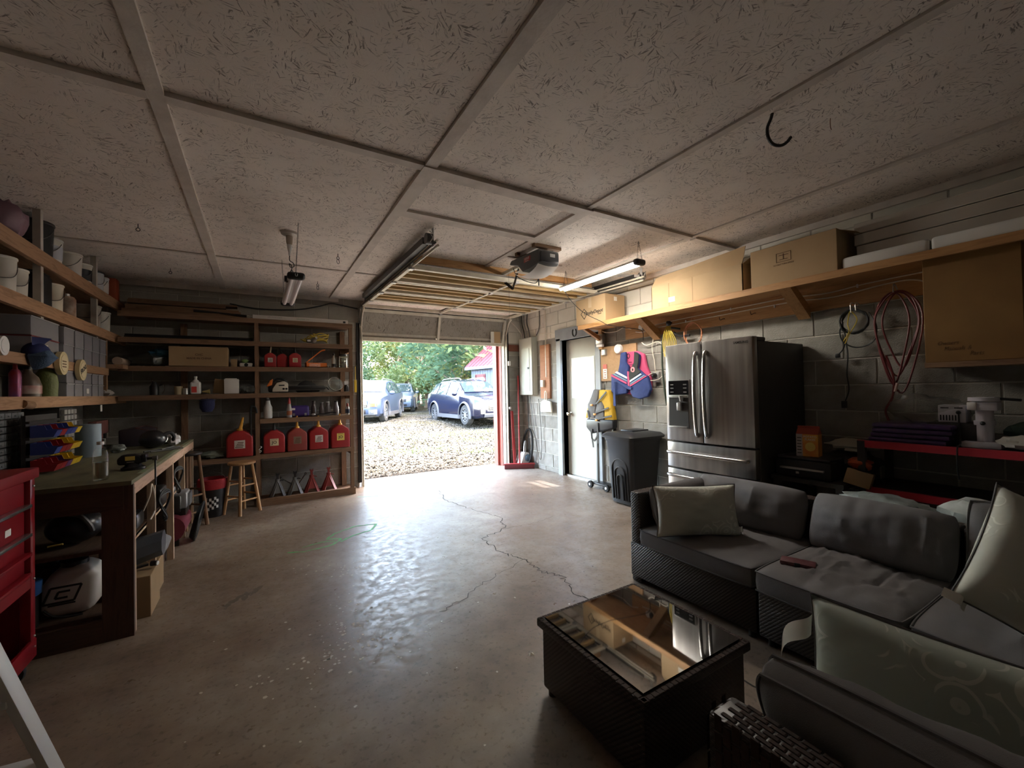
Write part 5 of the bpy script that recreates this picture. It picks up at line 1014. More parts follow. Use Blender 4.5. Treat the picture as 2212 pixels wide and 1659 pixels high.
cushion(s2, 'seat_cushion', .72, .575, .14, TR((-.085, .285, .33)), .66, 4, .024)
cushion(s2, 'back_cushion', .32, .60, .22, TR((.205, .285, .525), ry=-68), .10, 5, .020, pipe=False, pw=2.2, rc=.07)
s3 = module('wicker sofa section with a patterned pillow, beside the shelf with red edges', .0, .62)
cushion(s3, 'seat_cushion', .72, .61, .135, TR((-.085, .305, .328)), .68, 6, .016)
cushion(s3, 'back_cushion', .40, .55, .15, TR((.24, .30, .56), ry=-80), .5, 7, .006)
# near sofa
ns = thing('sofa_section', 'wicker sofa section with its back turned, holding the green pillow with a tag', 'sofa', (1.2, -.4, 0))
obj('base', B().box(-.37, -.9, .04, .42, .98, .265), m_wick, ns, bev=.01); obj('back', B().box(-.37, -.9, .26, -.275, .98, .60), m_wick, ns, bev=.012)
weave(ns, 'rail_top_weave', (-.278, -.3, .601), (0, 1, 0), (-1, 0, 0), 34, 7, .0365, .0131)
weave(ns, 'end_weave', (-.37, .981, .27), (0, 0, 1), (1, 0, 0), 8, 5, .04, .0185); weave(ns, 'back_face_weave', (-.371, .3, .27), (0, 0, 1), (0, 1, 0), 8, 34, .04, .0195)
for x in (-.33, .38): obj('foot', B().cyl((x, .94, 0), (x, .94, .045), .018, n=10), m_black, ns)
cushion(ns, 'seat_cushion', .66, .92, .125, TR((.06, .50, .325)), .72, 8, .01); cushion(ns, 'back_cushion', .36, .98, .24, TR((-.125, .475, .50), ry=66), .25, 9, .02, rc=.05)
# pillows
def damask(name, c1, c2):
    m, t, p = newmat(name); v = coords(t, (1, 1, 1)); vo = N(t, 'TexVoronoi'); vo.inputs['Scale'].default_value = 13; L(t, v, vo.inputs['Vector'])
    mu = N(t, 'Math', operation='MULTIPLY'); mu.inputs[1].default_value = 26; L(t, vo.outputs['Distance'], mu.inputs[0]); si = N(t, 'Math', operation='SINE'); L(t, mu.outputs[0], si.inputs[0])
    no = N(t, 'TexNoise'); no.inputs['Scale'].default_value = 5; L(t, v, no.inputs['Vector']); f = N(t, 'Math', operation='MULTIPLY'); L(t, si.outputs[0], f.inputs[0]); L(t, ramp(t, no.outputs[0], [(.45, 0), (.6, 1)]), f.inputs[1])
    L(t, ramp(t, f.outputs[0], [(.55, c1), (.7, c2)]), p.inputs['Base Color']); p.inputs['Roughness'].default_value = .6; p.inputs['Sheen Weight'].default_value = .3; bump(t, p, f.outputs[0], .12, .002); return m
m_green = damask('sage_damask', (.33, .37, .315), (.50, .53, .46)); m_beige = damask('pale_damask', (.52, .525, .455), (.68, .68, .60))
def pillow(name, label, sx_, sy_, sz_, loc, rot, mat, seed, tagc=None):
    t_ = thing(name, label, 'pillow', loc, rot); b = B(); nn = 26
    def surf(sg):
        def fn(u, v_):
            a, c = 2*u-1, 2*v_-1; f = max(0, (1-a*a)*(1-c*c))**.42; px_ = a*(1-.07*(1-c*c)*abs(a)**3); py_ = c*(1-.07*(1-a*a)*abs(c)**3)
            q = Vector((a*2.2, c*2.2, seed*2.7+sg*1.3)); z = sz_/2*f*(1+.16*noise.noise(q))+.02*sz_*noise.noise(q*4)*f
            return (px_*sx_/2, py_*sy_/2, sg*z)
        return fn
    b.grid(surf(1), nn, nn); b.grid(surf(-1), nn, nn); o = obj('cover', b, mat, t_, sm=80)
    P = []
    for i in range(nn): P.append((-1+2*i/nn, -1))
    for i in range(nn): P.append((1, -1+2*i/nn))
    for i in range(nn): P.append((1-2*i/nn, 1))
    for i in range(nn): P.append((-1, 1-2*i/nn))
    P = [(a*(1-.07*(1-c*c)*abs(a)**3)*sx_/2, c*(1-.07*(1-a*a)*abs(c)**3)*sy_/2, 0) for a, c in P]; obj('seam', B().tube(P, .0035, 5, closed=True), m_pipe, o)
    if tagc: obj('care_tag', B().grid(lambda u, v_: (tagc[0]+tagc[2]*u+.012*math.sin(u*5), tagc[1]+tagc[3]*v_, .015*math.sin(u*4.5)), 10, 2), m_paper, t_, fix=False)
    return t_
pillow('pillow', 'pale sage pillow leaning on the arm of the end section', .52, .31, .17, (2.32, 1.655, .535), (76, 0, -32), m_beige, 1, (.22, -.13, .07, .03))
pillow('pillow', 'large pale pillow with swirling pattern leaning in the sofa corner', .50, .50, .20, (2.36, .27, .60), (58, 32, -60), m_beige, 2, (-.27, -.27, .09, .035))
pillow('pillow', 'sage green pillow with a dangling care tag standing on the nearest sofa section', .62, .46, .20, (1.32, .28, .49), (78, 0, -84), m_green, 3)
tg_ = bpy.data.objects['pillow.002']; obj('care_tag', B().grid(lambda u, v_: (-.31-.075*u+.012*math.sin(u*6), .17-.10*u-.055*v_+.02*math.sin(u*3.1), -.02+.02*math.sin(u*5)), 12, 3), m_paper, tg_, fix=False)
pillow('pillow', 'flattened pale green pillow lying under the sage pillow', .62, .34, .15, (1.14, .26, .47), (22, 0, -88), m_beige, 4)
# coffee table
ct = thing('coffee_table', 'low square wicker coffee table with a dark glass top', 'table', (1.315, 1.225, 0))
obj('body', B().box(-.28, -.28, .03, .28, .28, .30), m_wick, ct, bev=.008); obj('rim', B().box(-.297, -.297, .285, .297, .297, .318).box(0, 0, .29, .01, .01, .30), m_wick, ct, bev=.012)
m_tglass = M('smoked_glass', (.012, .011, .011), .03, spec=.9); m_tglass.node_tree.nodes['Principled BSDF'].inputs['IOR'].default_value = 1.7
obj('glass_top', B().box(-.27, -.27, .312, .27, .27, .326), m_tglass, ct, sm=0)
for k_, (o_, u, v_) in enumerate((((-.295, -.297, .319), (1, 0, 0), (0, 1, 0)), ((-.295, .273, .319), (1, 0, 0), (0, 1, 0)), ((-.273, -.295, .319), (0, 1, 0), (-1, 0, 0)), ((.297, -.295, .319), (0, 1, 0), (-1, 0, 0)))): weave(ct, 'rim_weave', o_, u, v_, 24, 1, .0243, .023)
for x in (-.25, .25):
    for y in (-.25, .25): obj('foot', B().cyl((x, y, 0), (x, y, .035), .02, n=10), m_black, ct)
# wallet phone on the seat
wl = thing('wallet', 'dark red leather wallet case lying on the middle seat cushion', 'wallet', (2.335, 1.09, .388), (0, 0, 20)); m_wal = M('wine_leather', (.12, .035, .04), .45, bs=.2, bsc=90)
obj('cover', B().box(-.04, -.075, 0, .04, .075, .022), m_wal, wl, bev=.006); obj('clasp', B().box(-.046, -.012, .004, -.038, .012, .024), m_black, wl, bev=.003)
one('paper_scrap', B().add([(-.014, -.01, .001), (.012, -.014, .001), (.016, .008, .001), (-.006, .016, .001), (0, 0, .012)], [(0, 1, 4), (1, 2, 4), (2, 3, 4), (3, 0, 4)]), M('scrap_white', (.72, .68, .58), .7), 'small white scrap lying on the concrete beside the coffee table', 'scrap', loc=(1.134, 1.751, 0), sm=0)

# ================================================================== RIGHT BENCH WITH RED EDGES
m_dark = M('dark_board', (.03, .028, .027), .7); m_rededge = M('red_edge', (.45, .02, .035), .5)
rk = thing('storage_rack', 'black storage rack with red shelf edges behind the sofa', 'rack', (3.68, .3, 0))
for z in (.60, .905):
    obj('shelf', B().box(-.21, -1.2, z, .25, .92, z+.012), m_dark, rk, sm=0); obj('edge_beam', B().box(-.235, -1.2, z-.028, -.21, .92, z+.018), m_rededge, rk, sm=0)
for y in (-1.18, .90):
    for x in (-.22, .235): obj('post', B().box(x-.02, y-.02, 0, x+.02, y+.02, .92), m_dark, rk, sm=0)
obj('shelf', B().box(-.21, -1.2, .15, .25, .92, .165), m_dark, rk, sm=0)
def crumple(sx_, sy_, sz_, seed, n_=18, k_=2.2):
    return B().sphere((0, 0, sz_/2), .5, n_, 11, (sx_, sy_, sz_), nz=.45*k_/2.2, seed=seed)
m_purple = M('purple_wrap', (.045, .02, .10), .35, c2=(.09, .05, .15), sc=20); m_plasticbag = clear('clear_plastic', (.85, .85, .82), .35, .15, .12, (.5, .5, .46))
for k_ in range(4): one('folded_tarp', B().box(-.15-.004*k_, -.19, 0, .15, .19, .030), m_purple, ('lowest','second lowest','second highest','topmost')[k_]+' folded purple plastic sheet of the pile on the rack', 'tarp', 'purple sheets piled on the rack', loc=(3.64+.006*(k_ % 2), .985-.008*k_, .918+k_*.031), bev=.012, rot=(0, 0, 2*(k_ % 3)-2))
one('plastic_bag', crumple(.28, .36, .17, 3), m_plasticbag, 'crumpled clear plastic bag on top of the purple sheets', 'bag', loc=(3.68, .93, 1.045))
bg_ = thing('power_supply', 'small white appliance box with vents standing on a case on the rack', 'appliance', (3.66, .80, 1.055)); m_applw = M('applw', (.62, .60, .66), .5); obj('case', B().box(-.06, -.06, 0, .06, .06, .105), m_applw, bg_, bev=.005)
for i in range(6): obj('vent', B().box(-.0612, .045-.013*i, .012, -.0595, .051-.013*i, .045), m_black, bg_, sm=0)
for s_ in (-1, 1): obj('slot', B().box(-.0612, s_*.03-.018, .085, -.0595, s_*.03+.018, .092), m_black, bg_, sm=0)
obj('plug', B().sphere((-.065, -.03, .062), .012, 8, 6), m_black, bg_)
one('carton', B().box(-.10, -.11, 0, .10, .11, .135), m_dark, 'dark low case under the white appliance box', 'case', loc=(3.68, .80, .918), bev=.005)
mxr = thing('embroidery_machine', 'white upright machine with a round column and arm standing on the rack', 'machine', (3.60, .665, .918))
obj('foot', B().box(-.08, -.075, 0, .08, .085, .035), m_applw, mxr, bev=.008); obj('column', B().cyl((0, 0, .03), (0, 0, .22), .036, n=20), m_applw, mxr); obj('collar', B().cyl((0, 0, .13), (0, 0, .155), .044, n=20), m_applw, mxr); obj('knob', B().sphere((-.045, .0, .142), .012, 8, 6), m_black, mxr)
obj('head', B().box(-.05, -.06, .215, .05, .05, .265), m_applw, mxr, bev=.006); obj('top_disc', B().cyl((0, 0, .27), (0, 0, .29), .065, n=24), m_applw, mxr); obj('bracket', B().box(-.055, .02, .218, -.03, .06, .262), m_white_pl, mxr, bev=.004); obj('arm', B().bar((0, -.04, .285), (-.0, -.14, .275), .02, .015), m_black, mxr, bev=.003)
one('white_block', B().box(-.05, -.13, 0, .05, .07, .07), M('box_offwhite', (.36, .34, .31), .8), 'off-white long box lying behind the white machine', 'box', loc=(3.76, .72, .918), bev=.004)
cable('cord', 'black cord hanging over the red edge of the rack', [(3.60, .77, 1.11), (3.56, .76, 1.0), (3.50, .745, .94), (3.435, .745, .92), (3.43, .745, .80), (3.432, .74, .74)], .004, m_black)
one('cloth', crumple(.22, .30, .16, 11), M('teal_cloth', (.10, .17, .15), .8), 'teal and black bundle lying behind the white machine', 'bundle', loc=(3.75, .46, .92))
one('crumpled_paper', crumple(.16, .2, .08, 12), M('paper_grey', (.35, .32, .28), .8), 'crumpled grey paper bundle beside the white machine', 'paper', loc=(3.56, .50, .92))
# lower black table with printer, popcorn carton
lt = thing('side_table', 'low black table between the refrigerator and the red-edged rack', 'table', (3.52, 1.48, 0)); obj('top', B().box(-.22, -.23, .60, .38, .23, .63), m_dark, lt, sm=0)
for x in (-.19, .35):
    for y in (-.2, .2): obj('leg', B().box(x-.02, y-.02, 0, x+.02, y+.02, .60), m_dark, lt, sm=0)
pr = thing('printer', 'black printer with a grey tray edge on the low black table', 'printer', (3.50, 1.51, .63)); obj('body', B().box(-.17, -.18, 0, .20, .18, .13), m_black, pr, bev=.015); obj('tray', B().box(-.19, -.14, .06, -.165, .14, .075), m_galv, pr, bev=.003); obj('lid', B().box(-.16, -.17, .13, .20, .17, .15), M('printer_lid', (.03, .028, .03), .3), pr, bev=.006); obj('button', B().box(-.1725, .02, .03, -.168, .04, .045), m_galv, pr, sm=0)
pc = thing('snack_carton', 'orange gable-top snack carton standing on the printer', 'carton', (3.44, 1.50, .782), (0, 0, 8)); m_orb = M('carton_orange', (.62, .17, .02), .5, c2=(.7, .36, .05), sc=14); m_pb = M('carton_side', (.48, .42, .40), .6)
obj('front', B().box(-.045, -.06, 0, .045, .035, .16), m_orb, pc, sm=0); obj('nutrition_panel', B().box(-.046, .035, 0, .045, .075, .16), m_pb, pc, sm=0); obj('gable', B().prism([(-.045, .16), (.045, .16), (.006, .20), (.006, .218), (-.006, .218), (-.006, .20)], 'y', -.06, .075), M('carton_red', (.35, .04, .015), .5), pc, sm=0)
text(pc, 'POTATO', .020, m_white, (-.0462, -.012, .142), face='-x', ext=.0003); text(pc, 'FLAKES', .020, m_white, (-.0462, -.012, .122), face='-x', ext=.0003); obj('print_oval', B().sphere((-.045, -.012, .07), .032, 12, 8, (.06, 1, 1)), M('carton_yellow', (.75, .55, .12), .5), pc)
for i in range(6): obj('print_line', B().box(-.0466, .042, .02+.022*i, -.0458, .068, .026+.022*i), m_ink, pc, sm=0)
one('crumpled_bag', crumple(.26, .30, .10, 21), M('cream_paper', (.40, .37, .29), .8), 'crumpled cream paper bag piled behind the orange carton', 'bag', loc=(3.70, 1.34, .80))
one('dark_bag', crumple(.30, .32, .2, 22), m_dark, 'dark bag under the crumpled cream paper', 'bag', loc=(3.70, 1.34, .625))
one('small_box', B().box(-.05, -.07, 0, .05, .07, .10), m_card_dk, 'small tilted brown carton beside the printer', 'box', loc=(3.42, 1.22, .62), rot=(14, 8, 12), bev=.003)
one('snack_packet', crumple(.10, .13, .08, 23), M('orange_packet', (.4, .07, .02), .4), 'small orange packet on the brown carton', 'packet', loc=(3.48, 1.22, .72))
# bags behind the sofa
m_greybag = M('grey_bag', (.17, .185, .175), .4, bs=1, bsc=14); m_greybag2 = M('pale_bag', (.27, .275, .255), .4, bs=1, bsc=14)
one('plastic_bag', crumple(.20, .42, .09, 31), m_greybag, 'grey-green plastic bag stuffed behind the sofa back', 'bag', loc=(3.12, .98, .56)); one('plastic_bag', crumple(.24, .34, .14, 33), m_greybag2, 'crumpled pale plastic bag heaped behind the sofa corner', 'bag', loc=(3.1, .56, .562))
one('sofa_support_box', B().box(2.99, .1, 0, 3.26, 1.2, .57), m_card_dk, 'brown carton hidden behind the sofa under the plastic bags', 'box', bev=.004)
# ================================================================== FRONT WALL SHELVES
fs = thing('shelf_unit', 'brown stud-framed shelving with plank shelves beside the garage opening', 'shelving', (0, 5.97, 0))
def shelf(x0, x1, top, fh=.052):
    d_ = obj('shelf_board', B().box(x0, -.19, top-.022, x1, .21, top), m_oldwood, fs, sm=0); obj('front_rail', B().box(x0, -.225, top-fh, x1, -.19, top+.002), m_oldwood, fs, sm=0)
for tz in (2.21, 1.94, 1.64): shelf(-1.24, 1.05, tz)
shelf(-1.24, 1.05, 1.33); shelf(0, 1.05, 1.025); shelf(0, 1.05, .61); shelf(-1.0, -.0, .60)
obj('bottom_rail', B().box(-.01, -.225, 0, 1.06, -.18, .085), m_oldwood, fs, sm=0); obj('bottom_board', B().box(-.01, -.18, .03, 1.06, .2, .05), m_oldwood, fs, sm=0)
for x, z1 in ((-.025, 2.16), (1.025, 2.16)): obj('post', B().box(x-.02, -.215, 0, x+.022, -.175, z1), m_oldwood_z, fs, sm=0)
for x, z1 in ((.985, 2.16), (-.02, 2.16), (-.75, 2.16)): obj('post', B().box(x-.03, .17, 0, x+.03, .21, z1), m_oldwood_z, fs, sm=0)
for x in (-.025, 1.025):
    for z in (.61, 1.33, 1.94): obj('side_cleat', B().box(x-.016, -.18, z-.09, x+.016, .2, z-.03), m_oldwood_y, fs, sm=0)
# lumber and cartons on top
for i, (x0, x1, y0, z0, w_, h_) in enumerate(((-1.22, -.12, 5.80, 2.212, .09, .038), (-1.22, -.20, 5.90, 2.212, .09, .038), (-1.22, -.22, 6.0, 2.212, .09, .038), (-1.2, -.18, 5.84, 2.251, .09, .038), (-1.22, -.25, 5.94, 2.251, .12, .038), (-1.2, -.2, 5.86, 2.29, .14, .02), (-1.22, -.3, 6.03, 2.29, .09, .038), (-1.2, -.33, 5.92, 2.33, .09, .038), (-1.2, -.42, 6.04, 2.33, .09, .038), (-1.2, -.22, 5.97, 2.37, .16, .02))):
    one('lumber_board', B().box(x0, y0, z0, x1, y0+w_, z0+h_), m_oldwood, 'brown board in the lumber pile on the top shelf', 'board', 'boards piled on the top shelf', sm=0)
one('dark_rod', B().cyl((-.62, 5.83, 2.272), (-.12, 5.79, 2.238), .014, n=8), m_brush_dark, 'short dark pipe lying against the lumber on the top shelf', 'pipe')
t_ = thing('lamp_carton', 'long white lamp carton lying on the top shelf', 'carton', (.47, 5.81, 2.212)); obj('sleeve', B().box(-.53, -.035, 0, .53, .035, .05), M('carton_white', (.62, .58, .54), .7), t_, bev=.003, seg=1); text(t_, 'LED SHOP LIGHT', .02, M('carton_print', (.3, .28, .27), .7), (-.30, -.0358, .03), ext=.0003); text(t_, '5000 LUMENS   4 FT', .016, M('carton_green', (.15, .3, .14), .7), (.0, -.0358, .026), ext=.0003); obj('end_mark', B().box(.47, -.036, .01, .50, -.0348, .035), m_ink, t_, sm=0)
one('trim_strip', B().box(-.48, -.02, 0, .52, .02, .03), M('red_brown_strip', (.14, .05, .035), .7), 'thin red-brown strip lying behind the long white carton', 'strip', loc=(.48, 5.90, 2.212), sm=0)
cable('cable', 'black cable drooping along the wall over the front shelves', [(-.3, 6.16, 2.44), (-.05, 6.17, 2.405), (.25, 6.17, 2.41), (.5, 6.17, 2.44), (.72, 6.17, 2.50), (.85, 6.17, 2.545), (1.0, 6.17, 2.53), (1.2, 6.16, 2.50)], .008, m_cordb)
for k_, (y, z) in enumerate(((5.80, 1.952), (5.85, 1.952), (5.825, 1.975))): one('pipe', B().cyl((-1.2, y, z), (-.06, y+.0, z+.002), .011, n=8), m_brush_dark, 'long dark pipe lying on the second shelf of the front shelving', 'pipe', 'pipes on the second shelf')
t_ = thing('extension_cord', 'yellow cord bundle with a work light on the second front shelf', 'cord', (.60, 5.85, 1.945))
for k_ in range(5): obj('loop', B().tube([(math.cos(a)*(.15-.015*k_)+.02*k_, -.03+math.sin(a)*.05, .02+.02*k_+.03*abs(math.sin(a*1.5+k_))) for a in [2*PI*i/14 for i in range(14)]], .006, 6, closed=True, sm=2), m_yel, t_)
obj('work_light', B().lathe([(.03, 0), (.035, .03), (.02, .06), (.015, .10)], 14, TR((-.02, -.07, .03), rx=70, rz=20)), m_galv, t_); obj('socket_block', B().box(-.09, -.09, .01, -.03, -.05, .05), m_black, t_, bev=.006); obj('socket_face', B().box(-.085, -.093, .018, -.035, -.089, .042), m_white_pl, t_, bev=.004)
# ---- gas cans
m_can = M('red_can', (.36, .022, .022), .4, c2=(.29, .018, .02), sc=5); m_canold = M('faded_red_can', (.34, .055, .04), .55, c2=(.24, .04, .03), sc=5); m_spout = M('yellow_spout', (.75, .36, .04), .45); m_tan = M('tan_spout', (.55, .45, .28), .5)
def gascan(label, x, y, z, w_, h_, spout, sph, body=None, tilt=0, lab=None, collar=True, rz=0):
    t_ = thing('gas_can', label, 'gas can', (x, y, z), (0, 0, rz), 'red gas cans on the front shelves'); hw = w_/2; d_ = min(.14, w_*.62)
    P = [(-hw, 0), (hw, 0), (hw, h_*.72), (hw*.86, h_*.84), (hw*.28, h_), (-hw*.28, h_), (-hw*.86, h_*.84), (-hw, h_*.72)]
    bo = obj('can', B().prism(P, 'y', -d_, d_), body or m_can, t_, bev=w_*.07, seg=3)
    sx_ = math.tan(R(tilt))*sph; k_ = w_/.24
    if collar: obj('collar', B().lathe([(.028*k_, 0), (.030*k_, .012), (.028*k_, .03), (.02*k_, .034)], 14, TR((0, -d_*.55, h_-.012))), spout, t_)
    obj('spout', B().tube([(0, -d_*.55, h_), (sx_*.5, -d_*.55, h_+sph*.5), (sx_, -d_*.55, h_+sph)], [.019*k_, .015*k_, .011*k_], 10), spout, t_)
    if lab:
        kind, c = lab; lb = obj('label', B().box(-w_*.20, -d_-.0015, h_*.33, w_*.20, -d_+.002, h_*.64), c, t_, sm=0)
        if kind == 'JO': text(lb, 'JO', w_*.22, m_ink, (0, -d_-.002, h_*.47), ext=.0003, bold=.001); text(lb, 'GASOLINE', w_*.06, m_ink, (0, -d_-.002, h_*.60), ext=.0003)
        elif kind == 'strip':
            for i in range(3): obj('print_band', B().box(-w_*.15, -d_-.0022, h_*(.38+.08*i), w_*.13, -d_-.001, h_*(.41+.08*i)), m_ink, lb, sm=0)
        elif kind == 'worn':
            for i in range(4): obj('print_band', B().box(-w_*(.17-.03*i), -d_-.0022, h_*(.36+.06*i), w_*(.12+.02*(i % 2)), -d_-.001, h_*(.39+.06*i)), m_brownink, lb, sm=0)
    return t_
m_labY = M('label_yellow', (.72, .55, .12), .6); m_labC = M('label_cream', (.62, .52, .33), .6); m_labW = M('label_white', (.62, .56, .50), .6); m_labB = M('label_brown', (.22, .14, .09), .7)
gascan('red gas can with a torn white label on the low shelf over the pine stool', -.20, 5.86, .605, .26, .30, m_spout, .15, tilt=12, lab=('worn', m_labW))
gascan('red gas can with a dark spout and a cream JO label', .145, 5.88, .615, .225, .27, m_brush_dark, .10, lab=('JO', m_labC), collar=False)
gascan('faded red gas can with a scuffed brown label and yellow spout', .392, 5.88, .615, .215, .28, m_spout, .15, body=m_canold, lab=('worn', m_labB))
gascan('red gas can with a yellow spout, torn label and a tilted sticker', .632, 5.88, .615, .22, .28, m_spout, .14, lab=('worn', m_labW))
gascan('red gas can with a yellow spout and a bright yellow JO label', .885, 5.88, .615, .225, .29, m_spout, .145, lab=('JO', m_labY))
gascan('small red gas can with a tan spout and torn label on the third shelf', .115, 5.85, 1.645, .125, .17, m_tan, .10, tilt=8, lab=('worn', m_labW), collar=False)
gascan('small plain red gas can without a label on the third shelf', .245, 5.88, 1.645, .12, .165, m_brush_dark, .07, tilt=-25, collar=False)
gascan('small red gas can with stacked white labels and a dark spout', .38, 5.85, 1.645, .135, .175, m_brush_dark, .13, lab=('strip', m_labC), collar=False)
# ---- third shelf
t_ = thing('hardware_box', 'orange open-lidded tool box on the third front shelf', 'box', (.62, 5.84, 1.645)); m_ob = M('orange_board', (.72, .17, .02), .55)
obj('tray', B().box(-.12, -.08, 0, .12, .08, .008).box(-.12, -.08, 0, .12, -.074, .055).box(-.12, .074, 0, .12, .08, .055).box(-.12, -.08, 0, -.114, .08, .055).box(.114, -.08, 0, .12, .08, .055), m_ob, t_, sm=0)
obj('lid', B().bar((-.118, 0, .055), (.06, 0, .215), .012, .16, (0, 1, 0)).bar((.06, 0, .215), (.10, 0, .222), .012, .16, (0, 1, 0)), m_ob, t_, sm=0); text(t_, 'CHAINSAW', .024, m_white, (-.02, -.0808, .036), ext=.0003); text(t_, 'SHARPENER', .024, m_white, (-.02, -.0808, .015), ext=.0003); obj('saw_disc', B().cyl((.03, 0, .045), (.03, 0, .06), .045, n=16), m_galv, t_)
t_ = thing('spray_bottle', 'narrow dark and white bottle beside the orange tool box', 'bottle', (.83, 5.85, 1.645)); obj('body', B().lathe([(.025, 0), (.025, .10), (.012, .13), (.010, .165)], 14), M('bottle_grey', (.42, .42, .38), .4), t_); obj('sleeve', B().lathe([(.026, .01), (.026, .05)], 14, cap=False), m_black, t_); obj('cap', B().lathe([(.012, .16), (.012, .18)], 10), m_black, t_)
t_ = thing('jar', 'glass jar of pale and purple odds with a dark lid on the third front shelf', 'jar', (.945, 5.85, 1.645)); obj('glass', B().lathe([(.05, 0), (.052, .02), (.052, .14), (.045, .155)], 20), clear('jar_glass', (.9, .92, .9), .5, .05, .2, (.6, .62, .5)), t_); obj('contents', B().lathe([(.045, .005), (.047, .08), (.03, .13)], 16), M('jar_fill', (.45, .46, .32), .8, c2=(.08, .04, .08), sc=30), t_); obj('lid', B().lathe([(.047, .152), (.05, .155), (.05, .178), (.0, .18)], 20), m_brush_dark, t_)
t_ = thing('cardboard_box', 'long brown carton marked made in China on the front shelving', 'box', (-.568, 5.86, 1.645)); obj('carton', B().box(-.265, -.12, 0, .265, .12, .215), m_card_dk, t_, bev=.004, seg=1); text(t_, 'CHC', .034, m_brownink, (.0, -.1208, .125), ext=.0003, bold=.001); text(t_, 'MADE IN CHINA', .030, m_brownink, (.0, -.1208, .085), ext=.0003, bold=.001)
one('small_box', B().box(-.03, -.05, 0, .03, .05, .085), m_card_dk, 'small brown carton beside the long marked carton', 'box', loc=(-.25, 5.84, 1.645), bev=.002)
t_ = thing('junction_box', 'white electrical fitting with a green tag on the third front shelf', 'electrical box', (-.13, 5.83, 1.645)); obj('shell', B().box(-.065, -.05, 0, .065, .05, .045), M('fit_white', (.6, .58, .52), .5), t_, bev=.012); obj('opening', B().cyl((.0, -.051, .022), (.0, -.045, .022), .02, n=14), m_black, t_); obj('tag', B().sphere((-.01, 0, .07), .03, 10, 7, (1.2, .7, .8), .3), M('green_tag', (.25, .38, .12), .6), t_)
one('plastic_bag', crumple(.34, .26, .13, 41), clear('dull_plastic', (.8, .82, .8), .3, .2, .3, (.3, .33, .3)), 'heap of clear plastic sheeting on the third front shelf corner', 'bag', loc=(-.99, 5.88, 1.645))
one('blue_bag', crumple(.20, .16, .10, 42), M('blue_pack', (.03, .13, .22), .45), 'blue packet lying on the plastic sheeting', 'packet', loc=(-.92, 5.90, 1.745))
# ---- fourth shelf
t_ = thing('thermos', 'dark flask with a chrome handle on the fourth front shelf', 'flask', (-.97, 5.85, 1.335)); obj('body', B().lathe([(.04, 0), (.042, .09), (.025, .12), (.02, .14)], 16), m_black, t_); obj('handle', B().tube([(.04, 0, .10), (.075, 0, .11), (.08, 0, .05), (.06, 0, .015)], .007, 6, sm=4), m_chrome, t_); obj('lever', B().sphere((-.015, 0, .155), .014, 8, 6), m_chrome, t_)
t_ = thing('jar', 'small tan cup on the fourth front shelf', 'cup', (-.765, 5.84, 1.335)); obj('cup', B().lathe([(.035, 0), (.038, .09), (.036, .09), (.033, .005)], 16), M('tan_cup', (.40, .33, .2), .6), t_)
t_ = thing('can', 'small steel can between the tan cup and the white jug', 'can', (-.70, 5.83, 1.335)); obj('can', B().lathe([(.028, 0), (.028, .065), (.025, .07)], 16), m_galv, t_)
t_ = thing('bottle', 'white plastic jug with a red label on the fourth front shelf', 'bottle', (-.61, 5.83, 1.335)); obj('jug', B().box(-.048, -.03, 0, .048, .03, .14), m_white_pl, t_, bev=.018, seg=3); obj('shoulder', B().lathe([(.04, .125), (.025, .155), (.013, .165), (.013, .18)], 14), m_white_pl, t_); obj('cap', B().lathe([(.016, .178), (.016, .20)], 14), m_white_pl, t_); obj('label', B().box(-.035, -.0315, .02, .012, -.029, .085), M('label_red', (.55, .05, .04), .5), t_, sm=0)
t_ = thing('funnel', 'small yellow funnel lying beside the white jug', 'funnel', (-.50, 5.82, 1.362)); obj('cone', B().lathe([(.028, 0), (.012, .04), (.007, .07)], 16, TR((.02, 0, 0), ry=-90), cap=False), M('funnel_yellow', (.55, .45, .16), .5), t_)
one('brown_box', B().box(-.055, -.04, 0, .055, .04, .165), m_card_dk, 'dark brown carton leaning next to the white box', 'box', loc=(-.405, 5.90, 1.337), rot=(0, 8, 0), bev=.003)
t_ = thing('white_box', 'plain white cube carton on the fourth front shelf', 'box', (-.275, 5.83, 1.335)); obj('carton', B().box(-.07, -.06, 0, .07, .06, .165), M('cube_white', (.68, .65, .62), .7), t_, bev=.003); obj('lid_flap', B().box(-.06, -.06, .166, .05, .04, .175), bpy.data.materials['cube_white'], t_, sm=0)
one('plastic_bag', crumple(.15, .14, .10, 44), m_greybag, 'crumpled grey bag beside the white cube carton', 'bag', loc=(-.12, 5.88, 1.336))
t_ = thing('chainsaw', 'orange and cream chainsaw on the fourth front shelf', 'chainsaw', (.20, 5.84, 1.335)); obj('body', B().prism([(-.07, .01), (.10, .01), (.10, .11), (.06, .14), (-.02, .12), (-.065, .05)], 'y', -.07, -.03), M('saw_cream', (.58, .52, .42), .5), t_, bev=.008); obj('engine', B().box(-.11, -.03, .005, .10, .07, .13), m_black, t_, bev=.02); obj('front_guard', B().prism([(-.13, .07), (-.09, .15), (-.06, .165), (-.07, .09)], 'y', -.06, .06), m_ob, t_, bev=.008); obj('handle', B().tube([(-.05, .0, .12), (-.02, 0, .165), (.05, 0, .16), (.09, 0, .12)], .012, 8, sm=4), m_black, t_)
for dx in (0, .03): obj('bar_nut', B().cyl((.05+dx, -.075, .045), (.05+dx, -.068, .045), .013, n=10), m_black, t_)
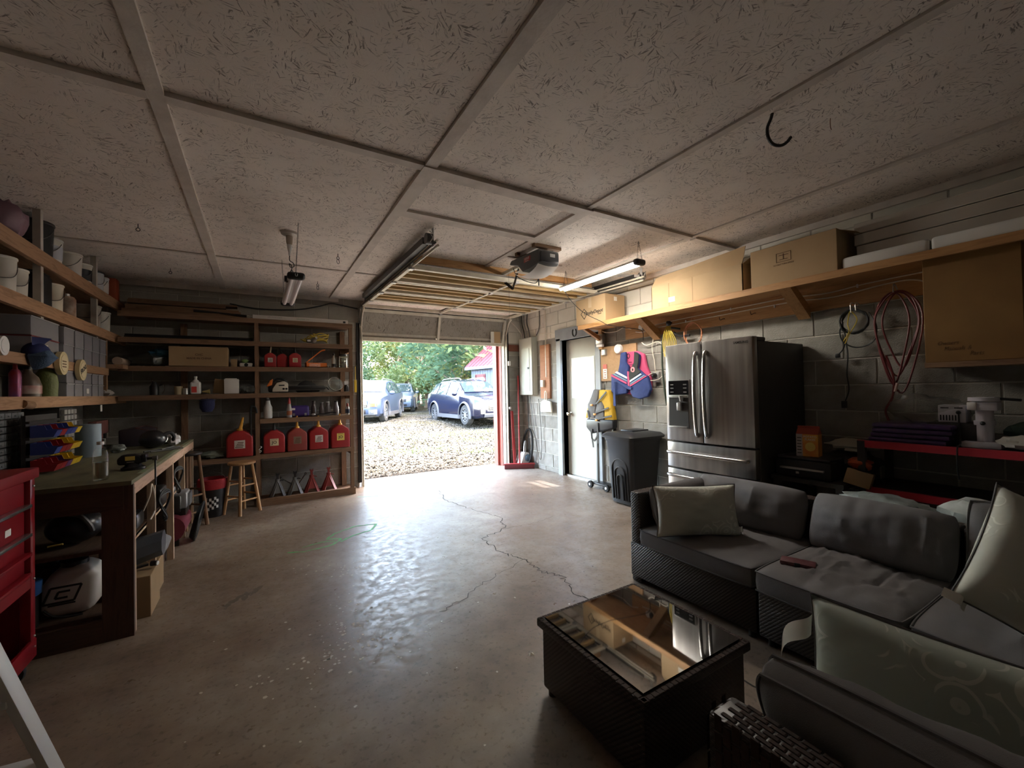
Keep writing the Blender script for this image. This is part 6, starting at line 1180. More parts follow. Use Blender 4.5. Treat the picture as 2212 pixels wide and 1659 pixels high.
obj('badge', B().box(.0, -.0725, .08, .06, -.069, .095), m_black, t_, sm=0); obj('guide_bar', B().box(.10, -.055, .03, .52, -.045, .075), m_brush_dark, t_, bev=.004); obj('chain', B().tube([(.10, -.05, .078), (.50, -.05, .078), (.53, -.05, .052), (.50, -.05, .027), (.10, -.05, .027)], .006, 6), m_galv_dark, t_)
t_ = thing('reciprocating_saw', 'dark power tool with a bright bar lying behind the chainsaw bar', 'power tool', (.52, 5.93, 1.335)); obj('motor', B().prism([(-.12, 0), (.14, 0), (.16, .06), (.05, .13), (-.02, .15), (-.08, .12), (-.14, .05)], 'y', -.05, .05), m_black, t_, bev=.015); obj('bar', B().box(-.09, -.10, .045, .06, -.095, .055), m_galv, t_, sm=0); obj('lead', B().tube([(.15, 0, .04), (.22, 0, .06), (.26, .02, .03)], .008, 6, sm=4), m_black, t_)
t_ = thing('bowl', 'tilted clear plastic bowl on the fourth front shelf', 'bowl', (.84, 5.86, 1.425), (68, 0, 12)); obj('bowl', B().lathe([(.05, -.06), (.075, -.03), (.09, .02), (.093, .03), (.088, .03), (.07, -.03), (.045, -.055)], 24), m_plasticbag, t_); obj('rim', B().tube([(math.cos(2*PI*i/24)*.092, math.sin(2*PI*i/24)*.092, .03) for i in range(24)], .004, 6, closed=True), m_galv, t_)
t_ = thing('spray_gun', 'white and black spray head at the end of the fourth front shelf', 'sprayer', (.97, 5.80, 1.335)); obj('head', B().box(-.03, -.03, .085, .035, .03, .135), m_white_pl, t_, bev=.01); obj('neck', B().lathe([(.03, 0), (.028, .06), (.015, .09)], 14), m_black, t_)
# ---- fifth shelf
t_ = thing('spray_bottle', 'tall white squeeze bottle with a pointed cap on the fifth front shelf', 'bottle', (.085, 5.82, 1.03)); obj('body', B().lathe([(.043, 0), (.046, .02), (.046, .13), (.028, .17), (.024, .20), (.022, .215)], 18), M('milky', (.60, .59, .56), .4), t_); obj('band', B().lathe([(.024, .213), (.024, .225)], 14), m_black, t_); obj('nozzle', B().lathe([(.015, .225), (.008, .27), (.004, .285)], 12), m_white_pl, t_)
t_ = thing('bottle', 'small bottle with a red pointed cap on the fifth front shelf', 'bottle', (.31, 5.80, 1.03)); obj('body', B().lathe([(.028, 0), (.03, .09), (.018, .15), (.016, .165)], 16), M('bottle_clear', (.42, .38, .36), .3), t_); obj('label', B().lathe([(.0305, .03), (.0305, .08)], 16, cap=False), M('label_orange', (.42, .14, .06), .6), t_); obj('cap', B().lathe([(.018, .165), (.016, .19), (.010, .23), (.006, .24)], 14), M('cap_red', (.52, .07, .07), .5), t_)
t_ = thing('tool_case', 'purple hard tool case on the fifth front shelf', 'case', (.43, 5.88, 1.03)); obj('shell', B().box(-.105, -.06, 0, .105, .06, .14), M('case_purple', (.05, .022, .15), .45), t_, bev=.03, seg=4)
for x in (-.07, .06): obj('latch', B().box(x-.012, -.066, .015, x+.012, -.058, .045), m_galv, t_, sm=0)
obj('sticker', B().box(-.095, -.0625, .085, -.055, -.059, .11), m_paper, t_, sm=0)
for i, (x, h_) in enumerate(((.595, .18), (.69, .16), (.76, .165), (.86, .17))):
    t_ = thing('jar', ('tall brown ribbed bottle', 'smoky glass jar with a pale cap', 'smoky glass jar with a white lid', 'dark cluttered jar of parts')[i]+' on the fifth front shelf', 'jar', (x, 5.92, 1.03)); obj('body', B().lathe([(.033, 0), (.036, .02), (.034, h_*.6), (.022, h_*.8), (.02, h_)], 14), M('smoke%d' % i, (.10+.03*i, .075+.03*i, .07+.035*i), .3), t_); obj('cap', B().lathe([(.022, h_), (.022, h_+.012)], 12), (m_galv_dark, m_galv, m_white_pl, m_brush_dark)[i], t_)
t_ = thing('pliers', 'dark pliers lying open on the fifth front shelf', 'pliers', (.70, 5.79, 1.036)); obj('handle', B().tube([(-.10, 0, .012), (0, 0, .02), (.08, -.01, .035), (.14, -.01, .03)], .008, 6, sm=4), m_black, t_); obj('handle', B().tube([(-.10, 0, .012), (.02, .01, .01), (.14, .02, .01)], .008, 6, sm=4), m_galv_dark, t_); obj('jaw', B().sphere((-.125, 0, .015), .022, 10, 7, (1.2, .6, .7)), m_galv, t_)
t_ = thing('bottle', 'small white bottle with a red cap at the end of the fifth front shelf', 'bottle', (.985, 5.82, 1.03)); obj('body', B().lathe([(.026, 0), (.027, .09), (.012, .11)], 14), m_white_pl, t_); obj('label', B().lathe([(.0275, .02), (.0275, .075)], 14, cap=False), M('label_blue', (.05, .07, .14), .6), t_); obj('cap', B().lathe([(.015, .108), (.012, .15)], 12), M('cap_red2', (.5, .1, .08), .5), t_)
# ---- jack stands
def jack(label, x, y, mat, head, rz=0):
    t_ = thing('jack_stand', label, 'jack stand', (x, y, .05), (0, 0, rz), 'jack stands on the bottom board')
    for a in range(4):
        an = PI/4+a*PI/2; c, s_ = math.cos(an), math.sin(an); b = B(); r0, r1 = .115, .022
        p0 = Vector((c*r0, s_*r0, 0)); p1 = Vector((c*r1, s_*r1, .19)); tn = Vector((-s_, c, 0)); b.add([p0+tn*.022, p0-tn*.022, p1-tn*.016, p1+tn*.016, p0*.9+tn*.02, p0*.9-tn*.02, p1*.8-tn*.014, p1*.8+tn*.014], [(0, 1, 2, 3), (7, 6, 5, 4), (0, 4, 5, 1), (1, 5, 6, 2), (2, 6, 7, 3), (3, 7, 4, 0)]); obj('leg', b, mat, t_, sm=0)
    b = B(); n_ = 4
    lo = [(math.cos(PI/4+i*PI/2)*.085, math.sin(PI/4+i*PI/2)*.085, .06) for i in range(4)]; hi = [(math.cos(PI/4+i*PI/2)*.026, math.sin(PI/4+i*PI/2)*.026, .20) for i in range(4)]
    b.add(lo+hi, [(i, (i+1) % 4, 4+(i+1) % 4, 4+i) for i in range(4)]); obj('skirt', b, mat, t_, sm=0)
    obj('collar', B().cyl((0, 0, .185), (0, 0, .225), .026, n=12), mat, t_); obj('ratchet_post', B().box(-.012, -.012, .20, .012, .012, .275), head, t_, sm=0); obj('saddle', B().box(-.02, -.015, .27, .02, .015, .29).box(-.02, -.015, .285, -.012, .015, .30).box(.012, -.015, .285, .02, .015, .30), head, t_, sm=0); obj('lever', B().tube([(.02, -.02, .21), (.05, -.02, .205), (.06, -.02, .20)], .006, 6), head, t_)
    return t_
m_jgrey = M('jack_grey', (.20, .20, .19), .5, .4); m_jred = M('jack_red', (.26, .035, .03), .5)
jack('grey jack stand nearest the shelf post', .18, 5.92, m_jgrey, m_brush_dark); j2 = jack('grey jack stand with an open wrench leaning behind it', .37, 5.92, m_jgrey, m_brush_dark); jack('red jack stand beside the grey pair', .56, 5.95, m_jred, m_jred); jack('red jack stand closest to the garage opening', .765, 5.97, m_jred, m_jred)
for k_, (a, c) in enumerate((((.22, 6.03, .26), (.50, 6.05, .05)), ((.50, 6.06, .28), (.34, 6.04, .055)))): 
    t_ = thing('wrench', ('chrome lug wrench leaning behind the grey jack stands', 'chrome socket wrench crossing behind the grey jack stands')[k_], 'wrench', (0, 0, 0)); obj('shank', B().cyl(a, c, .007, n=8), m_chrome, t_); obj('socket', B().sphere(a, .016, 10, 7), m_chrome, t_)
one('spring_clip', B().tube([(0, 0, .03), (.015, 0, .02), (0, 0, .005), (-.012, 0, -.01), (.01, 0, -.025), (.0, 0, -.04), (-.01, 0, -.03)], .004, 6, sm=4), m_white_pl, 'pale wire clip hanging on the shelf post beside the cans', 'clip', loc=(-.0, 5.735, .68))
t_ = thing('ball_cap', 'dark blue knit cap hanging under the fourth front shelf', 'hat', (-.50, 5.74, 1.13)); m_cap = M('navy_knit', (.018, .022, .075), .9, bs=.5, bsc=160); obj('crown', B().lathe([(.0, .0), (.045, .008), (.068, .05), (.072, .10), (.066, .14), (.05, .15)], 20), m_cap, t_); obj('hem', B().tube([(math.cos(2*PI*i/20)*.069, math.sin(2*PI*i/20)*.069, .135) for i in range(20)], .007, 6, closed=True), m_cap, t_); obj('loop', B().tube([(0, 0, .14), (.0, .0, .165)], .003, 5), m_black, t_)
one('work_cloth', crumple(.26, .18, .085, 51), M('sage_cloth', (.19, .22, .18), .9), 'grey-green work gloves and rag on the low shelf', 'rag', loc=(-.46, 5.86, .602)); one('hose_strap', B().tube([(0, 0, .30), (-.01, 0, .36), (-.035, 0, .38), (-.06, 0, .35), (-.062, 0, .1), (-.06, 0, -.15)], .012, 6, sm=4), m_black, 'dark strap hanging against the shelf post', 'strap', loc=(-.03, 5.735, .80))
one('fly_swatter', B().box(-.015, -.012, -.08, .015, .012, .08).cyl((0, 0, .08), (0, 0, .26), .005, n=6), M('swatter_yellow', (.75, .50, .03), .5), 'yellow fly swatter hung on the last shelf post by the opening', 'fly swatter', loc=(1.075, 5.74, 1.40), bev=.004)
# ---- stools and bucket
m_stool = wood('stool_pine', (.47, .27, .12), (.36, .19, .075), 'z', .5)
def stool(label, x, y, rz, h_, seatmat, legmat, sr=.15, seat_bev=.01, lw=.018):
    t_ = thing('stool', label, 'stool', (x, y, 0), (0, 0, rz)); obj('seat', B().lathe([(sr*.9, h_-.03), (sr, h_-.022), (sr, h_-.006), (sr*.95, h_), (.0, h_)], 26), seatmat, t_)
    tops = []; 
    for a in range(4):
        an = PI/4+a*PI/2; p0 = Vector((math.cos(an)*sr*1.28, math.sin(an)*sr*1.28, 0)); p1 = Vector((math.cos(an)*sr*.72, math.sin(an)*sr*.72, h_-.025)); tops.append((p0, p1)); obj('leg', B().cyl(p0, p1, lw, lw*.85, n=10), legmat, t_)
    for z in (.16, .33):
        for a in range(4):
            k_ = (z+(.05 if a % 2 else 0))/h_; p = tops[a][0].lerp(tops[a][1], k_); q = tops[(a+1) % 4][0].lerp(tops[(a+1) % 4][1], k_); obj('rung', B().cyl(p, q, .010, n=8), legmat, t_)
    return t_
stool('pine bar stool standing under the low front shelf', -.18, 5.60, 40, .57, m_stool, m_stool, .135); stool('wooden stool with a black padded seat at the end of the workbench', -.625, 5.30, 45, .75, m_black, m_oldwood_z, .12)
bk = thing('bucket', 'black plastic bucket with a red liner and a checkered flag print', 'bucket', (-.455, 5.66, 0)); obj('pail', B().lathe([(.105, 0), (.112, .02), (.128, .33), (.124, .33), (.105, .02)], 28), m_black, bk); obj('rim_liner', B().lathe([(.131, .30), (.140, .33), (.142, .40), (.132, .41), (.125, .38), (.122, .32)], 28), M('red_liner', (.40, .02, .03), .6, bs=.4, bsc=30), bk)
for i in range(5):
    for j in range(4):
        if (i+j) % 2: continue
        a = -PI/2+.10+(i-2)*.17; r_ = .1165+.012*(j/4); z = .08+j*.032+i*.006; obj('flag_check', B().add([(math.cos(a+da)*(r_+.0035), math.sin(a+da)*(r_+.0035), z+dz) for da, dz in ((-.08, 0), (.08, 0), (.08, .03), (-.08, .03))], [(0, 1, 2, 3)]), m_white, bk, sm=0, fix=False)
a = -PI/2-.42; obj('flag_pole', B().cyl((math.cos(a)*.116, math.sin(a)*.116, .06), (math.cos(a+.1)*.128, math.sin(a+.1)*.128, .22), .004, n=6), M('flag_tan', (.45, .3, .2), .6), bk)
obj('bail', B().tube([(.125, 0, .30), (.13, -.06, .40), (.06, -.10, .48), (-.06, -.10, .48), (-.13, -.06, .40), (-.125, 0, .30)], .003, 5, sm=4), m_galv_dark, bk)
# ================================================================== LEFT WALL SHELVES
ls = thing('shelf_unit', 'tall wooden wall shelving crowded with buckets and bins above the workbench', 'shelving', (-1.445, 4.3, 0))
m_red_wood = wood('red_brown_rail', (.40, .225, .12), (.28, .15, .075), 'y', .7)
for z, z0, y1 in ((2.33, 2.235, 1.87), (1.97, 1.885, 1.87), (1.60, 1.535, 1.25), (1.33, 1.255, 1.87)):
    obj('shelf_board', B().box(-.17, -2.2, z-.022, .15, y1, z), m_red_wood, ls, sm=0); obj('front_rail', B().box(.15, -2.2, z0, .182, y1, z+.002), m_red_wood, ls, sm=0)
for y, za, zb in ((-.74, .86, H), (-.13, 1.60, H), (1.02, 1.60, H), (1.30, 1.33, 1.95), (-2.0, .86, H)): obj('post', B().box(.12, y-.03, za, .16, y+.012, zb), m_oldwood_z if y != -.13 and y != 1.02 else M('pale_post%d' % int(y*10), (.50, .46, .40), .7, c2=(.42, .38, .33), sc=12), ls, sm=0)
obj('top_cleat', B().box(-.17, -2.2, H-.05, -.13, 1.8, H-.005), m_oldwood_y, ls, sm=0); obj('end_knot', B().cyl((.18, -.49, 1.285), (.20, -.43, 1.275), .026, n=12), m_oldwood_y, ls)
def pail(label, y, z, r_, h_, mat, group=None, x=-1.385, bail=True, cap=None, band=None, cat='bucket', nm='paint_bucket', lid=True):
    t_ = thing(nm, label, cat, (x, y, z+.001), (0, 0, random.Random(int(y*1000)).uniform(-30, 30)), group)
    obj('pail', B().lathe([(r_*.92, 0), (r_, h_*.97), (r_*.97, h_), (.0, h_)], 24), mat, t_)
    if lid: obj('lid', B().lathe([(r_*1.03, h_*.93), (r_*1.06, h_*.96), (r_*1.04, h_), (r_*.85, h_-.004), (0, h_-.004)], 24), cap or mat, t_)
    if bail: obj('bail', B().tube([(r_, 0, h_*.85), (r_*.9, -r_*.5, h_*.6), (r_*.5, -r_*.98, h_*.42), (-r_*.5, -r_*.98, h_*.42), (-r_*.9, -r_*.5, h_*.6), (-r_, 0, h_*.85)], .0025, 5, sm=4), m_galv_dark, t_)
    if band:
        obj('label', B().lathe([(r_*.955+.001, h_*.25), (r_*.985+.001, h_*.75)], 24, cap=False), band, t_)
    return t_
m_pw = M('bucket_white', (.66, .63, .56), .5, c2=(.56, .53, .46), sc=6); m_pg = M('bucket_grey', (.50, .50, .50), .5); m_labg = M('label_greyblue', (.42, .44, .48), .6)
one('garbage_bag', crumple(.22, .26, .26, 61), M('mauve_bag', (.20, .11, .14), .5, bs=.6, bsc=14), 'mauve plastic bag tied up on the top shelf', 'bag', loc=(-1.40, 3.93, 2.325))
pail('large black bucket on the top shelf next to the mauve bag', 4.32, 2.33, .11, .255, m_black, bail=True)
pail('white bucket with a printed band on the top shelf by the pale post', 4.57, 2.33, .085, .21, m_pw, band=m_labg); pail('white bucket with a drooping bail on the top shelf', 4.97, 2.33, .09, .215, m_pw); pail('small white bucket with a black band on the top shelf', 5.26, 2.33, .08, .20, m_pw, band=m_black)
pail('grey bucket with a dark lid on the top shelf', 5.60, 2.33, .08, .22, m_pg, cap=m_black); pail('pale plastic jug between buckets on the top shelf', 5.80, 2.33, .07, .21, m_pg, band=m_labW, nm='plastic_jug', cat='jug')
one('red_can', B().box(-.08, -.06, 0, .08, .06, .25), M('dull_red', (.36, .07, .03), .5), 'tall orange-red can at the far end of the top shelf', 'can', loc=(-1.36, 5.98, 2.331), bev=.02)
pail('white bucket with a thin wire bail on the second shelf', 3.86, 1.97, .08, .235, m_pw); pail('smaller white bucket on the second shelf behind the wire-bail bucket', 4.03, 1.97, .075, .20, m_pw)
t_ = thing('speaker_box', 'dark square canister on the second shelf', 'canister', (-1.41, 4.29, 1.971)); obj('body', B().box(-.11, -.10, 0, .11, .10, .235), m_black, t_, bev=.02); obj('lid', B().box(-.10, -.09, .235, .10, .09, .25), m_black, t_, bev=.006)
p_ = pail('cream bucket with an oval label on the second shelf', 4.58, 1.97, .085, .225, M('bucket_cream', (.68, .63, .50), .5)); obj('oval_label', B().tube([(.084, math.cos(2*PI*i/18)*.04, .165+math.sin(2*PI*i/18)*.025) for i in range(18)], .004, 5, closed=True), m_brownink, p_)
t_ = thing('paint_tin', 'rust-spotted tall tin on the second shelf', 'tin', (-1.37, 4.88, 1.971)); obj('tin', B().lathe([(.06, 0), (.06, .17), (.05, .19), (.03, .195)], 18), M('rusty_tin', (.50, .42, .34), .6, c2=(.22, .10, .05), sc=14), t_); obj('cap', B().lathe([(.025, .19), (.025, .215)], 12), m_galv, t_)
pail('paint bucket streaked with brown drips on the second shelf', 5.42, 1.97, .10, .215, M('drip_white', (.62, .58, .52), .5, c2=(.25, .18, .13), sc=5)); pail('plain white bucket at the end of the second shelf', 5.80, 1.97, .08, .215, m_pw)
# clear storage bins
m_bin_clear = clear('bin_plastic_clear', (.9, .9, .92), .5, .15, .42, (.66, .65, .68)); m_bits = M('hardware_bits', (.40, .39, .38), .6, .1, c2=(.12, .11, .11), sc=45)
m_lidred = M('lid_red', (.16, .015, .02), .45); m_lidgrey = M('lid_grey', (.30, .29, .31), .45)
def cbin(y, z, w_, h_, d_=.26, lid=None, x=-1.40, fill=.6, card=False, label='clear plastic bin of hardware stacked on the wall shelves', group='clear hardware bins'):
    t_ = thing('storage_bin', label, 'storage bin', (x, y, z+.001), group=group); b = B(); hw, hd = w_/2, d_/2
    b.box(-hd, -hw, 0, hd, hw, .004); 
    for bx_ in ((-hd, -hw, hd, -hw+.003), (-hd, hw-.003, hd, hw), (-hd, -hw, -hd+.003, hw), (hd-.003, -hw, hd, hw)): b.box(bx_[0], bx_[1], 0, bx_[2], bx_[3], h_)
    obj('tub', b, m_bin_clear, t_, sm=0); obj('contents', B().box(-hd+.006, -hw+.006, .005, hd-.008, hw-.006, h_*fill), m_bits, t_, bev=.01)
    obj('lid', B().box(-hd-.004, -hw-.004, h_, hd+.004, hw+.004, h_+.008), lid or m_lidgrey, t_, sm=0)
    if card: obj('index_card', B().box(hd+.001, -.03, h_*.25, hd+.003, .03, h_*.7), m_paper, t_, sm=0)
    return t_
cbin(4.16, 1.60, .44, .125, lid=m_lidred, fill=.5, card=True, label='wide clear bin with a red lid and a card on the third shelf', group=None); cbin(4.16, 1.735, .44, .12, lid=m_lidgrey, label='wide clear bin stacked on the red-lidded bin', group=None)
for y, w_ in ((4.57, .20), (4.79, .19), (5.0, .19), (5.20, .18), (5.40, .17)): ORD_ = ('first', 'second', 'third', 'fourth', 'fifth')[(4.57, 4.79, 5.0, 5.20, 5.40).index(y)]; cbin(y, 1.60, w_, .125, label=ORD_+' clear hardware bin past the red-lidded bin, lower layer, third shelf'); cbin(y+.01, 1.735, w_, .12, label=ORD_+' clear hardware bin past the red-lidded bin, upper layer, third shelf')
for y, w_ in ((4.60, .15), (4.78, .17), (4.98, .19), (5.18, .15), (5.34, .14)): ORD_ = ('first', 'second', 'third', 'fourth', 'fifth')[(4.60, 4.78, 4.98, 5.18, 5.34).index(y)]; cbin(y, 1.33, w_, .095, card=(y == 4.98), label=ORD_+' clear bin past the mossy bottle, lower layer, fourth shelf'); cbin(y, 1.436, w_, .085, label=ORD_+' clear bin past the mossy bottle, upper layer, fourth shelf')
# things at the front of the fourth shelf
t_ = thing('spray_can', 'red and purple spray can on the fourth wall shelf', 'spray can', (-1.33, 3.91, 1.331)); obj('can', B().lathe([(.028, 0), (.028, .15), (.02, .17), (.018, .175)], 16), M('can_redpurple', (.30, .03, .04), .35, .3, c2=(.16, .07, .22), sc=9), t_); obj('nozzle', B().lathe([(.012, .175), (.010, .21), (.004, .26)], 10), M('nozzle_red', (.38, .04, .04), .5), t_)
t_ = thing('bottle', 'brown bottle with a red and white label on the fourth wall shelf', 'bottle', (-1.33, 4.08, 1.331)); obj('body', B().lathe([(.062, 0), (.064, .08), (.05, .13), (.022, .165), (.02, .185)], 18), M('brown_bottle', (.11, .075, .055), .4), t_); obj('label', B().lathe([(.065, .02), (.065, .075)], 18, cap=False), M('label_redwhite', (.38, .06, .05), .6, c2=(.5, .45, .4), sc=12), t_); obj('cap', B().lathe([(.022, .185), (.022, .205)], 12), m_black, t_)
t_ = thing('bottle', 'mossy green plastic bottle on the fourth wall shelf', 'bottle', (-1.32, 4.33, 1.331), (0, 0, 0)); obj('body', B().lathe([(.058, 0), (.062, .10), (.055, .16), (.03, .205), (.0, .215)], 18), M('moss_green', (.12, .14, .035), .6, bs=.3, bsc=60), t_)
one('cup', B().lathe([(.03, 0), (.042, .085), (.04, .085), (.028, .004)], 16), m_white_pl, 'white paper cup behind the red and purple spray can', 'cup', loc=(-1.40, 3.80, 1.331))
def tape(label, y, z, r_, mat, face):
    t_ = thing('tape_roll', label, 'tape', (-1.258, y, z)); obj('roll', B().lathe([(r_*.45, 0), (r_, 0), (r_, .028), (r_*.45, .028)], 26, TR((0, 0, 0), ry=90), cap=False), mat, t_); obj('face_label', B().cyl((.0275, 0, 0), (.030, 0, 0), r_*.72, n=24), face, t_); return t_
m_kraft = M('cream_tape', (.56, .46, .26), .6)
t1 = tape('cream tape roll with a printed label hung on the third shelf rail', 4.34, 1.575, .085, m_kraft, m_labC)
for i in range(3): obj('print_line', B().box(.030, -.035, .01-.02*i, .0312, .035, .018-.02*i), m_brownink, t1, sm=0)
t2 = tape('cream tape roll with bold dark lettering hung on the third shelf rail', 4.73, 1.545, .085, m_kraft, m_labC); text(t2, 'FROG', .05, m_ink, (.0305, .0, .005), face='+x', ext=.0005, bold=.002, rot=(90, -25, 90))
tape('white masking tape roll hung on the shelf post', 3.50, 1.62, .055, m_white_pl, m_white_pl)
bc = thing('ball_cap', 'blue mesh-back ball cap hung on the third shelf rail', 'hat', (-1.25, 3.92, 1.50)); m_bcap = M('cap_blue', (.012, .02, .10), .85); m_bmesh = M('cap_mesh', (.05, .09, .16), .9, bs=.6, bsc=120)
obj('crown', B().grid(lambda u, v_: (.09*math.sin(PI*v_*.5)*1.0, -.09+.18*u+(.0), .09+.07*math.sin(PI*u)*math.cos(PI*v_*.5)), 14, 8).grid(lambda u, v_: (.09*math.cos(PI*v_*.5), -.09+.18*u, .09-.085*math.sin(PI*u)*math.sin(PI*v_*.5)), 14, 8), m_bmesh, bc); obj('front_panel', B().sphere((.01, 0, .12), .085, 16, 10, (.75, 1.0, .75)), m_bcap, bc); obj('brim', B().grid(lambda u, v_: (.02+.06*v_*math.sin(PI*u), -.09+.18*u, .16+.05*v_), 12, 5), m_bcap, bc, fix=False)
one('price_tag', B().box(-.002, -.022, -.06, .002, .022, 0), m_paper, 'white tag stuck under the fourth wall shelf rail', 'tag', loc=(-1.26, 5.30, 1.25), sm=0)
one('caulk_tube', B().cyl((0, -.14, 0), (0, .10, .0), .04, n=14).cyl((0, .10, 0), (0, .15, 0), .042, n=14), M('tan_tube', (.42, .30, .22), .6), 'tan caulk cartridge lying at the end of the third shelf', 'cartridge', loc=(-1.22, 5.78, 1.685)); one('shelf_ledge', B().box(-.1, -.2, -.04, .06, .2, 0), m_oldwood_y, 'short wooden ledge carrying the tan cartridge', 'ledge', loc=(-1.22, 5.75, 1.643), sm=0)
one('rag', crumple(.16, .22, .07, 66), M('grey_rag', (.38, .34, .30), .9), 'crumpled grey rag on the fourth wall shelf', 'rag', loc=(-1.33, 5.62, 1.331))

# ================================================================== WORKBENCH
m_oldwood_d = wood('dark_bench_x', (.085, .048, .028), (.055, .03, .017), 'x', .75); m_oldwood_dz = wood('dark_bench_z', (.085, .048, .028), (.055, .03, .017), 'z', .75); m_oldwood_dy = wood('dark_bench_y', (.10, .057, .033), (.065, .036, .02), 'y', .75)
m_ply = M('green_stained_ply', (.17, .165, .085), .75, c2=(.10, .095, .055), sc=6, stretch=(2, .5, 1)); m_greened = M('green_overspray', (.22, .36, .20), .8, c2=(.36, .25, .17), sc=22)
m_fascia = wood('bench_fascia', (.50, .33, .23), (.38, .235, .155), 'y', .7)
wb_ = thing('workbench', 'long wooden workbench with a green-stained plywood top and open lower shelves', 'workbench', (-1.1, 4.33, 0))
obj('top', B().box(-.515, -1.26, .83, .49, 1.27, .853), m_ply, wb_, sm=0); obj('fascia', B().box(.455, -1.24, .765, .49, 1.27, .832), m_fascia, wb_, sm=0); obj('edge_strip', B().box(.462, -1.0, .8535, .494, 1.27, .8545), m_greened, wb_, sm=0)
obj('end_apron', B().box(-.515, -1.255, .70, .455, -1.22, .83), m_oldwood_d, wb_, sm=0); obj('end_panel', B().box(.365, -1.25, .0, .495, -1.222, .83), m_oldwood_dz, wb_, sm=0)
m_postl = wood('pale_post_wood', (.50, .36, .245), (.40, .27, .175), 'z', .7)
for y, z1, w_ in ((-1.20, .80, .04), (-.66, .78, .03), (.02, .78, .038), (.62, .78, .038), (1.2, .78, .04)): obj('post', B().box(.45, y-w_/2, 0, .492, y+w_/2, z1), m_postl, wb_, sm=0)
for y in (-.62, .06, .66): obj('divider', B().box(.20, y, 0, .45, y+.02, .76), m_oldwood_dy, wb_, sm=0)
obj('lower_shelf', B().box(-.515, -1.22, .12, .45, .70, .14), m_oldwood_dy, wb_, sm=0); obj('middle_shelf', B().box(-.515, -1.22, .47, .45, .70, .49), m_oldwood_dy, wb_, sm=0)
obj('plinth', B().box(-.515, -1.25, 0, .365, -1.21, .12), m_oldwood_d, wb_, sm=0); obj('plinth', B().box(.40, -1.2, 0, .44, .70, .12), m_oldwood_dy, wb_, sm=0); obj('middle_rail', B().box(.42, -1.2, .455, .45, .6, .485), m_postl, wb_, sm=0)
# parts organiser
oc = thing('drawer_organiser', 'grey parts organiser with rows of small clear drawers on the workbench', 'organiser', (-1.42, 3.68, .854)); obj('frame', B().box(-.10, -.25, 0, .10, .24, .39), m_dark, oc, sm=0); m_drw = M('smoky_drawer', (.26, .27, .285), .3, c2=(.17, .18, .19), sc=30); dm = mesh('drawer', B().box(0, -.036, 0, .03, .036, .036).box(.03, -.01, .012, .036, .01, .022), m_drw, bev=.003, seg=1)
for j in range(9):
    for i in range(6): obj('drawer', dm, None, oc, loc=(.10, -.21+i*.08, .012+j*.0415))
oc2 = thing('drawer_organiser', 'narrow parts organiser with small pale drawers beside the coloured bins', 'organiser', (-1.42, 4.70, .854)); obj('frame', B().box(-.10, -.14, 0, .10, .14, .39), m_dark, oc2, sm=0); dm2 = mesh('drawer', B().box(0, -.026, 0, .025, .026, .036), M('pale_drawer', (.34, .33, .31), .35), bev=.003, seg=1)
for j in range(8):
    for i in range(4): obj('drawer', dm2, None, oc2, loc=(.10, -.098+i*.066, .016+j*.046))
# coloured bins
rk2 = thing('bin_rack', 'dark rack that carries the coloured hang bins on the workbench', 'rack', (-1.20, 3.88, .854)); obj('back_panel', B().box(-.03, -.20, 0, -.01, .26, .36), m_dark, rk2, sm=0)
for z in (.05, .155, .255): obj('rail', B().box(-.01, -.20, z+.055, .006, .26, z+.07), m_brush_dark, rk2, sm=0)
cols = {'r': M('bin_red', (.33, .012, .018), .4), 'b': M('bin_blue', (.035, .06, .28), .4), 'y': M('bin_yellow', (.66, .44, .02), .4), 'p': M('bin_purple', (.10, .03, .12), .4)}
def hbin(c):
    b = B(); w_, d_, h_ = .042, .10, .072
    P = [(0, 0), (d_, 0), (d_+.018, .04), (d_*.72, .045), (d_*.62, h_), (0, h_)]
    b.prism(P, 'y', -w_, -w_+.003); b.prism(P, 'y', w_-.003, w_); b.box(0, -w_, 0, d_, w_, .003).box(0, -w_, 0, .003, w_, h_); b.add([(d_, -w_, 0), (d_, w_, 0), (d_+.018, w_, .04), (d_+.018, -w_, .04)], [(0, 1, 2, 3)])
    return mesh('bin', b, cols[c], sm=0)
HB = {c: hbin(c) for c in cols}; cn = {'r': 'red', 'b': 'blue', 'y': 'yellow', 'p': 'dark purple'}
for row, (s_, z) in enumerate((('rrpyy', .015), ('brryy', .12), ('brbby', .225))):
    for i, c in enumerate(s_): tag(obj('hang_bin', HB[c], None, None, loc=(-1.19, 3.715+i*.087, .854+z)), cn[c]+' hang bin, '+('first', 'second', 'third', 'fourth', 'fifth', 'sixth')[i]+' from the wide grey organiser, '+('bottom', 'middle', 'top')[row]+' row', 'bin', 'coloured hang bins')
# bench-top things
one('paper_roll', B().lathe([(.075, 0), (.075, .255), (.02, .255)], 24), M('blue_roll', (.20, .26, .32), .6), 'tall blue-grey shop towel roll standing on the workbench', 'towel roll', loc=(-1.16, 4.56, .854))
t_ = thing('water_bottle', 'clear half-full plastic water bottle on the near end of the workbench', 'bottle', (-.765, 3.20, .854)); m_pet = clear('pet', (.95, .95, .94), .05, .04, .02, (.7, .7, .68))
obj('bottle', B().lathe([(.030, 0), (.034, .012), (.033, .03), (.034, .05), (.032, .065), (.034, .08), (.034, .125), (.031, .13), (.034, .14), (.028, .165), (.014, .19), (.013, .20)], 22), m_pet, t_); obj('water', B().lathe([(.031, .004), (.031, .10), (.0, .10)], 18), clear('water', (.80, .76, .66), .4, .03), t_); obj('cap', B().lathe([(.016, .198), (.016, .214), (.0, .214)], 14), m_white_pl, t_)
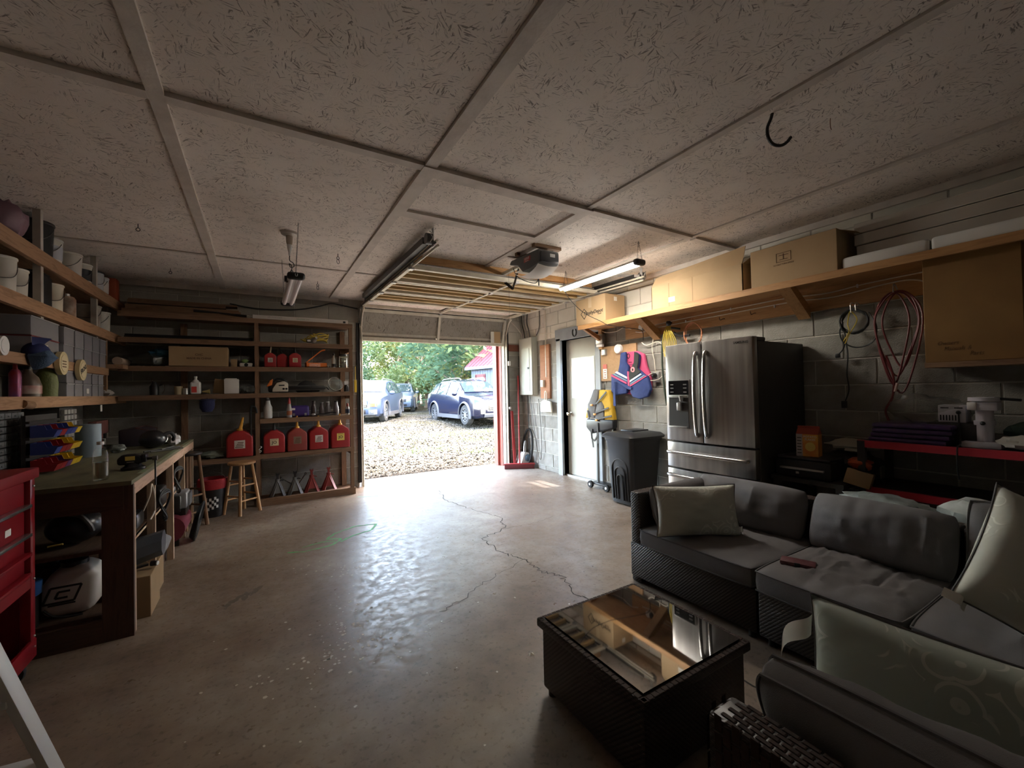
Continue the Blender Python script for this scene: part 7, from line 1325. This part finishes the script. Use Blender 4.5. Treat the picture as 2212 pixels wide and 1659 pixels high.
gm = thing('bench_vise', 'black bench vise with a yellow label and a hanging handle on the bench edge', 'vise', (-.695, 3.55, .854)); gm.scale = (.72, .72, .72); m_vb = M('vise_black', (.012, .012, .014), .28)
obj('base', B().lathe([(.085, 0), (.085, .02), (.06, .035), (.05, .06)], 22), m_vb, gm); obj('body', B().prism([(-.10, .045), (.06, .045), (.085, .075), (.06, .12), (.02, .135), (-.07, .135), (-.105, .10)], 'y', -.05, .05), m_vb, gm, bev=.02, seg=3); obj('label', B().box(-.045, -.0525, .085, .02, -.049, .12), m_labY, gm, sm=0); obj('plate', B().box(-.035, -.052, .066, .015, -.049, .072), m_galv, gm, sm=0)
obj('jaw', B().box(.06, -.05, .06, .095, .05, .13), m_vb, gm, bev=.006); obj('screw', B().cyl((.08, 0, .085), (.15, 0, .085), .013, n=12), m_vb, gm); obj('screw_head', B().cyl((.13, 0, .085), (.165, 0, .085), .02, n=14), m_galv_dark, gm); obj('handle', B().cyl((.15, 0, .10), (.15, 0, -.16), .007, n=8), m_black, gm)
sv = thing('shop_vacuum', 'large black round shop vacuum head on the middle of the workbench', 'vacuum', (-.83, 4.92, .854)); sv.scale = (.66, .66, .66); obj('drum', B().sphere((0, 0, .12), .15, 22, 14, (1, 1, .82)), m_vb, sv); obj('band', B().tube([(math.cos(a)*.155, -.0+math.sin(a)*.06, .12+math.sin(a)*.11) for a in [-.5+i*.2 for i in range(12)]], .010, 6), m_galv, sv); obj('hose', B().tube([(.1, -.05, .16), (.18, 0, .20), (.22, .05, .14), (.18, .12, .06), (.05, .18, .04)], .022, 8, sm=4), m_black, sv)
one('white_knob', B().box(-.015, -.015, 0, .015, .015, .03), m_white_pl, 'small white plastic block on the bench beside the vacuum head', 'block', loc=(-.70, 5.0, .93), bev=.004) if False else None
one('glove', crumple(.10, .16, .10, 71), M('white_glove', (.58, .56, .55), .8), 'crumpled white rag beside the vacuum head', 'rag', loc=(-.70, 5.05, .855)); one('paper', crumple(.10, .12, .07, 72), m_greybag, 'small grey wad of paper beside the vacuum head', 'paper', loc=(-1.02, 4.72, .855))
bj = thing('bottle_jack', 'rusty red press frame standing at the back of the workbench', 'press', (-1.22, 5.05, .854)); m_rr = M('rust_red', (.13, .03, .022), .7, c2=(.07, .025, .02), sc=12)
for y in (-.12, .12): obj('column', B().box(-.02, y-.025, 0, .02, y+.025, .22), m_brush_dark, bj, bev=.004)
obj('beam', B().box(-.03, -.16, .14, .03, .16, .26), m_rr, bj, bev=.01); obj('ram', B().cyl((0, 0, .02), (0, 0, .16), .03, n=14), m_rr, bj); obj('base', B().box(-.05, -.15, 0, .05, .15, .02), m_brush_dark, bj, sm=0); obj('valve', B().tube([(.03, -.04, .10), (.05, -.04, .10), (.05, -.04, .05)], .008, 6), m_galv, bj)
cs = thing('tool_case', 'long dark tool case lying along the back of the workbench', 'case', (-1.02, 5.38, .854)); obj('shell', B().prism([(-.10, 0), (.10, 0), (.12, .14), (.02, .17), (-.1, .16)], 'y', -.20, .20), M('case_dark', (.03, .022, .03), .5), cs, bev=.015); obj('trim', B().tube([(.122, -.19, .14), (.02, -.19, .172), (.02, .19, .172), (.122, .19, .14)], .004, 5), m_rr, cs)
one('board_offcut', B().box(-.02, -.22, 0, .015, .22, .05), M('pale_offcut', (.26, .23, .19), .8), 'pale board offcut leaning behind the dark tool case', 'board', loc=(-1.24, 5.35, 1.06), sm=0) if False else None
wr_ = thing('pry_bar', 'dark pry bars and rods scattered along the bench edge', 'tools', (-.72, 4.62, .855));
for k_, (a, c) in enumerate((((-.10, -.1, .008), (.10, .16, .008)), ((-.05, -.14, .008), (.14, .02, .008)), ((.0, -.02, .01), (.05, .22, .01)))): obj('rod', B().cyl(a, c, .006, n=8), m_galv_dark if k_ else m_brush_dark, wr_)
# under the bench
sp_ = thing('pump_sprayer', 'white backpack sprayer tank with a diamond logo under the workbench', 'sprayer', (-.885, 3.26, .141)); m_tank = M('tank_white', (.66, .63, .58), .45)
obj('tank', B().prism([(-.10, .0), (.075, .0), (.105, .05), (.115, .20), (.085, .25), (.03, .265), (-.07, .25), (-.115, .18), (-.12, .05)], 'y', -.075, .10), m_tank, sp_, bev=.04, seg=4); obj('cap', B().lathe([(.055, .255), (.055, .28), (.03, .285)], 18), m_black, sp_)
b = B(); Q = [(-.075, .165), (.045, .165), (.015, .085), (-.105, .085)]
for i in range(4): a_, c_ = Q[i], Q[(i+1) % 4]; b.bar((a_[0], -.0765, a_[1]), (c_[0], -.0765, c_[1]), .010, .003, (0, 1, 0))
b.bar((-.085, -.0765, .074), (.02, -.0765, .074), .008, .003, (0, 1, 0)); Q = [(.0, .14), (-.045, .14), (-.058, .108), (-.01, .108)]
for i in range(3): a_, c_ = Q[i], Q[i+1]; b.bar((a_[0], -.0765, a_[1]), (c_[0], -.0765, c_[1]), .010, .003, (0, 1, 0))
o = obj('logo', b, m_ink, sp_, sm=0); obj('hose', B().tube([(-.10, -.08, .06), (-.06, -.085, .02), (.0, -.085, .005), (.05, -.08, .0)], .006, 6, sm=4), m_black, sp_)
one('blue_bag', crumple(.16, .14, .10, 81), M('blue_film', (.03, .04, .28), .3), 'shiny blue plastic pack behind the sprayer tank', 'packet', loc=(-.93, 3.38, .40)) if False else None
t_ = thing('nozzle_pack', 'bright blue plastic nozzle cup beside the sprayer tank', 'cup', (-1.02, 3.14, .141)); obj('cup', B().lathe([(.03, .16), (.042, .17), (.045, .235), (.04, .24)], 16), M('cup_blue', (.03, .18, .50), .35), t_); obj('stem', B().cyl((0, 0, 0), (0, 0, .17), .03, n=12), m_black, t_)
t_ = thing('chemical_jug', 'dark blue and black jug behind the sprayer tank', 'jug', (-1.02, 3.42, .141)); obj('jug', B().box(-.09, -.08, 0, .10, .08, .24), m_black, t_, bev=.03); obj('label', B().box(.02, -.082, .14, .09, -.079, .22), cols['b'], t_, sm=0); obj('spout', B().lathe([(.025, .23), (.025, .27)], 12), m_black, t_)
t_ = thing('leaf_blower', 'black blower with a chrome grip on the middle bench shelf', 'blower', (-.90, 3.32, .491)); obj('housing', B().sphere((0, 0, .10), .11, 18, 12, (1.1, 1, .85)), m_vb, t_); obj('grip', B().tube([(-.02, -.05, .18), (.04, -.08, .17), (.08, -.09, .12), (.09, -.08, .08)], .012, 8, sm=4), m_galv_dark, t_); obj('trim', B().tube([(-.08, -.10, .03), (-.02, -.105, .035)], .005, 6), m_labY, t_)
t_ = thing('angle_grinder', 'black power tool with a coiled lead on the middle bench shelf', 'power tool', (-.70, 3.50, .491)); obj('body', B().box(-.06, -.08, 0, .05, .10, .10), m_vb, t_, bev=.025); obj('lead', B().tube([(.06, .0, .10), (.10, -.04, .20), (.10, .02, .26), (.10, .1, .16), (.09, .16, .06), (.08, .08, .02)], .005, 6, sm=4), m_romex, t_)
gm2 = thing('engine_cover', 'dark grey faceted machine casing jutting from the bench on a brown carton', 'machine', (-.66, 3.50, .245)); m_case = M('case_bluegrey', (.09, .105, .13), .3)
b = B(); n_ = 8; r_ = .085; ring0 = [(-.06, math.cos(PI/8+i*PI/4)*r_-.02, .09+math.sin(PI/8+i*PI/4)*r_) for i in range(n_)]; ring1 = [(.12, math.cos(PI/8+i*PI/4)*r_*.92, .13+math.sin(PI/8+i*PI/4)*r_*.92) for i in range(n_)]
b.add(ring0+ring1, [(i, (i+1) % n_, n_+(i+1) % n_, n_+i) for i in range(n_)]+[tuple(range(n_-1, -1, -1)), tuple(range(n_, 2*n_))]); obj('casing', b, m_case, gm2, sm=0); obj('rear_body', B().sphere((-.08, -.03, .085), .085, 14, 10), m_vb, gm2); obj('knob', B().cyl((.07, -.08, .03), (.10, -.09, .03), .016, n=12), m_black, gm2); obj('knob_cap', B().cyl((.10, -.09, .03), (.105, -.092, .03), .012, n=12), m_white, gm2); obj('strap', B().bar((-.10, -.10, .01), (.06, -.09, .03), .02, .01), m_brush_dark, gm2, sm=0)
t_ = thing('cardboard_box', 'narrow brown carton standing on the floor under the grey machine casing', 'box', (-.655, 3.42, 0), (0, 0, 0)); obj('carton', B().box(-.10, -.13, 0, .085, .13, .245), m_card_dk, t_, bev=.003, seg=1)
t_ = thing('cardboard_box', 'second brown carton standing under the bench behind the narrow one', 'box', (-.68, 3.72, 0)); obj('carton', B().box(-.10, -.12, 0, .085, .12, .21), m_card_dk, t_, bev=.003, seg=1)
t_ = thing('air_compressor', 'silver-grey compressor motor with cooling fins beneath the bench', 'compressor', (-.66, 4.86, .30)); m_motor = M('motor_silver', (.34, .35, .37), .35, .5)
obj('motor', B().box(-.10, -.10, 0, .09, .12, .15), m_motor, t_, bev=.02); obj('belt_cover', B().box(-.10, -.13, -.02, .05, -.095, .13), m_black, t_, bev=.02)
for i in range(6): obj('fin', B().box(.088, -.05+i*.028, .02, .106, -.04+i*.028, .13), m_motor, t_, sm=0)
obj('mount_bracket', B().box(-.10, -.11, -.05, .08, .12, 0), m_brush_dark, t_, sm=0); obj('tank', B().cyl((-.02, -.22, -.14), (-.02, .22, -.14), .11, n=20), M('tank_maroon', (.20, .035, .06), .3, .3), t_)
for y in (-.15, .15): obj('foot', B().box(-.08, y-.02, -.30, .04, y+.02, -.22), m_brush_dark, t_, sm=0)
t_ = thing('rubber_hose', 'black rubber hose coiled round the compressor tank', 'hose', (-.52, 4.84, .16))
for k_ in range(4): obj('coil', B().tube([(.01*k_+.035*math.sin(a), math.cos(a)*(.17+.01*k_), math.sin(a)*(.13+.012*k_)) for a in [2*PI*i/20 for i in range(20)]], .009, 6, closed=True), m_black, t_)
for k_, (y, z, l_) in enumerate(((4.55, .60, 'black cable coil hung inside the bench frame'), (3.95, .52, 'black cable loop hung on the bench post'))): one('cable_coil', B().tube([(.02*math.sin(a*2), math.cos(a)*.11+.01*math.sin(i*.9), math.sin(a)*.10+.012*math.cos(i*.7)) for i, a in enumerate([2*PI*i/16 for i in range(40)])], .007, 6, sm=2), m_cordb, l_, 'cord', loc=(-.60, y, z))
t_ = thing('power_tool', 'grey drill case on the middle bench shelf', 'power tool', (-.70, 4.12, .491)); obj('case', B().box(-.10, -.12, 0, .07, .12, .14), m_brush_dark, t_, bev=.02); obj('handle', B().tube([(.0, -.06, .14), (.0, -.05, .18), (.0, .05, .18), (.0, .06, .14)], .010, 6, sm=4), m_black, t_)
t_ = thing('orange_tool', 'small orange and grey sander on the middle bench shelf', 'sander', (-.68, 4.55, .491)); obj('base', B().box(-.05, -.07, 0, .05, .07, .05), m_motor, t_, bev=.012); obj('grip', B().sphere((0, 0, .08), .05, 12, 8, (1, 1.2, .8)), m_ob, t_)
t_ = thing('grey_case', 'pale grey plastic case on the lower bench shelf', 'case', (-.72, 4.02, .141)); obj('shell', B().prism([(-.12, 0), (.10, 0), (.13, .09), (.06, .14), (-.12, .14)], 'y', -.15, .15), M('case_pale', (.26, .27, .29), .4), t_, bev=.015)
one('dark_bundle', crumple(.2, .26, .2, 91), m_dark, 'dark bundle stuffed in the bench bay by the black stool', 'bundle', loc=(-.98, 5.3, .0))
# ---- tool chest
tc = thing('tool_chest', 'red rolling tool cabinet with silver drawer pulls beside the workbench', 'tool chest', (-1.215, 2.52, 0)); m_chest = M('chest_red', (.26, .010, .016), .32, c2=(.22, .008, .014), sc=4); m_pull = M('pull_silver', (.72, .71, .70), .22, .9)
X0, X1, Y0, Y1 = -.26, .285, -.50, .40
for y in (Y0, Y1-.045): obj('front_post', B().box(X1-.04, y, .10, X1, y+.045, .955), m_chest, tc, bev=.004)
obj('carcass', B().box(X0, Y0, .44, X1-.045, Y1, .94), m_chest, tc, sm=0); obj('top_tray', B().box(X0-.01, Y0-.01, .935, X1+.012, Y1+.012, .985), m_chest, tc, bev=.006); obj('side_panel', B().box(X0, Y1-.012, .10, X1-.04, Y1, .45), m_chest, tc, sm=0); obj('side_panel', B().box(X0, Y0, .10, X1-.04, Y0+.012, .45), m_chest, tc, sm=0); obj('back_panel', B().box(X0, Y0, .10, X0+.012, Y1, .45), m_pg, tc, sm=0); obj('bottom_tray', B().box(X0, Y0, .09, X1+.002, Y1, .115).box(X1-.012, Y0, .09, X1+.004, Y1, .175), m_chest, tc, bev=.004); obj('lower_beam', B().box(X1-.04, Y0+.04, .425, X1-.002, Y1-.04, .475), m_chest, tc, sm=0)
for z0, z1, pl in ((.80, .925, 1), (.665, .79, 1), (.575, .655, 0), (.48, .565, 0)):
    d_ = obj('drawer', B().box(X1-.06, Y0+.05, z0, X1-.018, Y1-.05, z1), m_chest, tc, bev=.006); zz = z0+.012
    obj('pull', B().box(X1-.02, Y0+.06, zz-.006, X1+.012, Y1-.06, zz+.010), m_pull if pl else m_chest, d_, bev=.004)
obj('sticker', B().box(X1-.0175, .17, .715, X1-.0165, .22, .745), m_paper, tc, sm=0)
for y in (Y0+.06, Y1-.06):
    for x in (X0+.06, X1-.06): cw = obj('caster', B().lathe([(.012, -.014), (.045, -.014), (.048, 0), (.045, .014), (.012, .014)], 16, TR((x, y, .048), rx=90)), m_blackrub, tc); obj('fork', B().box(x-.02, y-.02, .05, x+.02, y+.02, .09), m_galv_dark, cw, sm=0)
for z in (.90, .46, .14, .19): obj('rivet', B().sphere((X1+.001, Y1-.02, z), .006, 8, 5), m_galv, tc)
one('fire_extinguisher', B().cyl((0, -.14, .05), (0, .12, .05), .05, n=16).cyl((0, .12, .05), (0, .17, .05), .02, n=10), M('ext_red', (.30, .02, .02), .3), 'red cylinder lying in the bottom tray of the tool chest', 'cylinder', loc=(-1.08, 2.62, .117))
one('orange_rag', crumple(.20, .22, .12, 95), M('orange_cloth', (.50, .15, .07), .85), 'orange shop rag on top of the tool chest', 'rag', loc=(-1.16, 2.78, .985))
# ---- step ladder
ld_ = thing('step_ladder', 'white aluminium step ladder standing beside the tool chest', 'ladder', (-.62, 1.62, 0)); m_al = M('ladder_white', (.66, .66, .64), .4, .3)
obj('front_rail', B().bar((.115, .24, 0), (-.13, -.06, 1.25), .055, .022, (1, 0, 0)), m_al, ld_, bev=.003); obj('front_rail', B().bar((-.30, .30, 0), (-.46, -.03, 1.25), .055, .022, (1, 0, 0)), m_al, ld_, bev=.003)
for k_, t2_ in enumerate((.18, .38, .58, .78)):
    a_ = Vector((.115, .24, 0)).lerp(Vector((-.13, -.06, 1.25)), t2_); c_ = Vector((-.30, .30, 0)).lerp(Vector((-.46, -.03, 1.25)), t2_); obj('step', B().bar(a_, c_, .07, .02), m_al, ld_, bev=.003)
obj('rear_leg', B().bar((-.02, -.52, 0), (-.14, -.10, 1.22), .02, .03, (1, 0, 0)), m_al, ld_, sm=0); obj('rear_leg', B().bar((-.44, -.48, 0), (-.47, -.07, 1.22), .02, .03, (1, 0, 0)), m_al, ld_, sm=0)
